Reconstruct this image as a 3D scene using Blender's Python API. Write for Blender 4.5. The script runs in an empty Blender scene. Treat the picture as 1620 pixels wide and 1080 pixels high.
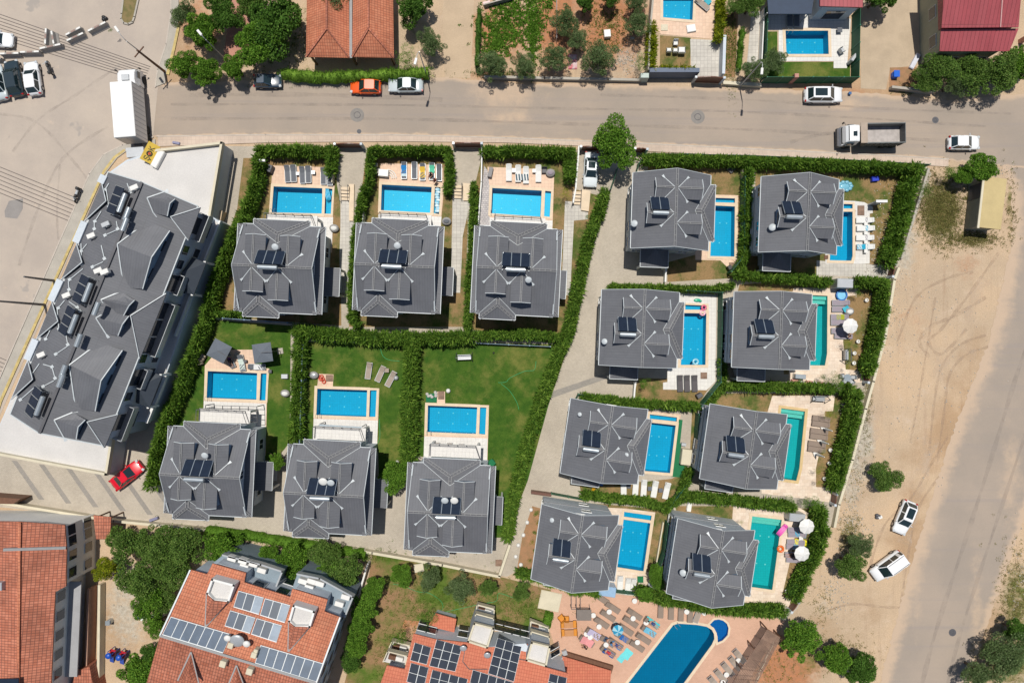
import bpy, math, random
import numpy as np
from mathutils import Vector, Matrix
from mathutils.geometry import tessellate_polygon
R = math.radians
random.seed(7)
rng = np.random.default_rng(11)
scn = bpy.context.scene
col = scn.collection

# ------------------------------------------------------------ camera, sky, sun, exposure
H = 83.2            # height of the camera above the ground in metres
S = 0.077           # metres per photo pixel on the ground
cd = bpy.data.cameras.new('camera'); cam = bpy.data.objects.new('camera', cd); col.objects.link(cam)
cam.location = (0, 0, H); cam.rotation_euler = (0, 0, 0)
cd.sensor_width = 36; cd.lens = 24; cd.clip_end = 2000; cd.clip_start = 1
scn.camera = cam
SUNDIR = Vector((0.31, -1.69, -6.5)).normalized()
world = bpy.data.worlds.new("World"); scn.world = world; world.use_nodes = True
nt = world.node_tree; bg = nt.nodes['Background']
sky = nt.nodes.new('ShaderNodeTexSky'); sky.sky_type = 'NISHITA'; sky.sun_disc = False
up = -SUNDIR
sky.sun_elevation = math.asin(up.z); sky.sun_rotation = math.atan2(up.x, up.y)
nt.links.new(sky.outputs[0], bg.inputs[0]); bg.inputs[1].default_value = 0.07
sl = bpy.data.lights.new('sun', 'SUN'); sl.energy = 4.3; sl.angle = R(0.53); sl.color = (1, .955, .875)
so = bpy.data.objects.new('sun', sl); col.objects.link(so)
so.rotation_euler = SUNDIR.to_track_quat('-Z', 'Y').to_euler(); so.location = (0, 20, 120)
scn.view_settings.view_transform = 'Standard'; scn.view_settings.look = 'None'
scn.view_settings.exposure = 0.0; scn.view_settings.gamma = 1

# ------------------------------------------------------------ helpers
def W(px, py, z=0.0):
    """photo pixel -> world point that stands at height z"""
    k = S * (H - z) / H
    return Vector(((px - 810) * k, (540 - py) * k, z))
def tag(o, label=None, cat=None, group=None, kind=None):
    if label: o['label'] = label
    if cat: o['category'] = cat
    if group: o['group'] = group
    if kind: o['kind'] = kind
    return o
def thing(name, label, cat, loc=(0, 0, 0), rz=0, group=None):
    o = bpy.data.objects.new(name, None); col.objects.link(o)
    o.location = loc; o.rotation_euler = (0, 0, rz); o.empty_display_size = .3
    return tag(o, label, cat, group)
KIDS = {}
def link(o, parent=None):
    col.objects.link(o)
    if parent is not None:
        o.parent = parent; KIDS.setdefault(parent.name, []).append(o)
def copy_tree(o, parent=None, label=None, loc=None, rz=None, group=None):
    c = o.copy(); link(c, parent)
    if label: c['label'] = label
    if group: c['group'] = group
    if loc is not None: c.location = loc
    if rz is not None: c.rotation_euler = (0, 0, rz)
    for ch in KIDS.get(o.name, []): copy_tree(ch, c)
    return c

class MB:
    def __init__(s, org=(0, 0, 0)):
        s.v = []; s.f = []; s.m = []; s.org = Vector(org); s.mat = 0; s.sm = []
        s.T = None
    def add(s, vs, fs, smooth=False):
        b = len(s.v)
        for p in vs:
            p = Vector(p)
            if s.T is not None: p = s.T @ p
            s.v.append(p - s.org)
        for f in fs:
            s.f.append([i + b for i in f]); s.m.append(s.mat); s.sm.append(smooth)
    def poly(s, pts): s.add(pts, [list(range(len(pts)))])
    def slab(s, pts, t=.12, d=None):
        pts = [Vector(p) for p in pts]; n = len(pts)
        nn = (pts[1] - pts[0]).cross(pts[2] - pts[0])
        if nn.z < 0: pts.reverse()
        d = Vector(d) if d is not None else Vector((0, 0, -t))
        s.add(pts + [p + d for p in pts], [list(range(n)), list(range(2 * n - 1, n - 1, -1))] +
              [[i, i + n, (i + 1) % n + n, (i + 1) % n] for i in range(n)])
    def prism(s, xy, z0, z1):
        s.slab([(p[0], p[1], z1) for p in xy], z1 - z0)
    def box(s, c, d, rz=0, M=None):
        x, y, z = [k / 2 for k in d]
        vs = [(i * x, j * y, k * z) for i in (-1, 1) for j in (-1, 1) for k in (-1, 1)]
        m = Matrix.Translation(Vector(c)) @ (M if M is not None else Matrix.Rotation(rz, 4, 'Z'))
        s.add([m @ Vector(p) for p in vs], [(0, 1, 3, 2), (4, 6, 7, 5), (0, 4, 5, 1), (2, 3, 7, 6), (0, 2, 6, 4), (1, 5, 7, 3)])
    def bbox(s, c, d, b=.03, rz=0, M=None):
        """box with chamfered vertical and top edges"""
        x, y, z = [k / 2 for k in d]; b = min(b, x * .9, y * .9, z * .9)
        def ring(e, zz): return [(x - e, y - e - b, zz), (x - e - b, y - e, zz), (-x + e + b, y - e, zz), (-x + e, y - e - b, zz), (-x + e, -y + e + b, zz), (-x + e + b, -y + e, zz), (x - e - b, -y + e, zz), (x - e, -y + e + b, zz)]
        vs = ring(0, -z) + ring(0, z - b) + ring(b, z)
        m = Matrix.Translation(Vector(c)) @ (M if M is not None else Matrix.Rotation(rz, 4, 'Z'))
        fs = [list(range(7, -1, -1)), list(range(16, 24))]
        for r in (0, 8): fs += [[r + i, r + (i + 1) % 8, r + 8 + (i + 1) % 8, r + 8 + i] for i in range(8)]
        s.add([m @ Vector(p) for p in vs], fs)
    def bar(s, p0, p1, w, h, up=(0, 0, 1)):
        p0 = Vector(p0); p1 = Vector(p1); d = (p1 - p0)
        if d.length < 1e-6: return
        d.normalize(); u = Vector(up); sd = d.cross(u)
        if sd.length < 1e-4: sd = d.cross(Vector((1, 0, 0)))
        sd.normalize(); u = sd.cross(d)
        a = sd * w / 2; b = u * h / 2
        vs = [p + i * a + j * b for p in (p0, p1) for i in (-1, 1) for j in (-1, 1)]
        s.add(vs, [(0, 1, 3, 2), (4, 6, 7, 5), (0, 4, 5, 1), (2, 3, 7, 6), (0, 2, 6, 4), (1, 5, 7, 3)])
    def cyl(s, p0, p1, r0, r1=None, n=10, smooth=True, caps=True):
        r1 = r0 if r1 is None else r1
        p0 = Vector(p0); p1 = Vector(p1); d = (p1 - p0).normalized()
        a = d.orthogonal().normalized(); b = d.cross(a)
        vs = []
        for p, r in ((p0, r0), (p1, r1)):
            for i in range(n):
                t = 2 * math.pi * i / n; vs.append(p + a * (r * math.cos(t)) + b * (r * math.sin(t)))
        s.add(vs, [(i, (i + 1) % n, (i + 1) % n + n, i + n) for i in range(n)], smooth)
        if caps: s.add(vs, [list(range(n - 1, -1, -1)), list(range(n, 2 * n))])
    def ell(s, c, r, n=12, m=8, z0=-1.0, M=None):
        vs = []; fs = []
        for j in range(m + 1):
            t = -math.pi / 2 + math.pi * j / m; 
            for i in range(n):
                a = 2 * math.pi * i / n
                p = Vector((r[0] * math.cos(t) * math.cos(a), r[1] * math.cos(t) * math.sin(a), max(r[2] * math.sin(t), z0 * r[2])))
                if M is not None: p = M @ p
                vs.append(Vector(c) + p)
        for j in range(m):
            for i in range(n): fs.append((j * n + i, j * n + (i + 1) % n, (j + 1) * n + (i + 1) % n, (j + 1) * n + i))
        s.add(vs, fs, True)
    def torus(s, c, R0, r, n=24, m=8):
        vs = [(c[0] + (R0 + r * math.cos(2 * math.pi * j / m)) * math.cos(2 * math.pi * i / n), c[1] + (R0 + r * math.cos(2 * math.pi * j / m)) * math.sin(2 * math.pi * i / n), c[2] + r * math.sin(2 * math.pi * j / m)) for i in range(n) for j in range(m)]
        s.add(vs, [(i * m + j, ((i + 1) % n) * m + j, ((i + 1) % n) * m + (j + 1) % m, i * m + (j + 1) % m) for i in range(n) for j in range(m)], True)
    def tube(s, pts, r, n=6):
        for a, b in zip(pts[:-1], pts[1:]): s.cyl(a, b, r, r, n, True, True)
    def mesh(s, name, mats):
        me = bpy.data.meshes.new(name)
        me.from_pydata([tuple(p) for p in s.v], [], s.f)
        for m in (mats if isinstance(mats, (list, tuple)) else [mats]): me.materials.append(m)
        me.polygons.foreach_set('material_index', s.m)
        me.polygons.foreach_set('use_smooth', s.sm)
        uv = me.uv_layers.new(name='UVMap')
        buf = np.zeros(len(me.loops) * 2, 'f')
        for p in me.polygons:
            n = p.normal
            if abs(n.z) > .995: u = Vector((1, 0, 0)); w = Vector((0, 1, 0))
            else:
                u = Vector((0, 0, 1)).cross(n).normalized(); w = n.cross(u)
            for li in p.loop_indices:
                co = me.vertices[me.loops[li].vertex_index].co
                buf[2 * li] = co.dot(u); buf[2 * li + 1] = co.dot(w)
        uv.data.foreach_set('uv', buf)
        me.update()
        return me
    def build(s, name, mats, parent=None, **kw):
        o = bpy.data.objects.new(name, s.mesh(name, mats)); link(o, parent)
        o.location = s.org if parent is None else (0, 0, 0)
        if kw: tag(o, **kw)
        return o

# ------------------------------------------------------------ materials
def srgb(r, g, b):
    f = lambda c: (c / 255 / 12.92) if c / 255 <= .04045 else ((c / 255 + .055) / 1.055) ** 2.4
    return (f(r), f(g), f(b), 1)
class NT:
    def __init__(s, name):
        s.mat = bpy.data.materials.new(name); s.mat.use_nodes = True
        s.t = s.mat.node_tree; s.b = s.t.nodes['Principled BSDF']; s.out = s.t.nodes['Material Output']
    def n(s, ty, **kw):
        nd = s.t.nodes.new(ty)
        for k, v in kw.items():
            if k.startswith('i_'): nd.inputs[k[2:].replace('_', ' ')].default_value = v
            else: setattr(nd, k, v)
        return nd
    def l(s, a, b): s.t.links.new(a, b)
    def mix(s, fac, a, b, mode='MIX'):
        m = s.n('ShaderNodeMix', data_type='RGBA', blend_type=mode)
        for v, i in ((fac, 0), (a, 6), (b, 7)):
            if hasattr(v, 'is_linked'): s.l(v, m.inputs[i])
            else: m.inputs[i].default_value = v if i == 0 or len(v) == 4 else (*v, 1)
        return m.outputs[2]
    def noise(s, vec, scale, detail=4, rough=.6):
        n = s.n('ShaderNodeTexNoise'); n.inputs['Scale'].default_value = scale; n.inputs['Detail'].default_value = detail
        n.inputs['Roughness'].default_value = rough
        if vec is not None: s.l(vec, n.inputs['Vector'])
        return n.outputs['Fac']
    def ramp(s, fac, lo, hi):
        m = s.n('ShaderNodeMapRange', interpolation_type='SMOOTHSTEP'); m.inputs[1].default_value = lo; m.inputs[2].default_value = hi
        s.l(fac, m.inputs[0]); return m.outputs[0]
    def bump(s, h, strength=.3, dist=.02):
        b = s.n('ShaderNodeBump'); b.inputs['Strength'].default_value = strength; b.inputs['Distance'].default_value = dist
        s.l(h, b.inputs['Height']); s.l(b.outputs[0], s.b.inputs['Normal'])
    def coords(s, kind='Object'): return s.n('ShaderNodeTexCoord').outputs[kind]
    def wpos(s): return s.n('ShaderNodeNewGeometry').outputs['Position']
def c4(c): return c if len(c) == 4 else (*c, 1)
def scale3(c, k): return (c[0] * k, c[1] * k, c[2] * k, 1)
def M(name, c, rough=.7, var=.12, scale=2.0, c2=None, bump=0, bscale=12, metal=0, spec=.5, fine=.06, coat=0):
    t = NT(name); v = t.coords()
    f = t.ramp(t.noise(v, scale), .3, .7)
    c = c4(c); c2 = c4(c2) if c2 else scale3(c, 1 - var)
    o = t.mix(f, c, c2)
    if fine:
        g = t.ramp(t.noise(v, scale * 9 + 4, 3), .25, .75)
        o = t.mix(g, o, t.mix(1.0, o, (1 - fine * 2,) * 3, 'MULTIPLY'))
    t.l(o, t.b.inputs['Base Color'])
    t.b.inputs['Roughness'].default_value = rough; t.b.inputs['Metallic'].default_value = metal
    t.b.inputs['Specular IOR Level'].default_value = spec; t.b.inputs['Coat Weight'].default_value = coat
    if bump: t.bump(t.noise(v, bscale, 4), bump, .03)
    return t.mat
def brick(name, c1, c2, mortar, w, h, coord='UV', msize=.012, off=.5, rough=.8, bumps=.25, stain=.25, sscale=.35, metal=0, squash=1, streak=0):
    t = NT(name); v = t.coords(coord)
    b = t.n('ShaderNodeTexBrick', offset=off, squash=squash); t.l(v, b.inputs['Vector'])
    b.inputs['Scale'].default_value = 1; b.inputs['Brick Width'].default_value = w; b.inputs['Row Height'].default_value = h
    b.inputs['Mortar Size'].default_value = msize; b.inputs['Mortar Smooth'].default_value = .2
    b.inputs['Color1'].default_value = c4(c1); b.inputs['Color2'].default_value = c4(c2); b.inputs['Mortar'].default_value = c4(mortar)
    g = t.ramp(t.noise(t.coords(), sscale, 5), .35, .7)
    o = t.mix(g, b.outputs['Color'], t.mix(1.0, b.outputs['Color'], (1 - stain,) * 3, 'MULTIPLY'))
    g2 = t.ramp(t.noise(t.coords(), 6, 3), .3, .7)
    o = t.mix(g2, o, t.mix(1.0, o, (.92, .92, .93), 'MULTIPLY'))
    if streak:
        mp = t.n('ShaderNodeMapping'); mp.inputs['Scale'].default_value = (2.2, .22, 1); t.l(v, mp.inputs[0])
        o = t.mix(t.ramp(t.noise(mp.outputs[0], 1.3, 5, .7), .45, 1.0), o, (.155, .158, .17, 1)); o = t.mix(t.ramp(t.noise(mp.outputs[0], 3.1, 4, .7), .5, .9), o, (.112, .115, .125, 1))
    t.l(o, t.b.inputs['Base Color']); t.b.inputs['Roughness'].default_value = rough; t.b.inputs['Metallic'].default_value = metal
    if bumps:
        m = t.n('ShaderNodeMath', operation='SUBTRACT'); m.inputs[0].default_value = 1; t.l(b.outputs['Fac'], m.inputs[1]); t.bump(m.outputs[0], bumps, .02)
    return t.mat
def leafmat(name, a, b, c, trans=.25, rough=.75):
    t = NT(name)
    g = t.n('ShaderNodeNewGeometry').outputs['Random Per Island']
    o = t.mix(t.ramp(g, .0, .6), c4(a), c4(b)); o = t.mix(t.ramp(g, .7, 1.0), o, c4(c))
    n = t.ramp(t.noise(t.wpos(), .8, 3), .3, .7)
    o = t.mix(n, o, t.mix(1.0, o, (.66, .70, .62), 'MULTIPLY'))
    t.l(o, t.b.inputs['Base Color']); t.b.inputs['Roughness'].default_value = rough; t.b.inputs['Specular IOR Level'].default_value = .12
    tr = t.n('ShaderNodeBsdfTranslucent'); t.l(t.mix(1.0, o, (1.3, 1.35, .7), 'MULTIPLY'), tr.inputs[0])
    mx = t.n('ShaderNodeMixShader'); mx.inputs[0].default_value = trans
    t.l(t.b.outputs[0], mx.inputs[1]); t.l(tr.outputs[0], mx.inputs[2]); t.l(mx.outputs[0], t.out.inputs[0])
    return t.mat

white = M('white_paint', (.74, .74, .72), .6, .06, .8)
cream = M('cream_paint', (.62, .56, .42), .7, .1, .8)
offwhite = M('off_white_plastic', (.72, .71, .68), .45, .04, 2)
lgrey = M('light_grey_metal', (.45, .47, .49), .4, .08, 2, metal=.3)
dgrey = M('dark_grey', (.09, .09, .1), .6, .15, 2)
black = M('black', (.02, .02, .022), .5, .2, 3)
pale = M('pale_mortar', (.30, .30, .30), .7, .1, 3)
flash = M('white_flashing', (.52, .56, .58), .45, .1, 2)
steel = M('galvanised_steel', (.5, .55, .58), .3, .1, 2, metal=.6)
wallw = M('shade_tinted_white_render', (.56, .61, .66), .8, .1, .5, bump=.1)  # white walls, with the blue of their shade tinted into the colour
wallg = M('grey_render', (.33, .33, .34), .85, .12, .6, bump=.1)
blueg = M('blue_grey_paint_and_shade', (.16, .25, .36), .5, .1, 1)  # fence paint; on dormer cheeks it stands in for blue shade
conc = M('concrete', (.42, .385, .33), .85, .15, .7, bump=.2)
wood = M('brown_timber', (.16, .07, .035), .6, .3, 4, bump=.2)
gatebr = M('brown_gate_paint', (.13, .045, .025), .45, .2, 3)
brownd = M('weathered_timber', (.27, .17, .12), .8, .35, 1.5, bump=.2)
netgreen = M('green_netting', (.01, .11, .05), .7, .2, 2)
carpet = M('green_carpet', (.01, .16, .06), .9, .15, 2)
glass = M('dark_glass', (.015, .025, .04), .06, .1, 1, spec=.8)
panel = M('solar_glass', (.018, .028, .05), .5, .2, 2, spec=.1)
tile_g = brick('grey_roof_tiles', (.128, .132, .146), (.134, .138, .152), (.112, .115, .127), .30, 40, msize=.03, off=0, rough=.6, bumps=.15, stain=.16, streak=1)
tile_o = brick('terracotta_roof_tiles', (.50, .16, .08), (.58, .22, .12), (.28, .09, .05), .28, .36, msize=.025, off=0, rough=.8, bumps=.5, stain=.25)
tile_o2 = brick('weathered_and_shaded_terracotta', (.42, .13, .07), (.55, .20, .12), (.2, .07, .045), .3, .4, msize=.03, off=0, rough=.8, bumps=.6, stain=.35)  # weathered tiles; also painted shade on the block's south slope
metal_r = brick('red_sheet_roof', (.34, .065, .075), (.37, .08, .09), (.2, .035, .04), .45, 60, msize=.03, off=0, rough=.45, bumps=.5, stain=.15)
rgreen = None
asphalt = None
pave = brick('driveway_pavers', (.44, .385, .31), (.50, .44, .355), (.34, .295, .24), .22, .12, 'Object', .012, .5, .85, .2, .16, .25)
pave2 = brick('light_path_tiles', (.50, .47, .42), (.56, .53, .47), (.36, .33, .3), .45, .45, 'Object', .02, 0, .8, .2, .15, .5)
deckp = brick('pink_deck_tiles', (.66, .46, .33), (.72, .52, .38), (.5, .36, .27), .4, .4, 'Object', .012, 0, .7, .1, .1, .4)
deckw = brick('white_terrace_tiles', (.63, .61, .58), (.67, .65, .61), (.46, .44, .42), .45, .45, 'Object', .012, 0, .6, .1, .08, .4)
deckt = brick('travertine_slabs', (.66, .52, .40), (.74, .62, .50), (.55, .43, .33), .6, .4, 'Object', .012, .5, .7, .1, .14, .6)
decksalmon = brick('salmon_terrace_paving', (.56, .34, .235), (.60, .37, .26), (.48, .29, .2), .3, .15, 'Object', .01, .5, .8, .1, .12, .3)
coping = M('sandstone_coping', (.70, .56, .40), .7, .12, 1.5)
copingy = M('yellow_coping', (.62, .45, .22), .7, .12, 1.5)
terrw = M('white_membrane', (.60, .58, .56), .85, .1, .25, bump=.1)
yellowp = M('yellow_kerb_paint', (.55, .42, .16), .7, .3, 2)
soil = M('garden_soil', (.36, .19, .10), .95, .3, 1.2, c2=(.26, .16, .08), bump=.5, bscale=5)

def lawnmat(name, g1, g2, dry, amt, s=.3):
    t = NT(name); v = t.wpos()
    o = t.mix(t.ramp(t.noise(v, 1.1, 5), .3, .7), c4(g1), c4(g2))
    f = t.ramp(t.noise(v, s, 6, .7), .62 - amt, .80 - amt * .8)
    o = t.mix(f, o, c4(dry))
    g = t.noise(v, 9, 4, .8); o = t.mix(t.ramp(g, .3, .75), t.mix(1.0, o, (.6, .62, .58), 'MULTIPLY'), o)
    t.l(o, t.b.inputs['Base Color']); t.b.inputs['Roughness'].default_value = .95; t.b.inputs['Specular IOR Level'].default_value = .1
    t.bump(g, .7, .06)
    return t.mat
lawn = lawnmat('lush_lawn', (.075, .145, .02), (.042, .105, .014), (.19, .20, .05), .17, .2)
lawn2 = lawnmat('worn_lawn', (.11, .15, .035), (.07, .11, .025), (.34, .22, .11), .26, .3)
lawn3 = lawnmat('dry_garden', (.13, .19, .035), (.09, .15, .025), (.36, .21, .12), .23, .14)

def roadmat():
    t = NT('worn_asphalt'); v = t.wpos()
    o = t.mix(t.ramp(t.noise(v, .09, 6, .6), .35, .65), (.37, .30, .24, 1), (.31, .26, .215, 1))
    mp = t.n('ShaderNodeMapping'); mp.inputs['Scale'].default_value = (.02, .9, 1); t.l(v, mp.inputs[0])
    o = t.mix(t.ramp(t.noise(mp.outputs[0], 1, 5), .5, .75), o, (.30, .255, .225, 1))
    a = t.n('ShaderNodeVertexColor', layer_name='wa'); sp = t.n('ShaderNodeSeparateColor'); t.l(a.outputs[0], sp.inputs[0])
    nz = t.noise(v, .5, 7, .7)
    ad = t.n('ShaderNodeMath', operation='ADD'); t.l(sp.outputs[0], ad.inputs[0]); t.l(nz, ad.inputs[1])
    o = t.mix(t.ramp(ad.outputs[0], .6, 1.15), o, (.50, .375, .27, 1))
    g = t.ramp(t.noise(v, 14, 3, .8), .3, .75); o = t.mix(g, t.mix(1.0, o, (.86, .86, .86), 'MULTIPLY'), o)
    t.l(o, t.b.inputs['Base Color']); t.b.inputs['Roughness'].default_value = .9; t.bump(t.noise(v, 20, 3), .25, .02)
    return t.mat
asphalt = roadmat()
def parkmat():
    t = NT('worn_concrete_lot'); v = t.wpos()
    o = t.mix(t.ramp(t.noise(v, .12, 6, .65), .35, .68), (.455, .385, .32, 1), (.375, .32, .275, 1))
    o = t.mix(t.ramp(t.noise(v, .7, 6, .7), .6, .8), o, (.55, .44, .34, 1))
    o = t.mix(t.ramp(t.noise(v, .25, 3), .66, .7), o, (.34, .30, .265, 1))
    g = t.ramp(t.noise(v, 11, 4, .8), .3, .75); o = t.mix(g, t.mix(1.0, o, (.9, .9, .9), 'MULTIPLY'), o)
    t.l(o, t.b.inputs['Base Color']); t.b.inputs['Roughness'].default_value = .9; t.bump(t.noise(v, 15, 3), .2, .02)
    return t.mat
lotmat = parkmat()
def groundmat():
    t = NT('sandy_ground'); v = t.wpos()
    a = t.n('ShaderNodeVertexColor', layer_name='wa'); sp = t.n('ShaderNodeSeparateColor'); t.l(a.outputs[0], sp.inputs[0])
    o = t.mix(t.ramp(t.noise(v, .10, 7, .65), .35, .65), (.60, .44, .295, 1), (.50, .385, .275, 1))
    o = t.mix(t.ramp(t.noise(v, .45, 7, .75), .5, .8), o, (.64, .50, .38, 1))
    mp = t.n('ShaderNodeMapping'); mp.inputs['Rotation'].default_value = (0, 0, R(-20)); mp.inputs['Scale'].default_value = (1.1, .07, 1); t.l(v, mp.inputs[0])
    o = t.mix(t.ramp(t.noise(mp.outputs[0], 1.2, 6, .7), .5, .85), o, (.42, .30, .21, 1))
    o = t.mix(t.ramp(t.noise(v, .05, 5, .6), .5, .62), o, t.mix(1.0, o, (.9, .8, .7), 'MULTIPLY'))
    def layer(o, w, sc, lo, hi, c, c2):
        ad = t.n('ShaderNodeMath', operation='ADD'); t.l(w, ad.inputs[0]); t.l(t.noise(v, sc, 7, .75), ad.inputs[1])
        cc = t.mix(t.ramp(t.noise(v, 2.2, 4), .35, .65), c, c2)
        return t.mix(t.ramp(ad.outputs[0], lo, hi), o, cc)
    o = layer(o, sp.outputs[1], .9, .72, 1.15, (.55, .50, .42, 1), (.42, .37, .30, 1))
    o = layer(o, sp.outputs[2], .5, .7, 1.2, (.50, .22, .11, 1), (.40, .20, .11, 1))
    o = layer(o, sp.outputs[0], 1.0, .8, 1.2, (.12, .15, .035, 1), (.22, .19, .07, 1))
    g = t.ramp(t.noise(v, 7, 6, .85), .35, .7); o = t.mix(g, t.mix(1.0, o, (.72, .72, .70), 'MULTIPLY'), o)
    t.l(o, t.b.inputs['Base Color']); t.b.inputs['Roughness'].default_value = .95; t.b.inputs['Specular IOR Level'].default_value = .15
    t.bump(t.noise(v, 5, 8, .8), .6, .08)
    return t.mat
gmat = groundmat()
def pooltile(name, c):
    t = brick(name, c, scale3(c, 1.06), scale3(c, .8), .3, .3, 'UV', .012, 0, .4, 0, .05, .5); return t
pool_b = pooltile('blue_pool_tiles', (.015, .41, .56)); pool_d = pooltile('deep_blue_pool_tiles', (.01, .27, .40)); pool_t = pooltile('turquoise_pool_tiles', (.02, .41, .43))
pool_k = pooltile('mosaic_pool_tiles', (.06, .20, .48))
pool_s = M('pale_pool_steps', (.45, .62, .52), .5, .1, 2)
def watermat(name, tint):
    t = NT(name)
    tr = t.n('ShaderNodeBsdfTransparent'); tr.inputs[0].default_value = tint
    gl = t.n('ShaderNodeBsdfGlossy'); gl.inputs['Roughness'].default_value = 0
    fr = t.n('ShaderNodeFresnel'); fr.inputs[0].default_value = 1.33
    b = t.n('ShaderNodeBump'); b.inputs['Strength'].default_value = .025; b.inputs['Distance'].default_value = .05
    v = t.wpos(); t.l(t.noise(v, 1.6, 4, .6), b.inputs['Height']); t.l(b.outputs[0], gl.inputs['Normal']); t.l(b.outputs[0], fr.inputs['Normal'])
    mx = t.n('ShaderNodeMixShader'); t.l(fr.outputs[0], mx.inputs[0]); t.l(tr.outputs[0], mx.inputs[1]); t.l(gl.outputs[0], mx.inputs[2])
    t.l(mx.outputs[0], t.out.inputs[0]); return t.mat
water_b = watermat('blue_water', (.35, .82, .93, 1)); water_t = watermat('turquoise_water', (.45, .88, .88, 1)); water_d = watermat('deep_water', (.25, .68, .80, 1))

leaf_h = leafmat('cypress_fronds', (.07, .16, .022), (.15, .27, .035), (.28, .42, .07))
leaf_b = leafmat('bright_leaves', (.065, .16, .018), (.14, .28, .03), (.24, .40, .055))
leaf_o = leafmat('olive_leaves', (.08, .13, .05), (.15, .22, .085), (.26, .32, .16))
leaf_d = leafmat('dark_leaves', (.055, .13, .02), (.09, .19, .03), (.15, .26, .05))
leaf_y = leafmat('yellow_green_leaves', (.16, .24, .02), (.30, .33, .02), (.42, .40, .03))
leaf_m = leafmat('dusty_green_leaves', (.08, .16, .035), (.14, .24, .045), (.24, .33, .09))
bark = M('bark', (.16, .11, .07), .9, .3, 5, bump=.4)
# ------------------------------------------------------------ pools (their outlines are cut out of the paving)
def inside(p, poly):
    x, y = p[0], p[1]; c = False; n = len(poly)
    for i in range(n):
        x1, y1 = poly[i][0], poly[i][1]; x2, y2 = poly[i - 1][0], poly[i - 1][1]
        if (y1 > y) != (y2 > y) and x < (x2 - x1) * (y - y1) / (y2 - y1) + x1: c = not c
    return c
def area(p): return sum(p[i - 1][0] * p[i][1] - p[i][0] * p[i - 1][1] for i in range(len(p))) / 2
def offset(poly, d):
    n = len(poly); out = []
    if area(poly) < 0: poly = poly[::-1]
    for i in range(n):
        a, b, c = Vector(poly[i - 1][:2]), Vector(poly[i][:2]), Vector(poly[(i + 1) % n][:2])
        e1 = (b - a).normalized(); e2 = (c - b).normalized()
        n1 = Vector((e1.y, -e1.x)); n2 = Vector((e2.y, -e2.x))
        k = (n1 + n2); k = k / max(k.length_squared / 2, .35)
        out.append(b + k * d)
    return poly, out
HOLES = []
DZ = .03
def pool(label, shapes, tile, water, cop, deep=1.35, steps=None):
    c = sum((W(*p) for p in shapes[0]), Vector()) / len(shapes[0])
    t = thing('swimming_pool', label, 'pool', (c.x, c.y, 0), group='swimming pools of the villas')
    for k, sh in enumerate(shapes):
        pts = [tuple(W(*p)[:2]) for p in sh]
        if area(pts) < 0: pts = pts[::-1]
        HOLES.append(pts)
        d = deep if k == 0 else .45
        n = len(pts)
        m = MB(c); m.org.z = 0
        for i in range(n):
            a, b = pts[i], pts[(i + 1) % n]
            m.poly([(a[0], a[1], 0), (b[0], b[1], 0), (b[0], b[1], -d), (a[0], a[1], -d)])
        m.poly([(p[0], p[1], -d) for p in pts])
        m.build('basin', tile if k == 0 or tile is pool_t else (pool_k if water is water_d else tile), t)
        m = MB((c.x, c.y, 0)); m.poly([(p[0], p[1], -.07) for p in pts]); m.build('water', water, t)
        if k == 0 and n == 4:
            for u in (.3, .7):
                for v in (.2, .5, .8):
                    q = [Vector(p) for p in pts]; a = q[0].lerp(q[1], v).lerp(q[3].lerp(q[2], v), u); m = MB((c.x, c.y, 0)); m.cyl((a.x, a.y, -d), (a.x, a.y, -d + .03), .09, n=10); m.build('floor_inlet', offwhite, t)
        base, off = offset(pts, .34 if k == 0 else .24)
        m = MB((c.x, c.y, 0)); zt = .075 if k == 0 else .068
        for i in range(n):
            j = (i + 1) % n
            m.slab([(base[i][0], base[i][1], zt), (base[j][0], base[j][1], zt), (off[j].x, off[j].y, zt), (off[i].x, off[i].y, zt)], .09)
        m.build('coping', cop, t)
    if steps:
        m = MB((c.x, c.y, 0)); a, b, cc, dd = [Vector(W(*p)) for p in shapes[0][:2] + [shapes[0][-1], shapes[0][2]]]
        ux = (cc - a).normalized(); uy = (dd - b).normalized()
        for k in range(2):
            L = steps * (k + 1) / 2
            q = [a + (b - a) * .004 + ux * (L - steps / 2 + .004), b - (b - a) * .004 + uy * (L - steps / 2 + .004), b - (b - a) * .004 + uy * L, a + (b - a) * .004 + ux * L]
            m.slab([(p.x, p.y, -.3 - .3 * k) for p in q], deep - .35 - .3 * k)
        m.build('steps', pool_s, t)
    return t
def ladder(t_px, t_py, rz, pool_label):
    o = thing('pool_ladder', pool_label, 'ladder', W(t_px, t_py, .05), R(rz), 'pool ladders')
    m = MB()
    for s in (-.25, .25):
        m.tube([(s, -.35, 0), (s, -.35, .55), (s, -.1, .75), (s, .15, .6), (s, .18, -.9)], .022)
    m.build('rails', steel, o)
    m = MB()
    for k in range(3): m.box((0, .18, -.15 - .28 * k), (.5, .08, .03))
    m.build('treads', steel, o)
B, T, D_ = (pool_b, water_b), (pool_t, water_t), (pool_d, water_d)
pool('blue pool with a blue air mattress in its small side pool', [[(433, 295), (510.5, 298), (509, 338), (430, 336)], [(513, 298), (526, 299), (523.5, 338.5), (513, 338)]], *B, coping)
pool('blue pool south of the lounger with the yellow towel', [[(604, 292), (683, 296), (680.6, 336.8), (602.6, 332.6)], [(688, 296), (697, 296.5), (694.5, 339), (686, 337)]], *B, coping)
pool('blue pool south of the white loungers and striped towel', [[(778.7, 297.5), (857, 301.7), (855, 343), (777, 337.4)], [(862.5, 302), (872, 303), (869.7, 343.3), (860.7, 342)]], *B, coping)
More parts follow.
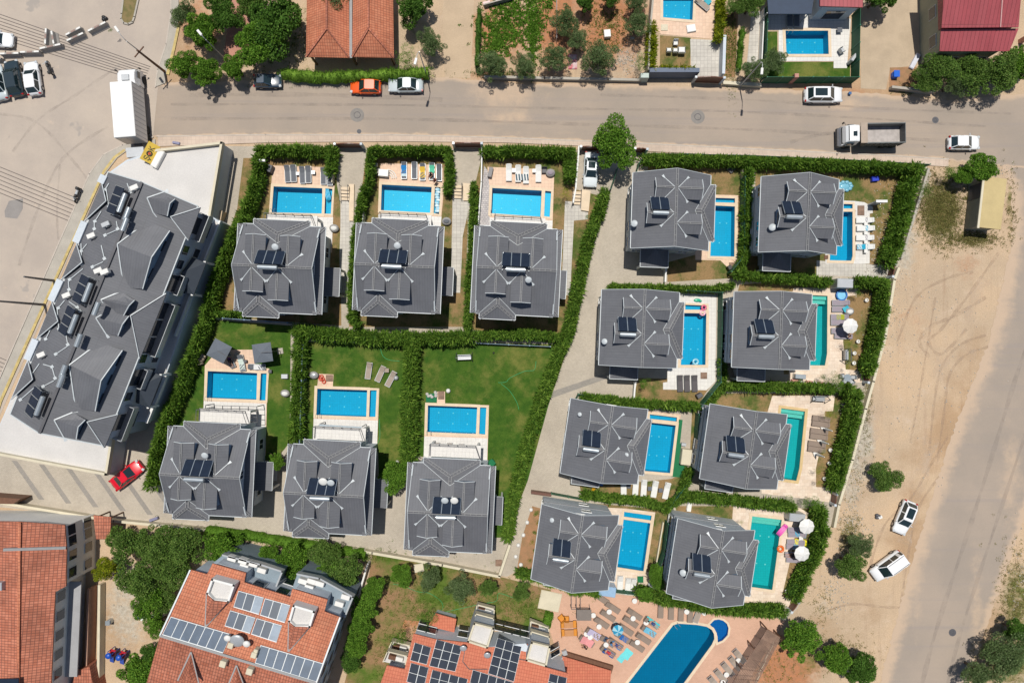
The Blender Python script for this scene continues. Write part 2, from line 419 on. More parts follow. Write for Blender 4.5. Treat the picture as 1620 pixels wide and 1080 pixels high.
pool('blue pool south of two square grey parasols', [[(328.8, 586.7), (407, 590), (405.8, 632), (327, 629)], [(412.8, 590.4), (422, 590.4), (420, 633), (410.7, 633)]], *B, coping)
pool('blue pool with a glass canopy on its south terrace', [[(502, 614.5), (581, 617), (579.5, 659), (500.5, 656)], [(585, 617), (596, 617), (594, 659), (584, 659)]], *B, coping)
pool('blue pool by the big lawn with green hoses', [[(677, 641), (755, 644), (753, 686), (676, 683)], [(759.5, 644), (769.5, 644.5), (767.5, 687), (758, 686)]], *B, coping)
pool('blue pool east of the villa nearest the leafy street tree', [[(1127, 325), (1162.6, 326.7), (1161.7, 406), (1123.5, 405)], [(1128, 313), (1162.6, 314), (1162.6, 321), (1128, 320)]], *B, coping)
pool('narrow blue pool beside white loungers with blue towels, far north east plot', [[(1316, 335), (1348.7, 335), (1348.7, 405), (1346.7, 412.5), (1312.5, 411.7)], [(1318, 322.5), (1348.7, 323), (1348.7, 330), (1318, 330)]], *B, coping)
pool('blue pool with pink and white swim rings floating in its top corner', [[(1081, 495), (1117.4, 495.6), (1116, 577), (1077, 577)], [(1084, 482), (1117.8, 483.5), (1117.8, 490), (1084, 489.6)]], *B, coping)
pool('turquoise pool with pale steps beside the single big white round parasol', [[(1278, 466.5), (1309, 468), (1308.3, 560), (1305, 578), (1274, 577.5)]], *T, coping, steps=1.0)
pool('blue pool bordered by green carpet above five white loungers', [[(1029, 668), (1069, 672.5), (1060, 748), (1020, 744.5)], [(1028, 655), (1071, 660), (1070.5, 666.5), (1028, 662)]], *B, coping)
pool('turquoise pool with yellow coping beside six brown sunbeds', [[(1236, 645.5), (1273.5, 650.5), (1264.5, 741), (1259.7, 760), (1222, 755)]], *T, copingy, steps=1.0)
pool('wide blue pool with pale shelf above three white loungers and a green mat', [[(986.5, 821), (1029, 827), (1018, 903), (976.5, 896.5)], [(987.5, 809), (1031, 815), (1029.6, 824), (986.8, 818)]], *B, coping)
pool('turquoise pool with the pink air mattress and orange swim ring', [[(1190, 816), (1236.7, 821.7), (1221.7, 932.5), (1176, 926)]], *T, coping, steps=.9)
pool('large dark blue shared pool with round whirlpool corner on the salmon terrace', [[(1065, 988), (1073, 985.5), (1102.5, 987.6), (1118, 990.5), (1126, 995.5), (1129.5, 1002), (1130, 1010), (1126, 1019), (1081.7, 1080), (1040, 1135), (945, 1135), (993.6, 1080), (1040, 1020)],
      [(1123, 987), (1130, 980), (1137, 979), (1144, 981), (1150, 986), (1152.5, 993), (1151, 1004), (1143, 1012.5), (1135.5, 1015.5), (1135, 1006), (1132, 997)]], *D_, coping, 1.8)
pool('blue pool at the top edge beside the small fenced lawn', [[(1049, -12), (1097.5, -12), (1095.5, 32), (1049, 28)]], *B, coping)
pool('blue pool in the walled garden behind the parked white car with glass roof', [[(1242.5, 49), (1310, 49), (1311, 86), (1244, 86)]], *B, coping)

def sheet(name, px, z, mat, kind='structure', raw=None, **kw):
    pts = raw or [tuple(W(*p)[:2]) for p in px]
    hs = [h for h in HOLES if all(inside(q, pts) for q in h)]
    for h in HOLES:
        if h not in hs and any(inside(q, pts) for q in h): print('hole crosses sheet', name)
    loops = [[Vector((p[0], p[1], 0)) for p in pts]] + [[Vector((p[0], p[1], 0)) for p in h] for h in hs]
    tris = tessellate_polygon(loops); flat = [v for l in loops for v in l]
    m = MB(); fs = []
    for a, b, c in tris:
        if (flat[b] - flat[a]).cross(flat[c] - flat[a]).z < 0: a, b = b, a
        fs.append((a, b, c))
    m.add([(v.x, v.y, z) for v in flat], fs)
    o = m.build(name, mat); tag(o, kind=kind, **kw); return o

# ------------------------------------------------------------ ground with painted kinds of soil
def ground():
    x0, x1, y0, y1, st = -72, 72, -50, 50, .6
    nx = int((x1 - x0) / st) + 1; ny = int((y1 - y0) / st) + 1
    X, Y = np.meshgrid(np.linspace(x0, x1, nx), np.linspace(y0, y1, ny))
    px = X / S + 810; py = 540 - Y / S
    w = np.zeros((3, ny, nx))
    E = [ # kind (0 grass,1 gravel,2 red soil), px, py, rx, ry, strength
        (0, 1490, 335, 38, 65, .62), (0, 1540, 380, 35, 20, .5), (1, 1425, 380, 30, 70, .6), (1, 1385, 520, 22, 70, .45), (1, 1360, 690, 25, 80, .75), (1, 1345, 770, 20, 40, .5),
        (0, 1345, 850, 22, 45, .5), (1, 1350, 830, 20, 40, .3), (2, 1450, 520, 60, 80, .25), (2, 1530, 420, 30, 30, .35), (0, 1610, 950, 30, 80, .6), (0, 1600, 1050, 60, 50, .6), (1, 1300, 950, 20, 40, .3),
        (0, 1330, 1040, 50, 40, .4), (2, 1240, 1060, 60, 60, .8), (0, 1280, 1040, 30, 40, .5), (0, 1600, 330, 10, 70, .5),
        (2, 880, 30, 40, 90, .8), (2, 960, 30, 70, 90, .7), (1, 990, 90, 30, 25, .5), (0, 960, 35, 30, 30, .3), (2, 700, 60, 12, 60, .15), (2, 790, 50, 60, 60, .6),
        (1, 1410, 60, 40, 70, .35), (0, 1425, 140, 15, 8, .5), (2, 770, 118, 50, 14, .5), (2, 1000, 128, 60, 8, .4), (2, 1340, 148, 40, 12, .5),
        (0, 700, 950, 130, 60, .42), (2, 650, 960, 60, 60, .7), (0, 600, 1060, 50, 60, .6), (0, 760, 940, 110, 30, .35), (0, 830, 970, 50, 40, .5), (2, 630, 900, 50, 20, .5),
        (1, 200, 960, 40, 90, .5), (1, 420, 890, 60, 20, .4), (0, 270, 890, 90, 60, .3), (2, 320, 40, 60, 60, .5), (1, 400, 60, 40, 60, .3), (0, 300, 60, 50, 50, .3), (0, 440, 60, 60, 60, .5), (0, 660, 50, 30, 60, .4), (2, 1290, 930, 30, 20, .2), (2, 1560, 262, 30, 12, .4)]
    for k, cx, cy, rx, ry, s in E:
        w[k] = np.maximum(w[k], s * np.clip(1.35 - np.sqrt(((px - cx) / rx) ** 2 + ((py - cy) / ry) ** 2) * .9, 0, 1))
    me = bpy.data.meshes.new('ground')
    v = np.stack([X.ravel(), Y.ravel(), np.zeros(nx * ny)], 1)
    idx = np.arange(nx * ny).reshape(ny, nx)
    q = np.stack([idx[:-1, :-1], idx[:-1, 1:], idx[1:, 1:], idx[1:, :-1]], -1).reshape(-1, 4)
    cx = v[q][:, :, 0].mean(1); cy = v[q][:, :, 1].mean(1); keep = np.ones(len(q), bool)
    for h in HOLES:
        hx = [p[0] for p in h]; hy = [p[1] for p in h]
        near = np.where((cx > min(hx) - .6) & (cx < max(hx) + .6) & (cy > min(hy) - .6) & (cy < max(hy) + .6))[0]
        _, off = offset(h, .45)
        for i in near:
            if inside((cx[i], cy[i]), off): keep[i] = False
    q = q[keep]
    vs = v.tolist(); b = len(vs); F = 400
    vs += [(-F, -F, 0), (F, -F, 0), (F, F, 0), (-F, F, 0)]
    cr = [int(idx[0, 0]), int(idx[0, -1]), int(idx[-1, -1]), int(idx[-1, 0])]
    fs = q.tolist() + [[b, b + 1, cr[1], cr[0]], [b + 1, b + 2, cr[2], cr[1]], [b + 2, b + 3, cr[3], cr[2]], [b + 3, b, cr[0], cr[3]]]
    me.from_pydata(vs, [], fs); me.materials.append(gmat)
    ca = me.color_attributes.new('wa', 'FLOAT_COLOR', 'POINT')
    cc = np.zeros((len(vs), 4), 'f'); cc[:b, 0] = w[0].ravel(); cc[:b, 1] = w[1].ravel(); cc[:b, 2] = w[2].ravel(); cc[:, 3] = 1
    ca.data.foreach_set('color', cc.ravel())
    o = bpy.data.objects.new('ground', me); link(o); tag(o, kind='structure')
ground()
def gridroad(name, left, right, z, mat, E, n=14, edge=(0, 0)):
    """strip between two traced edges, with a soft dirt weight stored on it"""
    vs = []; fs = []; cc = []
    for i, (a, b) in enumerate(zip(left, right)):
        for j in range(n + 1):
            t = j / n; p = (a[0] + (b[0] - a[0]) * t, a[1] + (b[1] - a[1]) * t); w = W(*p); vs.append((w.x, w.y, z))
            s = 0
            for cx, cy, rx, ry, k in E: s = max(s, k * max(0, min(1, 1.3 - math.hypot((p[0] - cx) / rx, (p[1] - cy) / ry))))
            s = max(s, .8 * (1 - t / edge[0]) if edge[0] and t < edge[0] else 0, .8 * (1 - (1 - t) / edge[1]) if edge[1] and 1 - t < edge[1] else 0)
            cc.append((s, 0, 0, 1))
    for i in range(len(left) - 1):
        for j in range(n):
            a = i * (n + 1) + j; fs.append((a, a + 1, a + n + 2, a + n + 1))
    me = bpy.data.meshes.new(name); me.from_pydata(vs, [], fs); me.materials.append(mat)
    if me.polygons[0].normal.z < 0: me.flip_normals()
    ca = me.color_attributes.new('wa', 'FLOAT_COLOR', 'POINT'); ca.data.foreach_set('color', np.array(cc, 'f').ravel())
    o = bpy.data.objects.new(name, me); link(o); tag(o, kind='structure')
def dens(pts, st=25):
    out = []
    for a, b in zip(pts[:-1], pts[1:]):
        n = max(1, int(abs(b[0] - a[0] if abs(b[0] - a[0]) > abs(b[1] - a[1]) else b[1] - a[1]) / st))
        for i in range(n): out.append((a[0] + (b[0] - a[0]) * i / n, a[1] + (b[1] - a[1]) * i / n))
    return out + [pts[-1]]
def resamp(pts, axis, vals):
    o = []
    xs = [p[axis] for p in pts]; ys = [p[1 - axis] for p in pts]
    for v in vals: 
        y = float(np.interp(v, xs, ys)); y += .9 * math.sin(v * .13) + .8 * math.sin(v * .37) + (1.2 * math.sin(v * .71) + .8 * math.sin(v * 1.9) if axis else 0)
        o.append((v, y) if axis == 0 else (y, v))
    return o
xs = list(range(235, 2300, 8))
gridroad('street', resamp([(235, 132), (440, 126), (700, 122), (760, 128), (820, 133), (1010, 134), (1180, 140), (1360, 146), (1430, 152), (1500, 158), (1620, 148), (2300, 150)], 0, xs),
         resamp([(235, 216), (420, 213), (620, 213), (800, 218), (1000, 226), (1200, 236), (1480, 250), (1560, 262), (2300, 300)], 0, xs), .016, asphalt,
         [(800, 150, 70, 30, .5), (810, 185, 45, 14, .45), (780, 208, 20, 8, .3), (1000, 142, 90, 7, .3), (1330, 165, 70, 14, .4), (430, 208, 160, 5, .25), (1480, 155, 90, 10, .3), (700, 210, 400, 4, .2)], 24, (.1, .05))
ys = list(range(235, 1500, 5))
gridroad('side_road', resamp([(1575, 235), (1600, 300), (1602, 380), (1565, 540), (1505, 690), (1445, 880), (1392, 1080), (1290, 1500)], 1, ys),
         resamp([(1640, 235), (1760, 300), (1760, 500), (1700, 640), (1640, 760), (1600, 880), (1572, 960), (1530, 1080), (1420, 1500)], 1, ys), .012, asphalt,
         [(1600, 330, 20, 60, .3), (1570, 540, 12, 60, .35), (1450, 880, 14, 150, .35), (1600, 760, 25, 120, .35), (1545, 960, 14, 120, .35)], 40, (.2, .12))
sheet('parking_lot', [(-600, -500), (275, -500), (272, 40), (258, 112), (250, 135), (242, 216), (207, 232), (172, 262), (20, 610), (-10, 680), (-600, 900)], .02, lotmat)

sheet('driveway', [(352, 231), (1012, 240), (1022, 330), (1056, 440), (1000, 480), (945, 455), (935, 620), (890, 640), (885, 775), (845, 800), (832, 830), (822, 900), (802, 912), (590, 870), (380, 840), (185, 822), (-200, 780), (-200, 690), (170, 700), (300, 300)], .008, pave)
sheet('lane_paving', [(1012, 240.5), (1466, 262), (1474, 275), (1420, 425), (1410, 442), (1398, 530), (1380, 606), (1365, 660), (1330, 792), (1262, 962), (1240, 984), (820, 914), (822, 830), (845, 780), (880, 640), (930, 470), (985, 300)], .0115, pave)
def strip(name, path, w, z0, z1, mat, label=None, cat=None, kind=None, parent=None, zl=0):
    """a low wall, kerb or board along a traced path"""
    pts = [W(p[0], p[1], zl) for p in path]; org = pts[0].copy(); org.z = 0
    m = MB(org if parent is None else parent.location)
    for a, b in zip(pts[:-1], pts[1:]):
        d = (b - a); L = d.length; d.normalize()
        m.bar(Vector((a.x, a.y, (z0 + z1) / 2)) - d * w * .0, Vector((b.x, b.y, (z0 + z1) / 2)) + d * w * .45, w, z1 - z0)
    o = m.build(name, mat, parent)
    tag(o, label, cat, None, kind); return o
def plate(name, px, z0, z1, mat, kind='structure'):
    pts = [tuple(W(*p)[:2]) for p in px]; m = MB()
    loops = [[Vector((p[0], p[1], 0)) for p in pts]]; tr = tessellate_polygon(loops)
    fs = []
    for a, b, c in tr:
        if (loops[0][b] - loops[0][a]).cross(loops[0][c] - loops[0][a]).z < 0: a, b = b, a
        fs.append((a, b, c))
    n = len(pts); m.add([(p[0], p[1], z1) for p in pts], fs)
    if area(pts) < 0: pts = pts[::-1]
    m.add([(p[0], p[1], z1) for p in pts] + [(p[0], p[1], z0) for p in pts], [(i, i + n, (i + 1) % n + n, (i + 1) % n) for i in range(n)])
    o = m.build(name, mat); tag(o, kind=kind); return o
walkm = brick('sidewalk_slabs', (.52, .41, .33), (.56, .45, .36), (.40, .32, .26), .5, .5, 'Object', .012, 0, .85, .15, .15, .2)
plate('sidewalk', [(250, 217), (420, 214.5), (620, 214.5), (800, 219.5), (1000, 227.5), (1200, 237.5), (1400, 247), (1500, 253), (1500, 264), (1466, 262), (1320, 254), (1200, 248), (1010, 239), (915, 231), (800, 226), (620, 224), (420, 226), (250, 232)], 0, .12, walkm)
kerbm = M('kerb_stone', (.50, .44, .38), .8, .15, 2)
strip('kerb', [(248, 216), (420, 213.5), (620, 213.5), (800, 218.5), (1000, 226.5), (1200, 236.5), (1400, 246), (1500, 252)], .14, 0, .135, kerbm, kind='structure')
# corner pavement west of the apartment block, with its yellow strip
plate('sidewalk', [(246, 232), (205, 236), (186, 250), (160, 284), (0, 640), (-60, 800), (-120, 800), (-10, 625), (143, 275), (165, 245), (195, 230), (246, 221)], 0, .12, conc)
plate('yellow_strip', [(197, 236), (180, 248), (163, 271), (0, 632), (-20, 690), (-14, 690), (4, 634), (166.5, 273), (183, 251), (199, 239)], .1, .128, yellowp)
plate('sidewalk', [(283, 30), (276, 75), (262, 120), (262, 132), (246, 138), (251, 110), (264, 70), (271, 20), (271, -60), (283, -60)], 0, .12, conc)
plate('yellow_strip', [(281, 40), (273, 78), (263, 118), (268, 119), (277, 80), (285, 42)], .1, .128, yellowp)
strip('kerb', [(243, 217), (195, 229.5), (164, 245), (142, 275), (-12, 625)], .15, 0, .14, kerbm, kind='structure')
strip('kerb', [(271, -60), (271, 20), (263.5, 70), (250, 110), (246, 138)], .15, 0, .14, kerbm, kind='structure')
# drainage grooves in the lot
m = MB()
gm = M('dark_groove', (.13, .11, .10), .9, .2, 3)
for (x0, y0, x1, y1, n, dx, dy) in [(-60, 2, 238, 106, 8, -.6, 5.6), (-60, 240, 132, 318, 7, -2, 6), (-60, 540, 22, 575, 7, -2, 6)]:
    for k in range(n):
        a = W(x0 + dx * k, y0 + dy * k); b = W(x1 + dx * k * (2.6 if y0 < 100 else 1), y1 + dy * k * (.62 if y0 < 100 else 1)); m.bar((a.x, a.y, .022), (b.x, b.y, .022), .085, .008)
m.build('drainage_grooves', gm, kind='structure')
def dirtmat(name, c, lo=.3, hi=.7, sc=1.0, op=.6):
    t = NT(name); tr = t.n('ShaderNodeBsdfTransparent'); mx = t.n('ShaderNodeMixShader'); t.b.inputs['Base Color'].default_value = c; t.b.inputs['Roughness'].default_value = .95
    ml = t.n('ShaderNodeMath', operation='MULTIPLY'); ml.inputs[1].default_value = op; t.l(t.ramp(t.noise(t.wpos(), sc, 6, .75), lo, hi), ml.inputs[0]); t.l(ml.outputs[0], mx.inputs[0]); t.l(tr.outputs[0], mx.inputs[1]); t.l(t.b.outputs[0], mx.inputs[2]); t.l(mx.outputs[0], t.out.inputs[0]); return t.mat
trk = dirtmat('tyre_track_dirt', (.40, .29, .21, 1), op=.4); trl = dirtmat('pale_dust', (.60, .47, .35, 1), .4, .7, .5, .55); trd = dirtmat('dark_tyre_marks', (.24, .21, .19, 1), .3, .8, .5, .28)
def track(pts, w, mat, z, name='tyre_track'):
    P = [W(*p) for p in pts]; out = []
    for i in range(len(P) - 1):
        a = P[max(0, i - 1)]; b = P[i]; c = P[i + 1]; d = P[min(len(P) - 1, i + 2)]
        for k in range(8): u = k / 8; out.append(.5 * ((2 * b) + (c - a) * u + (2 * a - 5 * b + 4 * c - d) * u * u + (3 * b - a - 3 * c + d) * u ** 3))
    out.append(P[-1]); m = MB(); vs = []
    for i, p in enumerate(out):
        d = (out[min(i + 1, len(out) - 1)] - out[max(0, i - 1)]).normalized(); s = Vector((-d.y, d.x, 0)) * w / 2 * (1 + .3 * math.sin(i * 1.3)); vs += [p - s + Vector((0, 0, z)), p + s + Vector((0, 0, z))]
    m.add(vs, [(2 * i, 2 * i + 2, 2 * i + 3, 2 * i + 1) for i in range(len(out) - 1)]); o = m.build(name, mat)
    if o.data.polygons[0].normal.z < 0: o.data.flip_normals()
    tag(o, kind='structure')
for k, (pts, w) in enumerate([([(1560, 530), (1520, 545), (1490, 580), (1478, 640), (1470, 720)], .3), ([(1566, 548), (1530, 560), (1503, 592), (1494, 650), (1484, 730)], .3), ([(1580, 400), (1530, 470), (1490, 520), (1470, 540), (1490, 560), (1530, 520)], .35), ([(1560, 470), (1510, 500), (1475, 515), (1455, 540), (1470, 565)], .4),
    ([(1500, 690), (1470, 740), (1440, 790), (1400, 830), (1375, 900)], .28), ([(1520, 700), (1488, 750), (1455, 800), (1440, 860), (1425, 960)], .28), ([(1440, 960), (1400, 960), (1350, 955), (1310, 965)], .3), ([(1480, 470), (1465, 560), (1452, 640), (1440, 700)], .25), ([(1540, 430), (1500, 440), (1450, 470), (1420, 540)], .3)]): track(pts, w, trk, .005 + .0006 * k)
for k, (pts, w) in enumerate([([(1560, 440), (1540, 480), (1530, 530)], 1.3), ([(1480, 600), (1500, 560), (1545, 560)], 1.5), ([(1385, 640), (1375, 700), (1365, 750)], 1.8), ([(1420, 330), (1405, 400), (1400, 470)], 1.8), ([(1475, 690), (1450, 780), (1430, 860)], 1.6)]): track(pts, w, trl, .0105 + .0003 * k, 'dust_patch')
for k, (pts, w) in enumerate([([(270, 165), (600, 166), (900, 172), (1200, 178), (1560, 200)], .3), ([(270, 188), (600, 188), (900, 196), (1200, 206), (1540, 226)], .35), ([(300, 150), (500, 150), (700, 158)], .5), ([(950, 150), (1180, 158), (1400, 172), (1600, 180)], .3), ([(1640, 300), (1650, 450), (1600, 620), (1545, 800), (1480, 1000), (1450, 1120)], .5), ([(1700, 420), (1650, 600), (1585, 800), (1520, 1000), (1490, 1120)], .4),
    ([(20, 240), (60, 190), (120, 150), (180, 110)], .3), ([(0, 180), (60, 195), (120, 260), (150, 300)], .3), ([(95, 260), (90, 330), (92, 380)], .25), ([(30, 420), (60, 330), (100, 250), (170, 200)], .35), ([(1250, 225), (1290, 215), (1340, 205)], .4)]): track(pts, w, trd, .0212 + .0003 * k, 'tyre_mark')
sheet('asphalt_patch', [(14, 318), (36, 314), (36, 330), (27, 346), (8, 344), (7, 334)], .026, M('grey_patch', (.27, .25, .235), .9, .1, 1))
# stains: darker bands across the courtyard paving
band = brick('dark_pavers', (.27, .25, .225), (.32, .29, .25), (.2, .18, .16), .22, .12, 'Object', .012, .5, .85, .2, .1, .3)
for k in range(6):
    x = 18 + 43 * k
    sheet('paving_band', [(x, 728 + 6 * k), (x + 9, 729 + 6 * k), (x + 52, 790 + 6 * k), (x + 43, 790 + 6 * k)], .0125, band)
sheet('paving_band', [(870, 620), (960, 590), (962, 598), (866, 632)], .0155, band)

# ------------------------------------------------------------ lawns, paths and decks
for P_, mt in [
    ([(385, 250), (531, 250), (533, 292), (538, 320), (540, 515), (335, 500), (350, 400), (375, 330)], lawn2),
    ([(580, 240), (717, 240), (719, 300), (740, 350), (735, 517), (552, 517), (556, 400), (572, 300)], lawn2),
    ([(764, 240), (913, 240), (912, 300), (958, 312), (925, 440), (885, 545), (738, 520), (742, 350), (752, 290)], lawn2),
    ([(330, 505), (460, 515), (458, 700), (430, 735), (265, 712), (290, 620)], lawn),
    ([(470, 540), (655, 545), (652, 700), (640, 765), (600, 765), (598, 715), (455, 705)], lawn),
    ([(655, 540), (900, 545), (868, 640), (835, 760), (800, 850), (783, 850), (780, 740), (655, 720)], lawn),
    ([(1025, 258), (1178, 264), (1180, 400), (1160, 440), (1056, 446), (1056, 415), (1110, 400), (1110, 290), (1025, 285)], lawn2),
    ([(1195, 264), (1455, 270), (1440, 320), (1410, 420), (1300, 415), (1290, 440), (1180, 430), (1182, 400), (1195, 330)], lawn2),
    ([(1170, 450), (1215, 447), (1400, 450), (1392, 520), (1372, 592), (1240, 592), (1240, 465), (1165, 470)], lawn2),
    ([(1010, 598), (1130, 600), (1105, 640), (1000, 636)], lawn2),
    ([(1130, 622), (1352, 622), (1345, 700), (1322, 780), (1220, 775), (1232, 655), (1120, 645)], lawn2),
    ([(915, 757), (1015, 762), (1062, 757), (1090, 745), (1095, 650), (1108, 648), (1100, 740), (1078, 770), (1055, 800), (920, 783)], lawn2),
    ([(870, 790), (1060, 806), (1050, 850), (1035, 935), (965, 925), (980, 830), (865, 808)], lawn2),
    ([(1070, 800), (1180, 800), (1300, 805), (1300, 860), (1255, 955), (1165, 945), (1185, 830), (1068, 815)], lawn2),
    ([(1205, 50), (1230, 50), (1230, 98), (1345, 98), (1345, 124), (1203, 124)], lawn),
    ([(1044, 56), (1093, 60), (1092, 106), (1044, 106)], lawn2),
    ([(590, 872), (800, 914), (880, 935), (875, 985), (840, 1000), (640, 980), (600, 1100), (540, 1100), (575, 960)], lawn3),
]: sheet('lawn', P_, .016, mt)
for P_ in [[(1092, 62), (1141, 64), (1139, 123), (1094, 123)], [(1189, 18), (1203, 18), (1198, 115), (1181, 110)]]: sheet('courtyard', P_, .02, pave2)
for P_ in [[(540, 318), (561, 318), (556, 462), (538, 462), (537, 400)], [(716, 312), (744, 318), (732, 374), (728, 463), (713, 463)], [(894, 318), (931, 321), (930, 347), (908, 349), (902, 467), (888, 467)],
           [(1292, 412), (1406, 420), (1404, 439), (1292, 435)]]: sheet('garden_path', P_, .0195, pave2)
for P_, mt in [
    ([(431, 262), (519, 264.5), (518.5, 291), (529.4, 293), (526.5, 346), (525, 400), (424, 400), (426, 345)], deckp),
    ([(602, 258), (690, 261), (701, 266), (702, 300), (698, 346), (695, 400), (598, 400), (600, 285)], deckp),
    ([(771, 264), (877, 268.6), (874, 362), (872, 400), (774, 400), (775, 300)], deckp),
    ([(324, 578), (345, 553), (402, 553), (404, 578), (426, 583), (422, 640), (420, 720), (320, 700), (322, 640)], deckp),
    ([(497.5, 610), (502, 610), (504, 591), (527.5, 592), (526.5, 611), (600, 614), (596, 720), (495, 700)], deckp),
    ([(672.5, 638.7), (691, 638.5), (692, 619), (704, 619), (704, 639), (773.7, 640.7), (770.5, 745), (670, 730)], deckp),
    ([(1100, 307), (1168, 309), (1167, 404), (1173, 424), (1154, 426), (1140, 412), (1100, 411)], deckp),
    ([(1305, 316), (1352, 318), (1367.5, 320), (1381, 327), (1381, 337), (1376, 338), (1376, 417), (1306, 417.5)], deckw),
    ([(1066, 464), (1133.5, 467), (1131.7, 603), (1117.8, 617), (1049, 616), (1049, 605), (1056, 604), (1056, 586), (1060, 480)], deckw),
    ([(1256, 455), (1310, 456), (1342, 458), (1358, 450), (1355, 467), (1340, 468.5), (1334, 540), (1338, 584), (1372, 588), (1374, 604), (1330, 606), (1248, 601), (1251, 470)], deckt),
    ([(1005, 648), (1022, 649.5), (1077, 655.5), (1072, 690), (1064.5, 753), (1010, 748)], deckp),
    ([(1222, 626), (1321, 625), (1318, 650), (1305, 650), (1307, 693), (1296, 717), (1291, 740), (1291, 770), (1310, 771), (1316, 780), (1311, 794), (1260, 787), (1205, 780), (1200, 700)], deckt),
    ([(905, 800), (990, 804), (1036.7, 810), (1023, 903), (1032, 907), (1027, 936), (970, 932), (950, 900)], deckt),
    ([(1160, 800), (1233, 806), (1264, 802), (1280, 812), (1276, 822), (1264, 826), (1258, 845), (1250, 887), (1237, 943), (1252, 946), (1247, 962), (1150, 950)], deckt),
    ([(1213, 22), (1281, 22), (1346, 30), (1340, 108), (1319, 108), (1319, 97), (1232, 97), (1232, 48), (1212, 48)], deckw),
    ([(1030, -60), (1136, -60), (1128, 62), (1046, 54), (1028, 40)], deckp),
    ([(872, 930), (960, 938), (1020, 944), (1080, 953), (1150, 966), (1215, 972), (1242, 982), (1225, 1010), (1170, 1100), (1100, 1200), (900, 1200), (960, 1100), (955, 1060), (880, 1030), (866, 985)], decksalmon),
]: sheet('pool_deck', P_, .026, mt)
for P_ in [[(425.5, 341), (527, 344), (525, 390), (424, 390)], [(598.5, 339), (698.5, 343), (695, 390), (597.5, 390)], [(774.5, 344), (874.3, 349), (872, 390), (774, 390)], [(322.3, 634), (420.6, 638), (419, 715), (320, 695)],
           [(496.2, 662), (597.8, 665), (596, 716), (495, 698)], [(671.2, 690), (771.3, 693), (770, 740), (670, 728)]]:
    sheet('terrace', P_, .0305, deckw)
for P_ in [[(674, 622), (691, 622), (691, 636), (674, 636)], [(1073.5, 663), (1080, 664), (1076, 700), (1086, 737), (1084, 755), (1062, 754)]]: sheet('green_carpet', P_, .032, carpet)
sheet('stone_path', [(766, 262), (775, 275), (774.6, 357), (757, 357)], .024, brick('crazy_paving', (.45, .42, .42), (.56, .52, .5), (.3, .28, .28), .35, .25, 'Object', .03, .4, .8, .3, .2, 1))
# yard, track and crops at the top
for P_, mt in [([(1366, -80), (1468, -80), (1466, 100), (1440, 104), (1408, 110), (1402, 142), (1362, 140), (1362, 60)], M('beige_yard_slabs', (.47, .37, .26), .9, .15, .5, bump=.2))]:
    sheet('yard', P_, .012, mt)
sheet('dirt_track', [(703, -80), (752, -80), (748, 60), (744, 124), (704, 122), (700, 60)], .012, M('dusty_track', (.50, .38, .26), .95, .12, .4, bump=.3))
sheet('red_courtyard', [(368, -60), (400, -60), (404, 60), (375, 100), (352, 98), (360, 40)], .012, M('pink_concrete', (.45, .22, .16), .9, .15, .5))
sheet('garden_soil', [(1146, 22), (1168, 20), (1163, 122), (1143, 122)], .012, soil)
# planted island in the lot
m = MB(); pts = [(199, -30), (193, 22), (192, 30), (196, 37), (203, 39), (210, 36), (213, 28), (226, -30)]
pl = plate('planted_island', pts, 0, .14, M('dry_grass_bed', (.22, .16, .07), .95, .3, 2, c2=(.13, .12, .04), bump=.5))
strip('kerb', pts, .2, 0, .18, conc, kind='structure')
# ------------------------------------------------------------ villas
def ladderline(m, p0, p1, w=.28, rung=.42):
    """pale mortar edges and joints of a run of hip or ridge tiles"""
    p0 = Vector(p0); p1 = Vector(p1); d = (p1 - p0); L = d.length; d.normalize(); s = d.cross(Vector((0, 0, 1))).normalized() * w / 2
    for k in (-1, 1): m.bar(p0 + s * k, p1 + s * k, .045, .04)
    n = int(L / rung)
    for i in range(1, n): m.bar(p0 + d * (L * i / n) - s, p0 + d * (L * i / n) + s, .04, .04, d)
def heater(par, loc, rz, n, tank=True):
    e = thing('solar_heater', None, None, loc, rz); e.parent = par; KIDS.setdefault(par.name, []).append(e)
    del_keys = [k for k in ('label', 'category') if k in e.keys()]
    for k in del_keys: del e[k]
    tilt = Matrix.Rotation(R(-35), 4, 'X')
    for k in range(n):
        x = (k - (n - 1) / 2) * 1.02
        Mx = tilt
        m = MB(); m.bbox((x, .05, .75), (.96, 1.9, .1), .02, M=Mx); m.build('panel', panel, e)
    m = MB()
    for k in range(n):
        x = (k - (n - 1) / 2) * 1.02
        for s in (-.49, .49):
            a = tilt @ Vector((0, -.95, .03)); b = tilt @ Vector((0, .95, .03))
            m.bar((x + s, .05 + a.y, .75 + a.z), (x + s, .05 + b.y, .75 + b.z), .035, .1)
    w = n * .51
    for s in (-w + .1, w - .1):
        m.bar((s, .8, .1), (s, .8, .3), .04, .04); m.bar((s, -.75, .0), (s, -.75, 1.25), .04, .04); m.bar((s, .8, .12), (s, -1.1, .12), .04, .04); m.bar((s, -1.15, .1), (s, -1.15, 1.1), .04, .04)
    m.build('stand', steel, e)
    if tank:
        L = .8 if n == 2 else 1.0
        m = MB(); m.cyl((-L, -1.1, 1.35), (L, -1.1, 1.35), .26, n=16); m.cyl((-L - .05, -1.1, 1.35), (-L, -1.1, 1.35), .22, n=16); m.cyl((L, -1.1, 1.35), (L + .05, -1.1, 1.35), .22, n=16)
        for s in (-.5, .5): m.cyl((s * L - .02, -1.1, 1.35), (s * L + .02, -1.1, 1.35), .27, n=16)
        m.build('tank', steel, e)
    return e
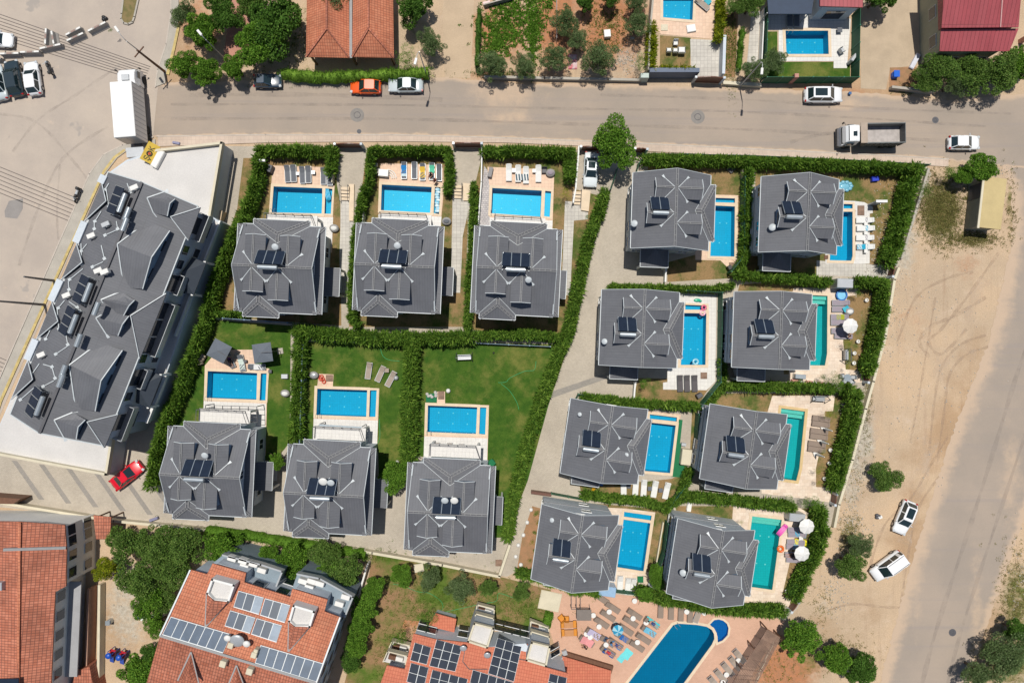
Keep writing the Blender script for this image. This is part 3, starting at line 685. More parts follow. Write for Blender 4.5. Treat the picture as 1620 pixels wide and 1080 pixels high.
def window(par, c, w, h, n, sill=True, glassm=None):
    """c centre on the wall face, n outward normal (axis aligned)"""
    n = Vector(n); t = Vector((-n.y, n.x, 0)); c = Vector(c)
    m = MB(); 
    def bx(u, v, du, dv, dn, off):
        m.bar(c + t * (u - du / 2) + Vector((0, 0, v)) + n * off, c + t * (u + du / 2) + Vector((0, 0, v)) + n * off, dn, dv)
    bx(0, h / 2, w + .1, .08, .08, .03); bx(0, -h / 2, w + .1, .08, .08, .03); bx(-w / 2, 0, .08, h, .08, .032); bx(w / 2, 0, .08, h, .08, .032); bx(0, 0, .06, h, .06, .031)
    if sill: bx(0, -h / 2 - .08, w + .2, .05, .12, .05)
    f = m.build('window', white, par)
    m = MB(); bx(0, 0, w, h, .02, .012); m.build('pane', glassm or glass, f)
ZE, RISE = 6.2, 2.6
def villa(name, label, loc, rz, a, b, strips, back, heat, ptype):
    t = thing(name, label, 'villa', loc, rz, 'grey roofed pool villas')
    sl = RISE / b; ag = a - (.58 if strips else 0)
    zr = lambda y: ZE + RISE - abs(y) * sl
    wx, wy = ag - .42, b - .45
    m = MB()
    # pentagonal body
    sec = [(-wy, 0), (wy, 0), (wy, zr(wy) - .16), (0, ZE + RISE - .16), (-wy, zr(wy) - .16)]
    m.add([(s * wx, y, z) for s in (-1, 1) for y, z in sec], [[4, 3, 2, 1, 0], [5, 6, 7, 8, 9]] + [[i, (i + 1) % 5, (i + 1) % 5 + 5, i + 5] for i in range(5)])
    m.prism([(-2.75, wy - .1), (2.75, wy - .1), (2.75, wy + .55), (-2.75, wy + .55)], 0, ZE - .05)
    if back: m.prism([(-3.6, -wy + .1), (-.2, -wy + .1), (-.2, -wy - .5), (-3.6, -wy - .5)], 0, ZE - .05)
    m.build('walls', wallw, t)
    m = MB()
    for s in (-1, 1):
        m.bar((s * (wx + .01), -wy - .012, 3.05), (s * (wx + .01), wy + .012, 3.05), .06, .22); m.bar((-wx - .01, s * (wy + .012), 3.05), (wx + .01, s * (wy + .012), 3.05), .06, .22)
    m.build('string_course', wallg, t)
    # main roof
    m = MB(); e = .0
    m.slab([(-ag, -b, ZE), (ag, -b, ZE), (ag, 0, ZE + RISE), (-ag, 0, ZE + RISE)])
    m.slab([(-ag, b, ZE), (ag, b, ZE), (ag, 0, ZE + RISE), (-ag, 0, ZE + RISE)])
    if strips:
        for s in (-1, 1):
            m.slab([(s * (a), -b, ZE - .02), (s * a, b, ZE - .02), (s * (wx - .0), b, ZE + .22), (s * (wx - .0), -b, ZE + .22)], .08)
    # bay hips
    def bay(x0, x1, ye, ya, zz, sg):
        xc = (x0 + x1) / 2; zt = zz; yb = (ZE + RISE - zt) / sl
        A = (x0, sg * ye, ZE + .01); Bq = (x1, sg * ye, ZE + .01); C = (xc, sg * ya, zt); D = (xc, sg * yb, zt)
        m.slab([A, Bq, C], .1)
        m.slab([A, C, D, (x0, sg * b, ZE + .02)], .08); m.slab([Bq, C, D, (x1, sg * b, ZE + .02)], .08)
        return A, Bq, C, D
    bays = [bay(-3.2, 3.2, b + .6, b - 1.15, 7.35, 1)]
    if back: bays.append(bay(-3.95, .15, b + .6, b - 1.0, 7.2, -1))
    rf = m.build('roof', tile_g, t)
    # dormers
    zd = 8.12; yv = (ZE + RISE - zd) / sl
    dorm = [(-2.15, b - 1.45, 1), (1.65, b - 1.45, 1), (-2.2, b - 2.15, -1), (.62, b - 1.3, -1)]
    for xc, yf, sg in dorm:
        hw = 1.12; ztop = ZE + RISE - .06
        d = MB()
        for s in (-1, 1):
            d.slab([(xc, sg * .06, ztop + .03), (xc, sg * yf, ztop + .03), (xc + s * hw, sg * yf, zd + .03), (xc + s * hw, sg * yv, zd + .03)], .09)
        dm = d.build('dormer', tile_g, t)
        d = MB(); w2 = hw - .12; yw = yf - .18
        pts = [(xc - w2, zr(yw) - .1), (xc + w2, zr(yw) - .1), (xc + w2, zd - .02), (xc, ztop - .12), (xc - w2, zd - .02)]
        n = 5; d.add([(x, sg * yw, z) for x, z in pts] + [(x, sg * (yv - .1), z) for x, z in pts], [list(range(5)), list(range(9, 4, -1))] + [[i, (i + 1) % 5, (i + 1) % 5 + 5, i + 5] for i in range(5)])
        d.build('cheeks', blueg, dm)  # blue of the unlit cheeks is put into their colour
        d = MB(); d.box((xc, sg * (yw + .01), zd - .42), (1.3, .04, .5)); d.build('pane', glass, dm)
        cap = MB()
        # valley flashings
        for s in (-1, 1):
            fl = MB(); p0 = Vector((xc + s * .06, sg * .2, zr(.2) + .07)); p1 = Vector((xc + s * hw, sg * (yv + .05), zd + .07))
            fl.bar(p0, p1, .07, .04); dd = (p1 - p0).normalized(); sd = dd.cross(Vector((0, 0, 1))).normalized()
            q = p1 + dd * .42
            fl.slab([p1 - sd * .05, p1 + sd * .05, q + sd * .19 + Vector((0, 0, .01)), q - sd * .12 + Vector((0, 0, .01))], .03)
            fl.build('flashing', flash, dm)
        fl = MB(); fl.bar((xc - hw, sg * yf, zd + .05), (xc, sg * yf, ztop + .06), .07, .06); fl.bar((xc + hw, sg * yf, zd + .05), (xc, sg * yf, ztop + .06), .07, .06); fl.build('trim', flash, dm)
        ladderline(cap, (xc, sg * .3, ztop + .07), (xc, sg * yf, ztop + .07), .16, .9); cap.build('ridge_cap', pale, dm)
    cap = MB(); ladderline(cap, (-ag, 0, ZE + RISE + .05), (ag, 0, ZE + RISE + .05), .22, .6); cap.build('ridge_cap', pale, rf)
    for A, Bq, C, D in bays:
        up = Vector((0, 0, .07)); cap = MB(); fl = MB()
        ladderline(cap, Vector(A) + up, Vector(C) + up, .3); ladderline(cap, Vector(Bq) + up, Vector(C) + up, .3); ladderline(cap, Vector(C) + up, Vector(D) + up, .3)
        sg = 1 if A[1] > 0 else -1
        fl.bar((A[0], sg * b, ZE + .06), Vector(D) + Vector((0, 0, .06)), .05, .03); fl.bar((Bq[0], sg * b, ZE + .06), Vector(D) + Vector((0, 0, .06)), .05, .03)
        fl.bar(A, Bq, .07, .09); fl.bar(A, (A[0], sg * b, ZE), .07, .09); fl.bar(Bq, (Bq[0], sg * b, ZE), .07, .09); cap.build('ridge_cap', pale, rf); fl.build('trim', flash, rf)
    if strips:
        for s in (-1, 1):
            for u in (-1, 1):
                fl = MB(); cap = MB(); fl.bar((s * (ag - .02), u * (b - .25), ZE + .22), (s * (ag - .03), u * (b - 1.35), ZE + .9), .15, .05)
                ladderline(cap, (s * (a - .06), u * (b - .08), ZE + .1), (s * (ag - .05), u * (b - .7), ZE + .42), .22, .3); cap.build('ridge_cap', pale, rf); fl.build('downpipe', flash, t)
    # gutters and verges
    for sg in (1, -1):
        g = MB()
        xs_ = [-ag, -3.2, 3.2, ag] if sg > 0 else ([-ag, -3.95, .15, ag] if back else [-ag, ag])
        for i in range(0, len(xs_), 2): g.bar((xs_[i], sg * (b + .03), ZE), (xs_[i + 1], sg * (b + .03), ZE), .08, .1)
        g.build('gutter', flash, t)
    for s in (-1, 1):
        g = MB()
        for u in (-1, 1): g.bar((s * (ag + .02), u * b, ZE + .0), (s * (ag + .02), 0, ZE + RISE), .06, .11)
        g.build('verge', flash, t); g = MB()
        if strips: g.bar((s * (a + .03), -b, ZE - .03), (s * (a + .03), b, ZE - .03), .07, .1); g.build('gutter', flash, t)
    # porch canopy at the entrance end
    m = MB(); x0 = wx; x1 = wx + 2.0 if strips else wx + 2.1
    A, Bq, C, Dq = (x1, -2.6, 2.75), (x1, .7, 2.75), (x0, .7, 2.75), (x0, -2.6, 2.75); P1 = (x0, -.95, 3.5)
    if strips: 
        m.slab([(x1, -2.6, 2.8), (x1, .7, 2.8), (x0, .7, 3.3), (x0, -2.6, 3.3)], .1)
    else:
        m.slab([A, Bq, P1], .1); m.slab([A, Dq, P1], .1); m.slab([Bq, C, P1], .1)
    cn = m.build('porch_roof', tile_g, t)
    m = MB()
    for y in (-2.45, .55): m.box((x1 - .15, y, 1.36), (.22, .22, 2.68))
    m.build('post', white, cn)
    m = MB()
    for p, q in ((A, Bq), (A, Dq), (Bq, C)): m.bar(p, q, .07, .12)
    m.build('trim', flash, cn)
    m = MB(); m.box((x0 + .6, -.95, .15), (1.2, 2.6, .3)); m.box((x0 + 1.4, -.95, .075), (.4, 2.2, .15)); m.build('doorstep', deckw, t)
    m = MB(); m.box((x0 + .02, -.95, 1.35), (.06, 1.1, 2.1)); dr = m.build('door', wood, t)
    m = MB(); m.box((x0 + .08, -.55, 1.3), (.05, .05, .3)); m.build('handle', steel, dr)
    # windows
    for z in (1.6, 4.7):
        for y in ((-2.6, 2.4) if strips else (.9,)): window(t, (-wx, y, z), 1.1, 1.0, (-1, 0, 0), strips)
        for y in (-2.9, 2.6): window(t, (wx, y, z), 1.2, 1.3, (1, 0, 0))
        for x in ((-2.9, 1.0, 2.8) if not back else (1.2, 2.9)): window(t, (x, -wy, z), 1.1, 1.3, (0, -1, 0))
        for x in (-1.4, 1.4): window(t, (x, wy + .55, z - (.3 if z < 2 else 0)), 2.1, 1.9, (0, 1, 0), False)
        if back: window(t, (-1.9, -wy - .5, z), 1.6, 1.4, (0, -1, 0))
    window(t, (-wx, 0, 7.2), .9, .9, (-1, 0, 0)); window(t, (wx, 0, 7.2), .9, .9, (1, 0, 0))
    # balcony on the pool side
    if strips:
        m = MB(); m.box((.1, b + 1.0, 3.1), (6.0, 1.5, .2)); bl = m.build('balcony', deckw, t)
        m = MB(); y1 = b + 1.7
        rail = [(-2.85, b + .3, 0), (-2.85, y1, 0), (2.5, y1, 0), (3.05, b + .3, 0)]
        for p, q in zip(rail[:-1], rail[1:]):
            for z in (3.3, 4.1): m.bar((p[0], p[1], z), (q[0], q[1], z), .05, .05)
        for i in range(6): m.bar((-2.85 + 1.07 * i, y1, 3.2), (-2.85 + 1.07 * i, y1, 4.1), .05, .05)
        m.build('railing', dgrey, bl)
        m = MB()
        for x in (-2.7, 2.7): m.box((x, b + 1.55, 1.5), (.25, .25, 3.0))
        m.build('column', white, bl)
    hx, hy, hz, hr, hn = heat
    heater(t, (hx, hy, hz), hr, hn)
    return t
A_ = (4.94, 4.92); B_ = (4.24, 4.38)
def vloc(px, py): p = W(px, py, ZE + 1.0); p = W(px, py, ZE); p.z = 0; return p
hA = (-.25, -.2, ZE + RISE - .35, 0, 3); hA2 = (-.3, -.5, ZE + RISE - .55, 0, 3)
va = villa('villa', 'grey roofed villa in the middle of the top row', vloc(630, 424.2), R(-2.6), *A_, True, True, (-.1, .9, ZE + RISE - .35, 0, 3), 'A')
copy_tree(va, label='grey roofed villa at the left end of the top row, beside the long apartment block', loc=vloc(442.6, 425.4), rz=R(-2.6))
copy_tree(va, label='grey roofed villa in the top row, south of the white plastic loungers', loc=vloc(817, 429), rz=R(-2.9))
copy_tree(va, label='grey roofed villa south of the two square grey parasols', loc=vloc(332, 745.5), rz=R(-2.8))
copy_tree(va, label='grey roofed villa in the middle of the second row, south of the glass canopy', loc=vloc(521.7, 774), rz=R(-2.9))
copy_tree(va, label='grey roofed villa right beside the big lawn, south of three tan loungers', loc=vloc(711.5, 802.8), rz=R(-2.6))
vb = villa('villa', 'grey roofed villa at the north end of the lane, nearest the street tree', vloc(1061, 335), R(-92.0), *B_, False, False, (-.35, -1.75, ZE + RISE - .85, R(90), 2), 'B')
for (x, y, r, lb) in [(1263.5, 341.5, -92.2, 'grey roofed villa in the far north east plot, west of the pool with blue towels'), (1011, 520, -92.3, 'grey roofed villa on the lane, west of the pool with the pink swim rings'),
                      (1221, 523, -92, 'grey roofed villa west of the turquoise pool with the big round parasol'), (955.5, 697.5, -98.2, 'grey roofed villa on the lane, west of the pool with green carpet'),
                      (1176, 706, -98, 'grey roofed villa west of the turquoise pool with yellow coping'), (909.5, 865, -98.3, 'grey roofed villa at the south end of the lane beside the wide blue pool'),
                      (1124, 888, -98.8, 'grey roofed villa at the south east corner, west of the pink air mattress')]:
    copy_tree(vb, label=lb, loc=vloc(x, y), rz=R(r))

def dish(v, px, py, z, r, mt):
    p = W(px, py, z) - v.location; p = Matrix.Rotation(-v.rotation_euler.z, 4, 'Z') @ p
    m = MB(); m.cyl(p - Vector((0, 0, .6)), p, .035); m.ell(p + Vector((0, 0, r * .5)), (r, r, r * .32), 14, 7, M=Matrix.Rotation(R(25), 3, 'X')); m.build('satellite_dish', mt, v)
VL = [o for o in col.objects if o.get('category') == 'villa']
for px, py, z, r in [(512, 761, 9.2, .5), (524, 763, 9.2, .42), (704, 791, 9.2, .42), (719, 791, 9.2, .45), (1003, 354, 7.2, .4), (1221, 360, 7.2, .42), (956, 540, 7.2, .35), (629, 389, 8.9, .4), (436, 391, 8.9, .4), (325, 720, 8.9, .4), (836, 443, 9.2, .38), (917, 655, 7.4, .25), (873, 822, 7.4, .28), (1080, 905, 7.6, .4), (991, 719, 8.2, .25)]:
    q = W(px, py, z); v = min(VL, key=lambda o: (o.location.xy - q.xy).length); dish(v, px, py, z, r, flash if r < .45 else offwhite)
# ------------------------------------------------------------ foliage
def leafmesh(name, P, D, L, Wd, mat, extra=None):
    """P points, D long directions, L lengths, Wd widths -> one mesh of small diamond leaves"""
    n = len(P); D = D / np.linalg.norm(D, axis=1)[:, None]
    r = rng.normal(size=(n, 3)); s = np.cross(D, r); s /= np.linalg.norm(s, axis=1)[:, None] + 1e-9
    L = np.asarray(L)[:, None] * np.ones((n, 1)); Wd = np.asarray(Wd)[:, None] * np.ones((n, 1))
    nrm = np.cross(D, s)
    v = np.stack([P - D * L * .5, P + s * Wd * .5 + D * L * .02 + nrm * Wd * .12, P + D * L * .5, P - s * Wd * .5 + D * L * .02 + nrm * Wd * .12], 1).reshape(-1, 3)
    nf = n; idx = np.arange(4 * n)
    loops = idx; starts = np.arange(0, 4 * n, 4)
    if extra is not None:
        ev, ef = extra; base = len(v); v = np.vstack([v, np.array(ev)])
        loops = np.concatenate([loops, (np.array(ef).ravel() + base)]); starts = np.concatenate([starts, 4 * n + np.arange(0, 4 * len(ef), 4)])
    me = bpy.data.meshes.new(name)
    me.vertices.add(len(v)); me.vertices.foreach_set('co', v.astype('f').ravel())
    me.loops.add(len(loops)); me.loops.foreach_set('vertex_index', loops.astype('i'))
    me.polygons.add(len(starts)); me.polygons.foreach_set('loop_start', starts.astype('i'))
    me.update(calc_edges=True); me.validate()
    me.materials.append(mat)
    return me
def meshobj(name, me, parent=None, loc=(0, 0, 0)):
    o = bpy.data.objects.new(name, me); link(o, parent); o.location = loc; return o
def hedge(label, path, wpx, h=2.4, mat=None, zt=None, dens=1.8, name='conifer_hedge', cat='hedge', L=.62, group='conifer hedges round the villa plots'):
    mat = mat or leaf_h
    pts = [W(p[0], p[1], h * .8) for p in path]; w = wpx * S * .88
    org = pts[0].copy(); org.z = 0
    P = []; D = []; LL = []; ev = []; ef = []
    tot = 0
    rings = []
    for a, b in zip(pts[:-1], pts[1:]):
        d = b - a; seg = d.length; d.normalize(); sd = np.array([-d.y, d.x, 0])
        npl = max(1, int(seg / .42))
        for i in range(npl + 1):
            c = a + d * (seg * i / npl) + Vector((random.gauss(0, .05), random.gauss(0, .05), 0)); hh = h * random.uniform(.8, 1.15); ww = w * random.uniform(.78, 1.1) / 2
            c = np.array([c.x - org.x, c.y - org.y, 0])
            rings.append([c + sd * ww * .62 + [0, 0, .05], c + sd * ww * .66 + [0, 0, hh * .6], c + [0, 0, hh * .84], c - sd * ww * .66 + [0, 0, hh * .6], c - sd * ww * .62 + [0, 0, .05]])
            n = int(85 * dens * (.6 + ww))
            th = rng.uniform(0, 2 * np.pi, n); z = hh * rng.uniform(.08, 1, n) ** .7; prof = np.where(z < hh * .65, 1, 1 - .75 * ((z - hh * .65) / (hh * .35)) ** 1.5)
            rr = ww * prof * rng.uniform(.55, 1.0, n)
            dirv = np.stack([np.cos(th), np.sin(th), np.zeros(n)], 1)
            sid = dirv @ sd  # keep a hedge, stretch along the row a little
            p = c + dirv * rr[:, None] * .95; p[:, 2] = z
            dv = dirv * rng.uniform(.4, 1.1, n)[:, None]; dv[:, 2] = rng.uniform(.05, .9, n) + (z / hh) ** 3 * .7
            P.append(p); D.append(dv + rng.normal(0, .18, (n, 3))); LL.append(L * rng.uniform(.5, 1.3, n) * np.where(rng.uniform(0, 1, n) > .88, 1.5, 1))
    for r in rings: ev += r
    for i in range(len(rings) - 1):
        for j in range(4): ef.append((i * 5 + j, i * 5 + j + 1, i * 5 + j + 6, i * 5 + j + 5))
    P = np.vstack(P); D = np.vstack(D); LL = np.concatenate(LL)
    me = leafmesh(name, P, D, LL, LL * .17, mat, (ev, ef))
    o = meshobj(name, me, None, org); tag(o, label, cat, group); return o
CROWNS = {}
def crown_mesh(kind, var):
    if (kind, var) in CROWNS: return CROWNS[(kind, var)]
    nb, nl, Ls, br, mat, flat = {
        'bright': (18, 13000, .155, .42, leaf_b, .8), 'olive': (15, 12000, .13, .40, leaf_o, .8), 'dark': (16, 12000, .155, .42, leaf_d, .85),
        'dusty': (18, 13000, .14, .42, leaf_m, .8), 'yellow': (12, 8000, .15, .42, leaf_y, .8), 'shrub': (8, 2600, .11, .5, leaf_b, .8), 'shrubd': (8, 2400, .11, .5, leaf_m, .8), 'shruby': (7, 1800, .10, .5, leaf_y, .9)}[kind]
    C = []
    for i in range(nb):
        th = 2.4 * i + rng.uniform(-.5, .5); rad = math.sqrt((i + .3) / nb) * .76 * rng.uniform(.75, 1.3); z = rng.uniform(-.45, .6) * flat
        C.append((rad * math.cos(th), rad * math.sin(th), z + .2 * (1 - rad), br * rng.uniform(.45, 1.15)))
    for i in range(4 if nb > 9 else 1): a = rng.uniform(0, 6.28); q = rng.uniform(.85, 1.08); C.append((q * math.cos(a), q * math.sin(a), rng.uniform(-.3, .2), rng.uniform(.12, .24)))
    C.append((0, 0, .15, .5))
    Rr = 2.2; C = np.array(C)
    wts = C[:, 3] ** 2; k = rng.choice(len(C), nl, p=wts / wts.sum())
    u = rng.normal(size=(nl, 3)); u /= np.linalg.norm(u, axis=1)[:, None]
    rad = C[k, 3] * rng.uniform(.45, 1.08, nl) ** .6
    p = (C[k, :3] + u * rad[:, None]) * Rr
    keep = rng.uniform(0, 1, nl) < np.where(p[:, 2] < -.5, .55, 1); p = p[keep]; u = u[keep]; n = len(p)
    d = u + rng.normal(0, .7, (n, 3))
    l = Ls * rng.uniform(.7, 1.5, n) * 1.15
    me = leafmesh('crown', p, d, l, l * (.42 if kind == 'olive' else .6), mat)
    CROWNS[(kind, var)] = (me, C); return CROWNS[(kind, var)]
TRUNKS = {}
def trunk_mesh(kind, var, ht):
    key = (kind, var, round(ht * 2))
    if key not in TRUNKS:
        _, C = crown_mesh(kind, var); m = MB(); zc = ht * .62
        m.cyl((0, 0, 0), (.05, .03, zc * .55), .17, .12, 8, caps=False)
        for c in C[::3]:
            m.cyl((.05, .03, zc * .5), (c[0] * 1.6, c[1] * 1.6, zc + c[2] * 1.5), .085, .025, 6, caps=False)
        TRUNKS[key] = m.mesh('trunk', bark)
    return TRUNKS[key]
NT_ = [0]
def tree(label, px, py, rpx, kind, ht=None, name=None, cat='tree', group=None):
    Rm = rpx * S * .98; ht = ht or (Rm * 1.15 + 1.6); NT_[0] += 1; var = NT_[0] % 4
    zc = ht - Rm * .6
    loc = W(px, py, zc); loc.z = 0
    name = name or {'olive': 'olive_tree'}.get(kind, 'shrub' if kind.startswith('shrub') else 'leafy_tree')
    t = thing(name, label, cat, loc, rng.uniform(0, 6.28), group)
    me, C = crown_mesh(kind, var); k = Rm / 2.2 / .98
    if not kind.startswith('shrub'): tr = meshobj('trunk', trunk_mesh(kind, var, ht), t)
    c = meshobj('crown', me, t, (0, 0, zc)); c.scale = (k * rng.uniform(.88, 1.16), k * rng.uniform(.84, 1.06), k * .9)
    return t
Hd = hedge
Hd('feathery hedge along the street above the loungers of the top left villa', [(408, 236), (470, 237), (523, 238), (522, 270)], 24)
Hd('long feathery hedge between the apartment block and the left villas', [(407, 250), (402, 290), (390, 325), (378, 352), (357, 398), (345, 430), (333, 467), (317, 522), (306, 548), (294, 578), (282, 612), (267, 646), (253, 682), (243, 722), (236, 768)], 25, 2.8)
Hd('short hedge stub under the top left villa', [(336, 496), (380, 497)], 14)
Hd('feathery hedge round three sides of the yellow towel garden', [(562, 515), (556, 500), (556, 450), (561, 380), (571, 312), (583, 285), (586, 238), (650, 236), (708, 237), (711, 270), (708, 300)], 18, 2.6)
Hd('feathery street hedge above the white loungers', [(768, 237), (840, 238), (903, 240), (901, 280)], 24)
Hd('narrow hedge between the top row\'s middle villa and the white lounger garden', [(750, 292), (748, 350), (744, 420), (739, 518)], 17)
Hd('long slanting hedge along the lane west side', [(957, 305), (948, 335), (936, 366), (925, 410), (912, 466), (902, 520), (888, 550), (872, 590), (857, 630), (843, 677), (831, 715), (820, 755), (811, 800), (803, 850)], 25, 2.6)
Hd('thick hedge between the two villa rows', [(468, 522), (540, 532), (640, 536), (745, 534)], 30, 2.7)
Hd('thinner hedge behind the white lounger villa', [(755, 530), (820, 529), (895, 534)], 22, 2.5)
Hd('tall hedge beside the blue grey fence, left of the glass canopy', [(472, 535), (470, 590), (468, 640), (465, 695)], 28, 2.8)
Hd('widest hedge, between the glass canopy lawn and the hose lawn', [(651, 545), (649, 600), (646, 660), (644, 735)], 36, 2.9)
Hd('long hedge along the street above the right villas', [(1022, 250), (1100, 252), (1180, 254), (1300, 258), (1380, 262), (1455, 268)], 23)
Hd('hedge between the two northern villas of the right cluster', [(1187, 268), (1184, 330), (1181, 400), (1172, 430)], 18)
Hd('low hedge south of the villa nearest the street tree', [(966, 453), (1050, 455), (1110, 457), (1160, 452)], 13, 1.8)
Hd('hedge below the far north east villa', [(1168, 434), (1215, 438), (1260, 441), (1312, 446)], 20)
Hd('tall east hedge of the far north east garden', [(1452, 268), (1441, 305), (1430, 350), (1420, 385), (1410, 412)], 32, 2.9)
Hd('corner hedge above and east of the big round parasol', [(1362, 446), (1402, 448), (1399, 490), (1389, 540), (1376, 588)], 25, 2.7)
Hd('hedge above the villa with the green carpet', [(924, 628), (970, 634), (1022, 639), (1104, 644)], 18, 2.0)
Hd('short hedge tuft beside the green netting, east of three dark loungers', [(1146, 570), (1145, 612), (1117, 647)], 15, 2.0)
Hd('hedge between the two turquoise pools with pale steps', [(1148, 611), (1215, 612), (1270, 613), (1322, 616)], 19, 2.2)
Hd('tall east hedge beside the six brown sunbeds', [(1340, 616), (1357, 625), (1352, 665), (1342, 705), (1333, 742), (1324, 770)], 27, 2.9)
Hd('hedge below the five white loungers', [(925, 784), (980, 790), (1022, 795), (1056, 806), (1078, 788), (1092, 745)], 17, 2.0)
Hd('hedge above the villa with the pink air mattress', [(1084, 786), (1130, 790), (1200, 797), (1256, 803)], 21, 2.2)
Hd('tall east hedge beside the pink air mattress pool', [(1300, 806), (1304, 840), (1297, 870), (1283, 896), (1271, 922), (1258, 946)], 25, 2.9)
Hd('hedge at the southern end, above the salmon terrace table', [(822, 908), (870, 922), (910, 933), (945, 939)], 21, 2.3)
Hd('long south hedge above the brown terrace sunbeds', [(1014, 938), (1050, 950), (1100, 958), (1150, 966), (1200, 969), (1240, 968)], 24, 2.5)
Hd('climbing hedge on the south wall of the courtyard', [(322, 842), (380, 848), (440, 858), (500, 868), (578, 880)], 22, 1.9, leaf_b, L=.28, dens=1.3, name='climber_hedge')
Hd('clipped hedge in front of the terracotta pavilion', [(443, 113), (500, 118), (560, 118), (620, 114), (676, 112)], 24, 2.0, leaf_b, L=.26, dens=1.6, name='clipped_hedge', group='clipped garden hedges')
Hd('dark narrow hedge left of the vegetable garden', [(758, 12), (756, 60), (754, 103)], 12, 2.0, leaf_d, L=.22, dens=1.6, name='clipped_hedge', group='clipped garden hedges')
Hd('golden hedge right of the pool at the top edge', [(1144, -20), (1142, 20), (1139, 60)], 17, 2.2, leaf_y, dens=1.1, group='golden conifer hedges')
Hd('golden hedge left of the white garden chairs', [(1032, 42), (1033, 70), (1031, 104)], 20, 2.2, leaf_y, dens=1.1, group='golden conifer hedges')
Hd('low golden hedge above the dark planter wall', [(1046, 107), (1095, 109)], 10, 1.9, leaf_y, dens=1.1, group='golden conifer hedges')
Hd('leafy green hedge between crop rows and sandy path', [(1176, 45), (1174, 75), (1171, 108)], 11, 1.4, leaf_b, L=.25, dens=1.4, name='clipped_hedge', group='clipped garden hedges')
T_ = tree
T_('bright green street tree beside the parked silver car', 972, 228, 33, 'bright', 5.5)
big = 'trees in the garden beside the parking lot'
for a in [('grey green tree at the top edge, nearest the planted island', 291, 22, 24, 'olive'), ('bright tree leaning over the corner pavement, right of the grey green one', 322, 52, 28, 'bright'), ('dark tree beside the red courtyard', 352, 22, 26, 'dark'),
          ('small rounded tree at the street corner', 292, 103, 21, 'bright'), ('dark green tree hanging over the street kerb', 325, 115, 24, 'bright'), ('small tree between the red courtyard and the street', 371, 108, 19, 'bright'), ('broad dark tree left of the terracotta pavilion', 438, 34, 42, 'dark'),
          ('wide tree above the dark blue parked car', 410, 70, 33, 'bright'), ('tree over the left corner of the terracotta pavilion', 532, -4, 32, 'olive'), ('dark tree right of the terracotta pavilion', 656, 10, 30, 'dark'), ('dusty tree at the far top left of the red courtyard', 395, 2, 24, 'dusty')]:
    T_(*a, group=big)
for a in [('small grey tree beside the dirt track gate', 683, 68, 21), ('olive tree at the left kerb of the vegetable garden', 783, 102, 24), ('olive tree below the vegetable garden, second from the gate', 829, 102, 20), ('olive tree left of the red mat by the kerb', 878, 92, 22), ('grey tree on the fence line right of the crops', 895, 32, 23),
          ('small olive tree behind the red mat', 912, 66, 17), ('largest olive tree on the kerb, right of the red mat', 948, 88, 29), ('olive tree by the fence of the top edge pool', 1009, 38, 19), ('half hidden olive tree in the top corner by the pool fence', 1008, 4, 18), ('olive tree overhanging the kerb by the crop rows', 1190, 112, 20), ('round olive tree on the lawn of the walled garden', 1224, 98, 18)]:
    T_(*a, 'olive', group='olive trees in the gardens north of the street')
T_('dark round tree at the top edge in the red soil', 925, 4, 16, 'dark'); T_('small dark tree at the top edge above the dry grass', 965, -4, 16, 'dark'); T_('dusty tree above the sandy path', 1190, 5, 21, 'dusty'); T_('dusty tree by the path\'s left side', 1168, 10, 15, 'dusty'); T_('dark tree at the top edge of the beige yard', 1392, -6, 26, 'dark')
for a in [('tree at the left end of the row before the red roofed house', 1463, 128, 18, 'dusty'), ('dusty tree before the left corner of the red roofed house', 1487, 110, 27, 'dusty'), ('low bushy tree on the kerb before the red roofed house', 1512, 132, 20, 'olive'), ('broad dusty tree before the middle of the red roofed house', 1537, 118, 28, 'dusty'),
          ('spreading tree before the right corner of the red roofed house', 1578, 114, 30, 'dusty'), ('tree at the right frame edge beside the red roofed house', 1614, 98, 24, 'bright')]: T_(*a, group='trees along the street before the red roofed house')
for a in [('glossy tree north of the small tan shed', 1551, 266, 22, 'bright'), ('smaller bush left of the tree by the tan shed', 1527, 277, 15, 'bright'), ('low bush beside the end of the street hedge', 1501, 273, 13, 'shrub'), ('grey bush against the tall east hedge', 1461, 303, 14, 'shrubd')]: T_(*a)
T_('wide low bush alone in the sandy lot', 1399, 757, 24, 'dusty', 2.6, name='shrub', cat='shrub')
T_('twin crowned tree beside the white van', 1347, 893, 25, 'dusty'); T_('upper crown beside the white van, nearer the hatchback', 1364, 862, 21, 'olive')
T_('round bright tree at the corner of the salmon terrace', 1264, 1010, 29, 'bright'); T_('broad tree at the bottom edge right of the round bright one', 1322, 1040, 25, 'bright'); T_('dark tree by the bottom of the side road', 1360, 1055, 26, 'dark')
for a in [('large grey green tree in the bottom right corner', 1590, 1040, 36, 'olive'), ('scrubby tree left of the bottom right corner', 1550, 1064, 24, 'olive'), ('dark tree on the right frame edge above the corner tree', 1612, 1000, 22, 'dark')]: T_(*a, group='scrub trees beside the side road')
gr = 'trees north of the solar roofed block'
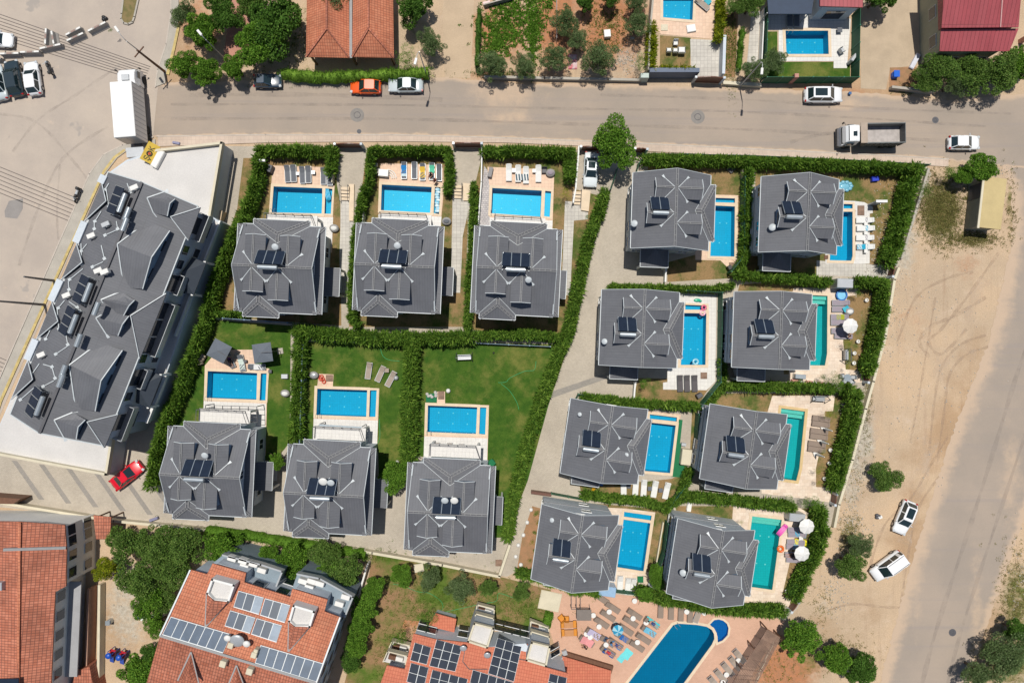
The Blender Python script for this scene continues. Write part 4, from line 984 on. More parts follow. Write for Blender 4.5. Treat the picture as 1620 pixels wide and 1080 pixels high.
for a in [('tree at the top left of the grove, beside the pink porch roof', 203, 858, 30, 'dusty'), ('tree in the middle of the grove\'s top row', 248, 862, 30, 'dusty'), ('dark tree near the courtyard wall gate', 293, 862, 30, 'dusty'), ('yellow green tree beside the first block balconies', 351, 865, 29, 'bright'), ('small yellow green tree at the left of the grove', 168, 900, 23, 'yellow'),
          ('large dark tree in the middle of the grove', 222, 915, 34, 'dusty'), ('tree touching the block\'s roof corner', 272, 900, 27, 'dusty'), ('bright tree above the sandy yard', 238, 950, 28, 'bright'), ('tree overhanging the left eave of the block', 262, 945, 22, 'dusty'), ('small tree beside the rubbish heap', 246, 988, 17, 'bright'),
          ('leafy tree at the bottom edge below the play set', 222, 1062, 30, 'bright'), ('narrow tree between play set and block', 243, 1030, 18, 'dark')]: T_(*a, group=gr)
gr = 'trees between the courtyard wall and the solar roofed block'
for a in [('bright tree above the gap between block balconies', 462, 885, 26, 'bright'), ('small tree right of the first balcony stack', 425, 880, 19, 'bright'), ('reddish leaved tree near the wall', 512, 872, 21, 'dusty'), ('large tree beside the slanting white fence', 546, 905, 29, 'dusty'), ('tree above the second balcony stack', 520, 900, 20, 'bright')]: T_(*a, group=gr)
gr = 'trees and bushes in the garden between the two blocks'
for a in [('round bush near the paved step by the wall', 636, 908, 17, 'bright'), ('first olive tree in the garden row below the wall', 680, 917, 20, 'olive'), ('second olive tree in the garden row below the wall', 727, 928, 21, 'olive'), ('third, smaller tree in the garden row below the wall', 772, 930, 15, 'dusty'), ('yellow green bush below the white fence end', 592, 930, 19, 'bright'),
          ('bright bush beside the wall of the solar block', 577, 960, 20, 'bright'), ('second bright bush beside the solar block wall', 572, 990, 19, 'bright'), ('third bush down the solar block wall', 563, 1020, 19, 'bright'), ('lowest dark bush beside the solar block wall', 556, 1045, 17, 'dark'), ('low bush above the photovoltaic block', 675, 975, 13, 'shrub'), ('low bush beside the west balconies', 635, 1005, 15, 'shrub'), ('dusty bush left of the stone garden bed', 825, 935, 15, 'dusty')]: T_(*a, group=gr)
T_('dense bush at the foot of the widest hedge', 625, 752, 22, 'bright'); T_('small bush on the lawn edge by the driveway', 438, 729, 13, 'bright')
T_('leafy bush beside the green mat terrace', 1020, 938, 14, 'bright'); T_('upright bush between the two southern villas', 1038, 905, 13, 'bright'); T_('taller bush between the two southern villas', 1040, 922, 11, 'bright')
for a in [('round green bush by the grey metal awning', 1359, 465, 6, 'shrub'), ('lime bush right of the pool under the big parasol', 1341, 543, 6.5, 'shruby'), ('tiny lime bush at the terrace corner', 1342, 581, 4.5, 'shruby'), ('lime bush above the brown sunbeds', 1311, 655, 8, 'shruby'), ('lime bush below the closed parasols', 1303, 714, 5, 'shruby'), ('lime bush right of the yellow coping', 1295, 745, 6, 'shruby'),
          ('last lime bush at the lawn end', 1297, 763, 6, 'shruby'), ('lime bush left of the turquoise pool steps', 1172, 826, 4.5, 'shruby'), ('dark red leaved bush by the terrace edge', 1303, 597, 6, 'shrubd'), ('brown green bush beside the barbecue', 1322, 604, 13, 'shrubd'), ('round clipped bush between the terraces', 1250, 794, 10, 'shrub'),
          ('trimmed bush at the lower gate', 1288, 797, 12, 'shrub'), ('olive green bush beside the trimmed one', 1274, 794, 9, 'shrubd'), ('small palm like bush below the villa with the swim rings', 1018, 607, 10, 'shrub'), ('shrub right of the white lounger garden', 895, 305, 10, 'shruby'), ('shrub by the lane steps', 929, 343, 4, 'shrub'),
          ('squat bush at the end of the fence near the electricity box', 1013, 97, 11, 'shrub'), ('yellow conifer at the top of the fenced lawn', 1034, 44, 9, 'shruby'), ('green bush next to the west balcony of the pavilion', 640, 92, 18, 'shrub')]: T_(*a, group='small garden shrubs')
m = MB(); 
def boxbush(label, px, py, dx, dy, h):
    n = 900; c = W(px, py, h * .8); c.z = 0
    p = rng.uniform(-.5, .5, (n, 3)); f = rng.integers(0, 3, n); p[f == 0, 2] = .5; p[f == 1, 0] = np.sign(p[f == 1, 0]) * .5; p[f == 2, 1] = np.sign(p[f == 2, 1]) * .5
    p = p * [dx, dy, h] + [0, 0, h / 2]
    me = leafmesh('clipped_bush', p + rng.normal(0, .03, p.shape), rng.normal(size=(n, 3)) + [0, 0, .5], rng.uniform(.1, .25, n), rng.uniform(.06, .14, n), leaf_b,
                  ([(x * dx * .45, y * dy * .45, z * h * .93) for z in (0, 1) for x, y in ((-1, -1), (1, -1), (1, 1), (-1, 1))], [(4, 5, 6, 7), (0, 1, 5, 4), (1, 2, 6, 5), (2, 3, 7, 6), (3, 0, 4, 7)]))
    o = meshobj('clipped_bush', me, None, c); o.rotation_euler.z = R(-15); tag(o, label, 'bush')
boxbush('square clipped bush beside the orange swing seats', 867, 981, .9, 1.6, 1.2)
# ground cover nobody could count
def scatter(name, label, cat, regions, mat, L, up=.6, asp=.35):
    P = []
    for (px, py, rx, ry, n, clump) in regions:
        k = max(1, n // clump); c = rng.normal(0, .5, (k, 2)) * [rx * S, ry * S] ; w = W(px, py)
        c = c + [w.x, w.y]
        q = np.repeat(c, clump, 0) + rng.normal(0, .12, (k * clump, 2)); P.append(q)
    P = np.vstack(P); n = len(P); ok = np.ones(n, bool)
    P = np.hstack([P[ok], rng.uniform(.03, L * .6, (n, 1))])
    D = rng.normal(0, .6, (n, 3)) + [0, 0, up]
    l = rng.uniform(.5, 1.4, n) * L
    o = meshobj(name, leafmesh(name, P, D, l, l * asp, mat)); tag(o, label, cat, None, 'stuff')
leaf_w = leafmat('dry_weeds', (.20, .20, .06), (.30, .24, .10), (.16, .22, .05), .15)
scatter('weeds', 'patchy dry weeds and grass tufts in the sandy lot', 'weeds', [(1488, 330, 40, 55, 22000, 9), (1540, 378, 42, 14, 5000, 9), (1430, 300, 25, 20, 900, 9), (1345, 850, 20, 40, 2500, 9), (1605, 950, 30, 90, 5000, 9), (1600, 330, 10, 70, 900, 9), (1330, 1035, 50, 30, 2500, 9), (1372, 600, 8, 120, 2600, 9), (1400, 470, 15, 60, 700, 9), (1590, 1040, 50, 40, 3000, 9), (1350, 740, 20, 60, 700, 7), (1300, 960, 25, 50, 700, 7)], leaf_w, .16)
scatter('vegetable_plants', 'rows of low green vegetable plants in red soil', 'vegetable plants', [(810, 30, 50, 50, 9000, 14), (785, 70, 25, 40, 3500, 14), (843, 45, 10, 70, 4200, 14), (868, 5, 8, 15, 500, 10), (855, 35, 6, 40, 500, 8)], leaf_b, .2, .4, .7)
scatter('crop_rows', 'thin straight crop rows beside the sandy path', 'crops', [(1149 + 4.6 * k, 75, .5, 70, 1100, 5) for k in range(4)], leafmat('crop_leaves', (.10, .18, .02), (.16, .24, .03), (.22, .28, .05), .2), .14, .8)
scatter('garden_weeds', 'long grass and weeds in the gardens by the blocks', 'weeds', [(720, 950, 130, 50, 9000, 9), (640, 1040, 60, 60, 3500, 9), (960, 40, 40, 50, 3500, 9), (300, 1000, 30, 60, 800, 8), (450, 60, 60, 60, 2500, 9), (280, 880, 80, 50, 2500, 9), (830, 960, 40, 25, 2500, 9), (600, 880, 40, 15, 900, 9), (1230, 1070, 40, 60, 900, 7), (790, 118, 60, 6, 900, 8), (1430, 142, 15, 6, 500, 8)], leafmat('weed_leaves', (.08, .16, .02), (.14, .22, .03), (.24, .26, .07), .2), .17)
# loose stones
def stones(regions):
    m = MB()
    for px, py, rx, ry, n in regions:
        for i in range(n):
            p = W(px + random.gauss(0, rx), py + random.gauss(0, ry)); r = random.uniform(.04, .13)
            a = random.uniform(0, 3); q = [(p.x + r * math.cos(a + k * 1.57) * random.uniform(.7, 1.2), p.y + r * math.sin(a + k * 1.57) * random.uniform(.7, 1.2), 0) for k in range(4)]
            t = [(p.x + (x - p.x) * .6, p.y + (y - p.y) * .6, r * .8) for x, y, z in q]
            m.add(q + t, [(4, 5, 6, 7), (0, 1, 5, 4), (1, 2, 6, 5), (2, 3, 7, 6), (3, 0, 4, 7)])
    o = m.build('loose_stones', M('limestone', (.5, .45, .38), .9, .3, 3)); tag(o, 'loose pale stones scattered over the sandy lot', 'stones', None, 'stuff')
stones([(1400, 420, 18, 60, 500), (1350, 700, 12, 60, 500), (1350, 830, 12, 20, 150), (1320, 930, 12, 30, 200), (1575, 268, 15, 5, 80), (990, 95, 12, 10, 150), (1450, 560, 60, 90, 250), (1610, 900, 8, 40, 90), (200, 930, 14, 50, 60)])
# ------------------------------------------------------------ other buildings, traced at their real heights
class Plane3:
    """a roof plane through three traced points (px, py, z)"""
    def __init__(s, a, b, c):
        A, Bq, C = W(*a), W(*b), W(*c); s.n = (Bq - A).cross(C - A).normalized(); s.p = A
        if s.n.z < 0: s.n = -s.n
    def at(s, px, py, up=0):
        o = Vector((0, 0, H)); d = W(px, py) - o
        t = (s.p + s.n * up - o).dot(s.n) / d.dot(s.n); return o + d * t
def polyslab(m, pts, t):
    loops = [[Vector((p.x, p.y, 0)) for p in pts]]; n = len(pts); fs = []
    for a, b, c in tessellate_polygon(loops):
        if (loops[0][b] - loops[0][a]).cross(loops[0][c] - loops[0][a]).z < 0: a, b = b, a
        fs.append((a, b, c))
    if area([(p.x, p.y) for p in pts]) < 0: side = [(i, (i + 1) % n, (i + 1) % n + n, i + n) for i in range(n)]
    else: side = [(i, i + n, (i + 1) % n + n, (i + 1) % n) for i in range(n)]
    dn = [p - Vector((0, 0, t)) for p in pts]
    m.add(list(pts) + dn, fs + side + [(a + n, c + n, b + n) for a, b, c in fs])
def block(name, par, px, zref, z0, z1, mat):
    """vertical block whose outline is traced at height zref"""
    m = MB(par.location if par else (0, 0, 0)); pts = [W(p[0], p[1], zref) for p in px]
    for p in pts: p.z = z1
    polyslab(m, pts, z1 - z0); return m.build(name, mat, par)
def parapet(name, par, px, zref, z0, z1, w, mat, closed=True):
    m = MB(par.location if par else (0, 0, 0)); pts = [W(p[0], p[1], zref) for p in px]
    seq = list(zip(pts, pts[1:] + pts[:1] if closed else pts[1:]))
    for a, b in seq:
        d = (b - a).normalized() * w * .49
        m.bar((a.x - d.x, a.y - d.y, (z0 + z1) / 2), (b.x + d.x, b.y + d.y, (z0 + z1) / 2), w, z1 - z0)
    return m.build(name, mat, par)
def inset(px, k):
    cx = sum(p[0] for p in px) / len(px); cy = sum(p[1] for p in px) / len(px)
    return [(cx + (x - cx) * k, cy + (y - cy) * k) for x, y in px]
def wallwin(par, a, b, z, n, w, h, mat=None, off=.04):
    """row of n windows on the wall between world points a and b (seen from the right of a->b)"""
    a = Vector((a[0], a[1], z)); b = Vector((b[0], b[1], z)); d = (b - a); L = d.length; d.normalize(); nn = Vector((d.y, -d.x, 0))
    for i in range(n):
        c = a + d * L * (i + .5) / n + nn * off - par.location; c.z = z - par.location.z
        m = MB(); m.bar(c - d * (w / 2 + .07), c + d * (w / 2 + .07), .06, h + .14); f = m.build('window', white, par)
        m = MB(); m.bar(c - d * w / 2 + nn * .03, c + d * w / 2 + nn * .03, .06, h); m.build('pane', mat or glass, f)
def gdormer(par, r0, r1, ea, eb, zr, ze, tile, wallm):
    """gable dormer: ridge r0->r1 (r1 = front), eave a and b (each back, front)"""
    L = par.location; up = lambda q, z: W(q[0], q[1], z) - L
    R0, R1 = up(r0, zr), up(r1, zr)
    m = MB()
    for e in (ea, eb): m.slab([R0, R1, up(e[1], ze), up(e[0], ze)], .12)
    d = m.build('dormer', tile, par)
    ax = (R1 - R0).normalized() * -.2
    A, Bq = up(ea[1], ze) + ax, up(eb[1], ze) + ax; C = R1 + ax; n = Vector((0, 0, -1.5))
    A2, B2 = up(ea[0], ze), up(eb[0], ze)
    m = MB(); dz = Vector((0, 0, -.13)); k = .94; mid = (A + Bq) / 2
    A, Bq, A2, B2 = [mid + (q - mid) * k if i < 2 else q for i, q in enumerate((A, Bq, A2, B2))]
    m.add([A + dz, Bq + dz, C + dz, A + n, Bq + n, A2 + dz, B2 + dz, A2 + n, B2 + n], [(3, 4, 1, 2, 0), (0, 5, 7, 3), (1, 4, 8, 6)])
    m.build('cheeks', wallm, d)
    m = MB(); t = (Bq - A); ln = t.length; t.normalize(); nn = t.cross(Vector((0, 0, 1))); nn = nn if nn.dot(R1 - R0) > 0 else -nn
    for i in range(max(1, int(ln / 2.2))):
        c = A + (Bq - A) * ((i + .5) / max(1, int(ln / 2.2))) + nn * .03 + Vector((0, 0, -.62)); m.bar(c - t * .6, c + t * .6, .05, .7)
    m.build('pane', glass, d)
    m = MB()
    for e in (ea, eb):
        m.bar(up(e[1], ze) + Vector((0, 0, .06)), R1 + Vector((0, 0, .06)), .1, .08)
    m.build('trim', flash, d)
    m = MB()
    for e in (ea, eb):
        p = up(e[0], ze) + Vector((0, 0, .07)); m.bar(R0 + Vector((0, 0, .07)), p, .12, .05); q = p + (p - R0).normalized() * .5; s = (p - R0).cross(Vector((0, 0, 1))).normalized() * .2; m.slab([p - s * .3, p + s * .3, q + s, q - s], .03)
        m.build('flashing', flash, d); m = MB()
    return d
# --- long apartment block
c = W(165, 480, 5); c.z = 0
ap = thing('apartment_block', 'long white apartment block under one grey tiled roof beside the parking lot', 'apartment block', c)
ZA, ZR = 8.6, 10.7
rq = [(171, 272), (313, 326), (165, 705), (16, 655)]
block('walls', ap, inset(rq, .955), ZA, 0, ZA - .1, wallw)
pe = Plane3((313, 326, ZA), (165, 705, ZA), (224, 288, ZR)); pw = Plane3((171, 272, ZA), (16, 655, ZA), (224, 288, ZR))
m = MB(c); m.slab([W(313, 326, ZA), W(165, 705, ZA), W(62, 685, ZR), W(224, 288, ZR)], .18); m.slab([W(171, 272, ZA), W(16, 655, ZA), W(62, 685, ZR), W(224, 288, ZR)], .18)
rf = m.build('roof', tile_g, ap)
m = MB(c)
for s in (0, 1): 
    a, b, t = ((171, 272), (313, 326), (224, 288)) if s == 0 else ((16, 655), (165, 705), (62, 685))
    A, Bq, T3 = W(*a, ZA), W(*b, ZA), W(*t, ZR); q = (A + Bq) / 2 + ((W(165, 480, 5) - (A + Bq) / 2).normalized() * .55); m.add([A + (q - (A + Bq) / 2), Bq + (q - (A + Bq) / 2), T3 + (q - (A + Bq) / 2) - Vector((0, 0, .2))], [(0, 1, 2)])
m.build('gable_wall', wallw, ap)
m = MB(c); m.bar(W(224, 288, ZR + .08), W(62, 685, ZR + .08), .3, .1); m.build('ridge_cap', dgrey, rf)
for a, b in (((313, 326), (165, 705)), ((171, 272), (16, 655))): m = MB(c); m.bar(W(*a, ZA), W(*b, ZA), .12, .14); m.build('gutter', flash, ap)
for a, b in (((171, 272), (224, 288)), ((313, 326), (224, 288)), ((16, 655), (62, 685)), ((165, 705), (62, 685))): m = MB(c); m.bar(W(*a, ZA + .03), W(*b, ZR + .03), .12, .14); m.build('verge', flash, ap)
for r0, r1, ea, eb in [((186, 386), (240, 407), ((234, 350), (269, 365)), ((196, 455), (226, 457))), ((110, 577), (160, 602), ((158, 541), (194, 554)), ((120, 647), (151, 650)))]:
    gdormer(ap, r0, r1, ea, eb, 10.9, 9.75, tile_g, blueg)  # cheeks coloured with the blue of their shade
for r0, r1, ea, eb in [((233, 313), (269, 322), ((259, 304), (277, 315)), ((243, 337), (265, 342))), ((160, 474), (204, 484), ((191, 461), (213, 475)), ((170, 490), (196, 499))), ((152, 503), (194, 513), ((170, 492), (204, 500)), ((168, 528), (187, 531))), ((86, 664), (124, 675), ((115, 652), (135, 664)), ((101, 691), (121, 694)))]:
    gdormer(ap, r0, r1, ea, eb, 10.5, 9.9, tile_g, blueg)
def hipbay(par, a, b, t, dz, plane):
    L = par.location; A, Bq = W(*a, ZA + .05) - L, W(*b, ZA + .05) - L; T3 = plane.at(t[0], t[1], dz) - L
    ia = plane.at(a[0] + (t[0] - a[0]) * .25, a[1] + (t[1] - a[1]) * .25, .03) - L; ib = plane.at(b[0] + (t[0] - b[0]) * .25, b[1] + (t[1] - b[1]) * .25, .03) - L
    m = MB(); m.slab([A, Bq, T3], .12); o = m.build('bay_roof', tile_g, par)
    m = MB(); u = Vector((0, 0, .08)); 
    for q in (A, Bq): m.bar(q + u, T3 + u, .09, .06)
    m.build('hip_cap', flash, o)
for a, b, t in [((317, 328), (298, 380), (270, 343)), ((263, 464), (221, 567), (207, 499)), ((187, 655), (165, 708), (138, 667))]: hipbay(ap, a, b, t, .55, pe)
for a, b, t in [((161, 288), (134, 350), (168, 318)), ((121, 384), (96, 443), (130, 415)), ((82, 476), (57, 537), (92, 508)), ((44, 569), (17, 632), (52, 600))]:
    hipbay(ap, a, b, t, .35, pw)
for k, (a, b) in enumerate([((166, 278), (160, 290)), ((135, 351), (121, 384)), ((97, 443), (82, 476)), ((58, 537), (44, 569))]):
    m = MB(c); m.bar(W(*a, ZA + .05), W(*b, ZA + .05), .75, .5); m.build('white_parapet', wallw, ap)
for p0, p1 in [((201, 290), (206, 304)), ((172, 290), (166, 300)), ((168, 300), (172, 327)), ((160, 334), (150, 350)), ((149, 352), (149, 362)), ((184, 350), (186, 362)), ((186, 363), (166, 372)), ((160, 388), (165, 409)), ((163, 414), (146, 422)), ((137, 386), (128, 397)), ((128, 385), (129, 418)), ((131, 425), (110, 442)), ((108, 445), (109, 458)), ((102, 475), (92, 487)), ((90, 486), (93, 520)), ((109, 477), (122, 486)), ((122, 486), (126, 492)), ((85, 510), (72, 536)), ((104, 528), (107, 545)), ((106, 548), (88, 560)), ((62, 575), (50, 592)), ((68, 576), (82, 580)), ((82, 580), (87, 598)), ((55, 612), (32, 632)), ((85, 602), (68, 611))]:
    m = MB(c); m.bar(pw.at(*p0, .1), pw.at(*p1, .1), .09, .06); q = pw.at(*p1, .1); m.box(q, (.35, .3, .06), .5); m.build('flashing', flash, rf)
rz = math.atan2(*( (W(313, 326) - W(171, 272)).y, (W(313, 326) - W(171, 272)).x))
for (px, py, n, tx) in [(189, 319, 3, 1), (135, 458, 3, 1), (113, 507, 3, 1), (61, 634, 3, 1)]:
    p = pw.at(px, py, .2) - c; heater(ap, p, rz - R(90) + R(180), n)
for (px, py) in [(201, 338), (197, 355), (124, 538), (100, 587), (96, 602), (152, 488)]:
    p = pw.at(px, py, .55) - c; d = Vector((math.sin(-rz), math.cos(-rz), 0)) * .7
    m = MB(); m.cyl(p - d, p + d, .27, n=14)
    for s in (-.5, .5): m.bar(p + d * s, p + d * s - Vector((0, 0, .7)), .05, .4, (1, 0, 0))
    m.build('water_tank', steel, ap)
for (px, py) in [(145, 373), (106, 467), (66, 561), (168, 355), (156, 428), (166, 430), (213, 297)]:
    p = pw.at(px, py, .35) - c; m = MB(); m.bbox(p, (.9, .5, .5), .04, .4); m.cyl(p + Vector((.1, -.26, 0)), p + Vector((.1, -.28, 0)), .2, n=12); m.build('air_unit', offwhite if px != 168 else lgrey, ap)
# podium with shop terrace
pod = [(246, 238), (350, 226), (331, 340), (347, 350), (262, 592), (233, 667), (180, 667), (167, 750), (-8, 717), (-10, 690), (12, 640), (165, 277), (200, 252)]
block('podium', ap, pod, 3.4, 0, 3.3, wallw); block('terrace', ap, inset(pod, .985), 3.4, 3.25, 3.36, terrw)
parapet('parapet', ap, [(246, 238), (350, 226), (331, 340)], 3.9, 3.3, 3.95, .28, cream, False); parapet('parapet', ap, [(180, 668), (167, 750), (-8, 717)], 3.9, 3.3, 3.95, .28, cream, False); parapet('parapet', ap, [(347, 350), (276, 530)], 3.9, 3.3, 3.9, .2, white, False); parapet('parapet', ap, [(262, 592), (232, 667)], 3.9, 3.3, 3.95, .3, white, False)
def east(t, off):  # point on the east wall line, t from north to south
    a, b = W(313, 326, ZA), W(165, 705, ZA); d = (b - a); n = Vector((-d.y, d.x, 0)).normalized(); n = n if n.x > 0 else -n
    p = a + d * t + n * (off - .5); return p, d.normalized(), n
for (t0, t1, o) in [(.02, .13, 1.3), (.28, .36, 1.2), (.40, .62, 1.4), (.68, .76, 1.2), (.84, .98, 1.3)]:
    for z in (3.4, 6.1):
        if z > 3.5:
            a, d, n = east(t0, 0); b, _, _ = east(t1, 0)
            m = MB(c); q = [a, b, b + n * o, a + n * o]; m.slab([Vector((p.x, p.y, z)) for p in q], .18); bl = m.build('balcony', wallg, ap)
            m = MB(c)
            for u, v in ((a, a + n * o), (a + n * o, b + n * o), (b + n * o, b)): m.bar((u.x, u.y, z + .5), (v.x, v.y, z + .5), .06, 1.0)
            m.build('balustrade', lgrey, bl)
    a, d, n = east(t0, 0); b, _, _ = east(t1, 0)
    for z in (4.7, 7.3): wallwin(ap, b + n * .28, a + n * .28, z, max(1, int((t1 - t0) * 14)), 1.9, 1.9)
for t in (.18, .24, .64, .8):
    a, d, n = east(t, 0)
    for z in (4.7, 7.3): wallwin(ap, a + n * .28 + d * .6, a + n * .28 - d * .6, z, 1, 1, 1.2)
for (t0, t1) in [(.2, .34), (.69, .83)]:
    a, d, n = east(t0, .5); b, _, _ = east(t1, .5); m = MB(c); zz = 5.6
    A, Bq, C_, D2 = [Vector((p.x, p.y, zz)) for p in (a, b, b + n * 1.7, a + n * 1.7)]; T3 = (A + Bq) / 2 + Vector((0, 0, 1.0)); 
    m.slab([C_, D2, T3], .1); m.slab([A, D2, T3], .1); m.slab([Bq, C_, T3], .1); m.build('entrance_roof', M('dark_slate', (.035, .045, .06), .5), ap)
    m = MB(c)
    for q in (C_, D2): m.box((q.x - n.x * .2, q.y - n.y * .2, 4.45), (.25, .25, 2.3))
    m.build('post', white, ap)
# yellow sign board on the podium corner
ybd = M('yellow_sign_board', (.62, .42, .04), .6, .15, 2)
c = W(236, 241, 4.2); c.z = 3.3
sg = thing('shop_sign', 'tilted yellow signboard with black word on the block\'s terrace corner', 'sign', c, R(62))
m = MB(); Mt = Matrix.Rotation(R(25), 4, 'X'); m.box((0, 0, .75), (2.3, 1.3, .1), M=Mt); m.build('board', ybd, sg)
m = MB()
for x in (-1, 1): m.bar((x, .3, 0), (x, .3, .85), .08, .08); m.bar((x, -.45, 0), (x, -.45, .5), .08, .08)
m.build('support', dgrey, sg)
def text(par, s, size, loc, rot, mat, name='lettering'):
    cu = bpy.data.curves.new(name, 'FONT'); cu.body = s; cu.size = size; cu.extrude = .01; cu.align_x = 'CENTER'; cu.align_y = 'CENTER'
    tmp = bpy.data.objects.new(name, cu); col.objects.link(tmp); bpy.context.view_layer.update()
    me = bpy.data.meshes.new_from_object(tmp.evaluated_get(bpy.context.evaluated_depsgraph_get())); bpy.data.objects.remove(tmp)
    me.materials.clear(); me.materials.append(mat); o = bpy.data.objects.new(name, me); link(o, par); o.location = loc; o.rotation_euler = rot; return o
text(sg, '\u015e', .85, (-.72, -.03, .82), (R(25), 0, 0), black); text(sg, 'K', .85, (.5, -.03, .82), (R(25), 0, 0), black)
redp = M('red_paint', (.5, .02, .02), .5, .1, 2)
m = MB(); m.torus((0, 0, 0), .26, .07); o = m.build('ring_letter', black, sg); o.location = (-.12, -.03, .82); o.rotation_euler = (R(25), 0, 0)
m = MB(); m.cyl((0, 0, -.02), (0, 0, .03), .14, n=16); o = m.build('red_dot', redp, sg); o.location = (-.12, -.03, .82); o.rotation_euler = (R(25), 0, 0)
c = W(249, 251, 3.8); c.z = 3.3; m = MB((c)); m.org.z = 3.3; m.bbox((c.x, c.y, 3.6), (2.2, .8, .6), .08, R(62)); tag(m.build('stair_housing', offwhite), 'white rounded housing beside the yellow signboard', 'roof housing')
tag(block('canopy_shed', None, [(199, 234), (226, 232), (228, 247), (200, 249)], 2.6, 0, 2.6, lgrey), 'grey ribbed metal kiosk roof behind the box truck', 'kiosk')

# --- terracotta house in the bottom left corner
c = W(60, 960, 3); c.z = 0
hb = thing('terracotta_house', 'large house with terracotta tile roof in the bottom left corner', 'house', c)
ol = [(-160, 822), (0, 824), (102, 830), (105, 869), (104, 927), (87, 936), (80, 1090), (79, 1200), (-160, 1200)]
block('walls', hb, [(-150, 826), (0, 828), (98, 834), (101, 869), (100, 925), (83, 934), (76, 1090), (75, 1195), (-150, 1195)], 6, 0, 5.6, white)
ZB = 6.0; pR = Plane3((102, 830, ZB), (80, 1090, ZB), (30, 960, 7.6)); pL = Plane3((31, 824, 7.6), (27, 1200, 7.6), (-160, 900, 5.4))
m = MB(c); polyslab(m, [pR.at(*p) for p in [(31, 825), (102, 830), (105, 869), (104, 927), (87, 936), (80, 1090), (79, 1200), (27, 1200)]], .15)
polyslab(m, [pL.at(*p) for p in [(31, 825), (27, 1200), (-160, 1200), (-160, 822)]], .15); rf = m.build('roof', tile_o2, hb)
m = MB(c); m.bar(pR.at(5, 869, .1), pR.at(104, 866, .1), .3, .25); m.build('mortar_step', pale, rf)
m = MB(c); m.bar(pR.at(31, 826, .08), pR.at(27, 1200, .08), .3, .15); m.build('ridge_cap', tile_o, rf)
m = MB(c); m.slab([pL.at(-4, 1074, .3), pL.at(29, 1073, .3), pL.at(29, 1100, .3), pL.at(-4, 1100, .3)], .1); m.build('solar_panel', panel, hb)
m = MB(c); m.bbox(pL.at(0, 926, .3), (.8, .9, .7)); m.build('chimney', lgrey, hb)
ew = [W(98, 834, 6), W(101, 869, 6), W(100, 925, 6), W(83, 934, 6), W(76, 1090, 6)]
for a, b, n in ((ew[1], ew[0], 2), (ew[2], ew[1], 2), (ew[4], ew[3], 5)):
    for z in (1.6, 4.5): wallwin(hb, a, b, z, n, 1.1, 1.3)
m = MB(c); a, b = ew[3], ew[4]; m.slab([Vector((p.x, p.y, 3.1)) for p in (a, b, b + Vector((1.4, 0, 0)), a + Vector((1.4, 0, 0)))], .2); m.build('balcony', wallg, hb)
pc = tag(block('porch_roof', None, [(147, 815), (175, 818), (173, 853), (151, 853)], 3, 2.8, 2.95, tile_o2), 'small terracotta porch roof beside the courtyard wall', 'porch roof')
for q in [(150, 819), (172, 820), (171, 850), (153, 850)]: m = MB(); p = W(*q, 3); m.box((p.x, p.y, 1.4), (.15, .15, 2.79)); o = m.build('post', wood); o.parent = pc; o.location = -pc.location
pc = tag(block('lean_to', None, [(119, 1062), (141, 1054), (150, 1100), (110, 1100)], 2.4, 0, 2.4, tile_o2), 'low terracotta lean-to at the bottom edge beside the corner house', 'lean-to')
tag(block('brown_shed_roof', None, [(-30, 784), (32, 789), (20, 797), (-30, 796)], 2, 0, 2.0, wood), 'brown board roof at the left edge of the courtyard', 'shed')

# --- solar roofed block
blueg2 = M('blue_grey_terrace', (.22, .28, .33), .7, .12, .8)
def array(par, plane, q, nc, nr, mat, gap=.07, lift=.14, name='solar_panel', mats=None):
    TL, TR, BR, BL = [Vector((*p, 0)) for p in q]
    for i in range(nc):
        for j in range(nr):
            def P(u, v): t = TL + (TR - TL) * u; b_ = BL + (BR - BL) * u; r = t + (b_ - t) * v; return plane.at(r.x, r.y, lift)
            g = gap / 2
            pts = [P((i + g) / nc, (j + g) / nr), P((i + 1 - g) / nc, (j + g) / nr), P((i + 1 - g) / nc, (j + 1 - g) / nr), P((i + g) / nc, (j + 1 - g) / nr)]
            m = MB(par.location); m.slab(pts, .06); o = m.build(name, [mats[(i * 3 + j) % len(mats)] if mats else mat], par)
    fr = MB(par.location)
    pts = [plane.at(p[0], p[1], lift - .05) for p in q]; fr.slab(pts, .04); return fr.build('panel_frame', flash, par)
colg = [M('collector_glass_%d' % i, c_, r_, .25, .6, spec=.12) for i, (c_, r_) in enumerate([((.05, .08, .13), .35), ((.09, .13, .19), .4), ((.30, .36, .43), .45), ((.035, .06, .10), .35)])]
for k, mm in enumerate(colg): mm.name = ['blue_collector_glass', 'grey_collector_glass', 'pale_collector_glass', 'dark_collector_glass'][k]
c = W(390, 980, 4); c.z = 0
sb = thing('terracotta_block', 'three storey block with terracotta roof carrying solar water heating collectors', 'apartment block', c)
ZE5, ZR5 = 8.4, 10.6
n5 = Plane3((301, 901, ZE5), (538, 976, ZE5), (253, 1005, ZR5))
s5 = Plane3((253, 1005, ZR5), (500, 1080, ZR5), (215, 1140, ZE5))
no = [(301, 901), (327, 908), (336, 891), (389, 906), (386, 921), (459, 944), (462, 931), (518, 948), (513, 967), (538, 976), (500, 1080), (253, 1005)]
bo = [(304, 905), (328, 912), (338, 895), (386, 909), (383, 924), (460, 948), (464, 935), (514, 951), (510, 970), (533, 978), (470, 1190), (222, 1110)]
block('walls', sb, bo, ZE5, 0, ZE5 - .95, wallw)
m = MB(c); polyslab(m, [n5.at(*p) for p in no], .16); rf = m.build('roof', tile_o, sb)
m = MB(c); polyslab(m, [s5.at(*p) for p in [(253, 1005), (500, 1080), (470, 1200), (220, 1120)]], .16); m.build('roof', tile_o2, sb)  # darker tiles paint the shade of the slope facing away
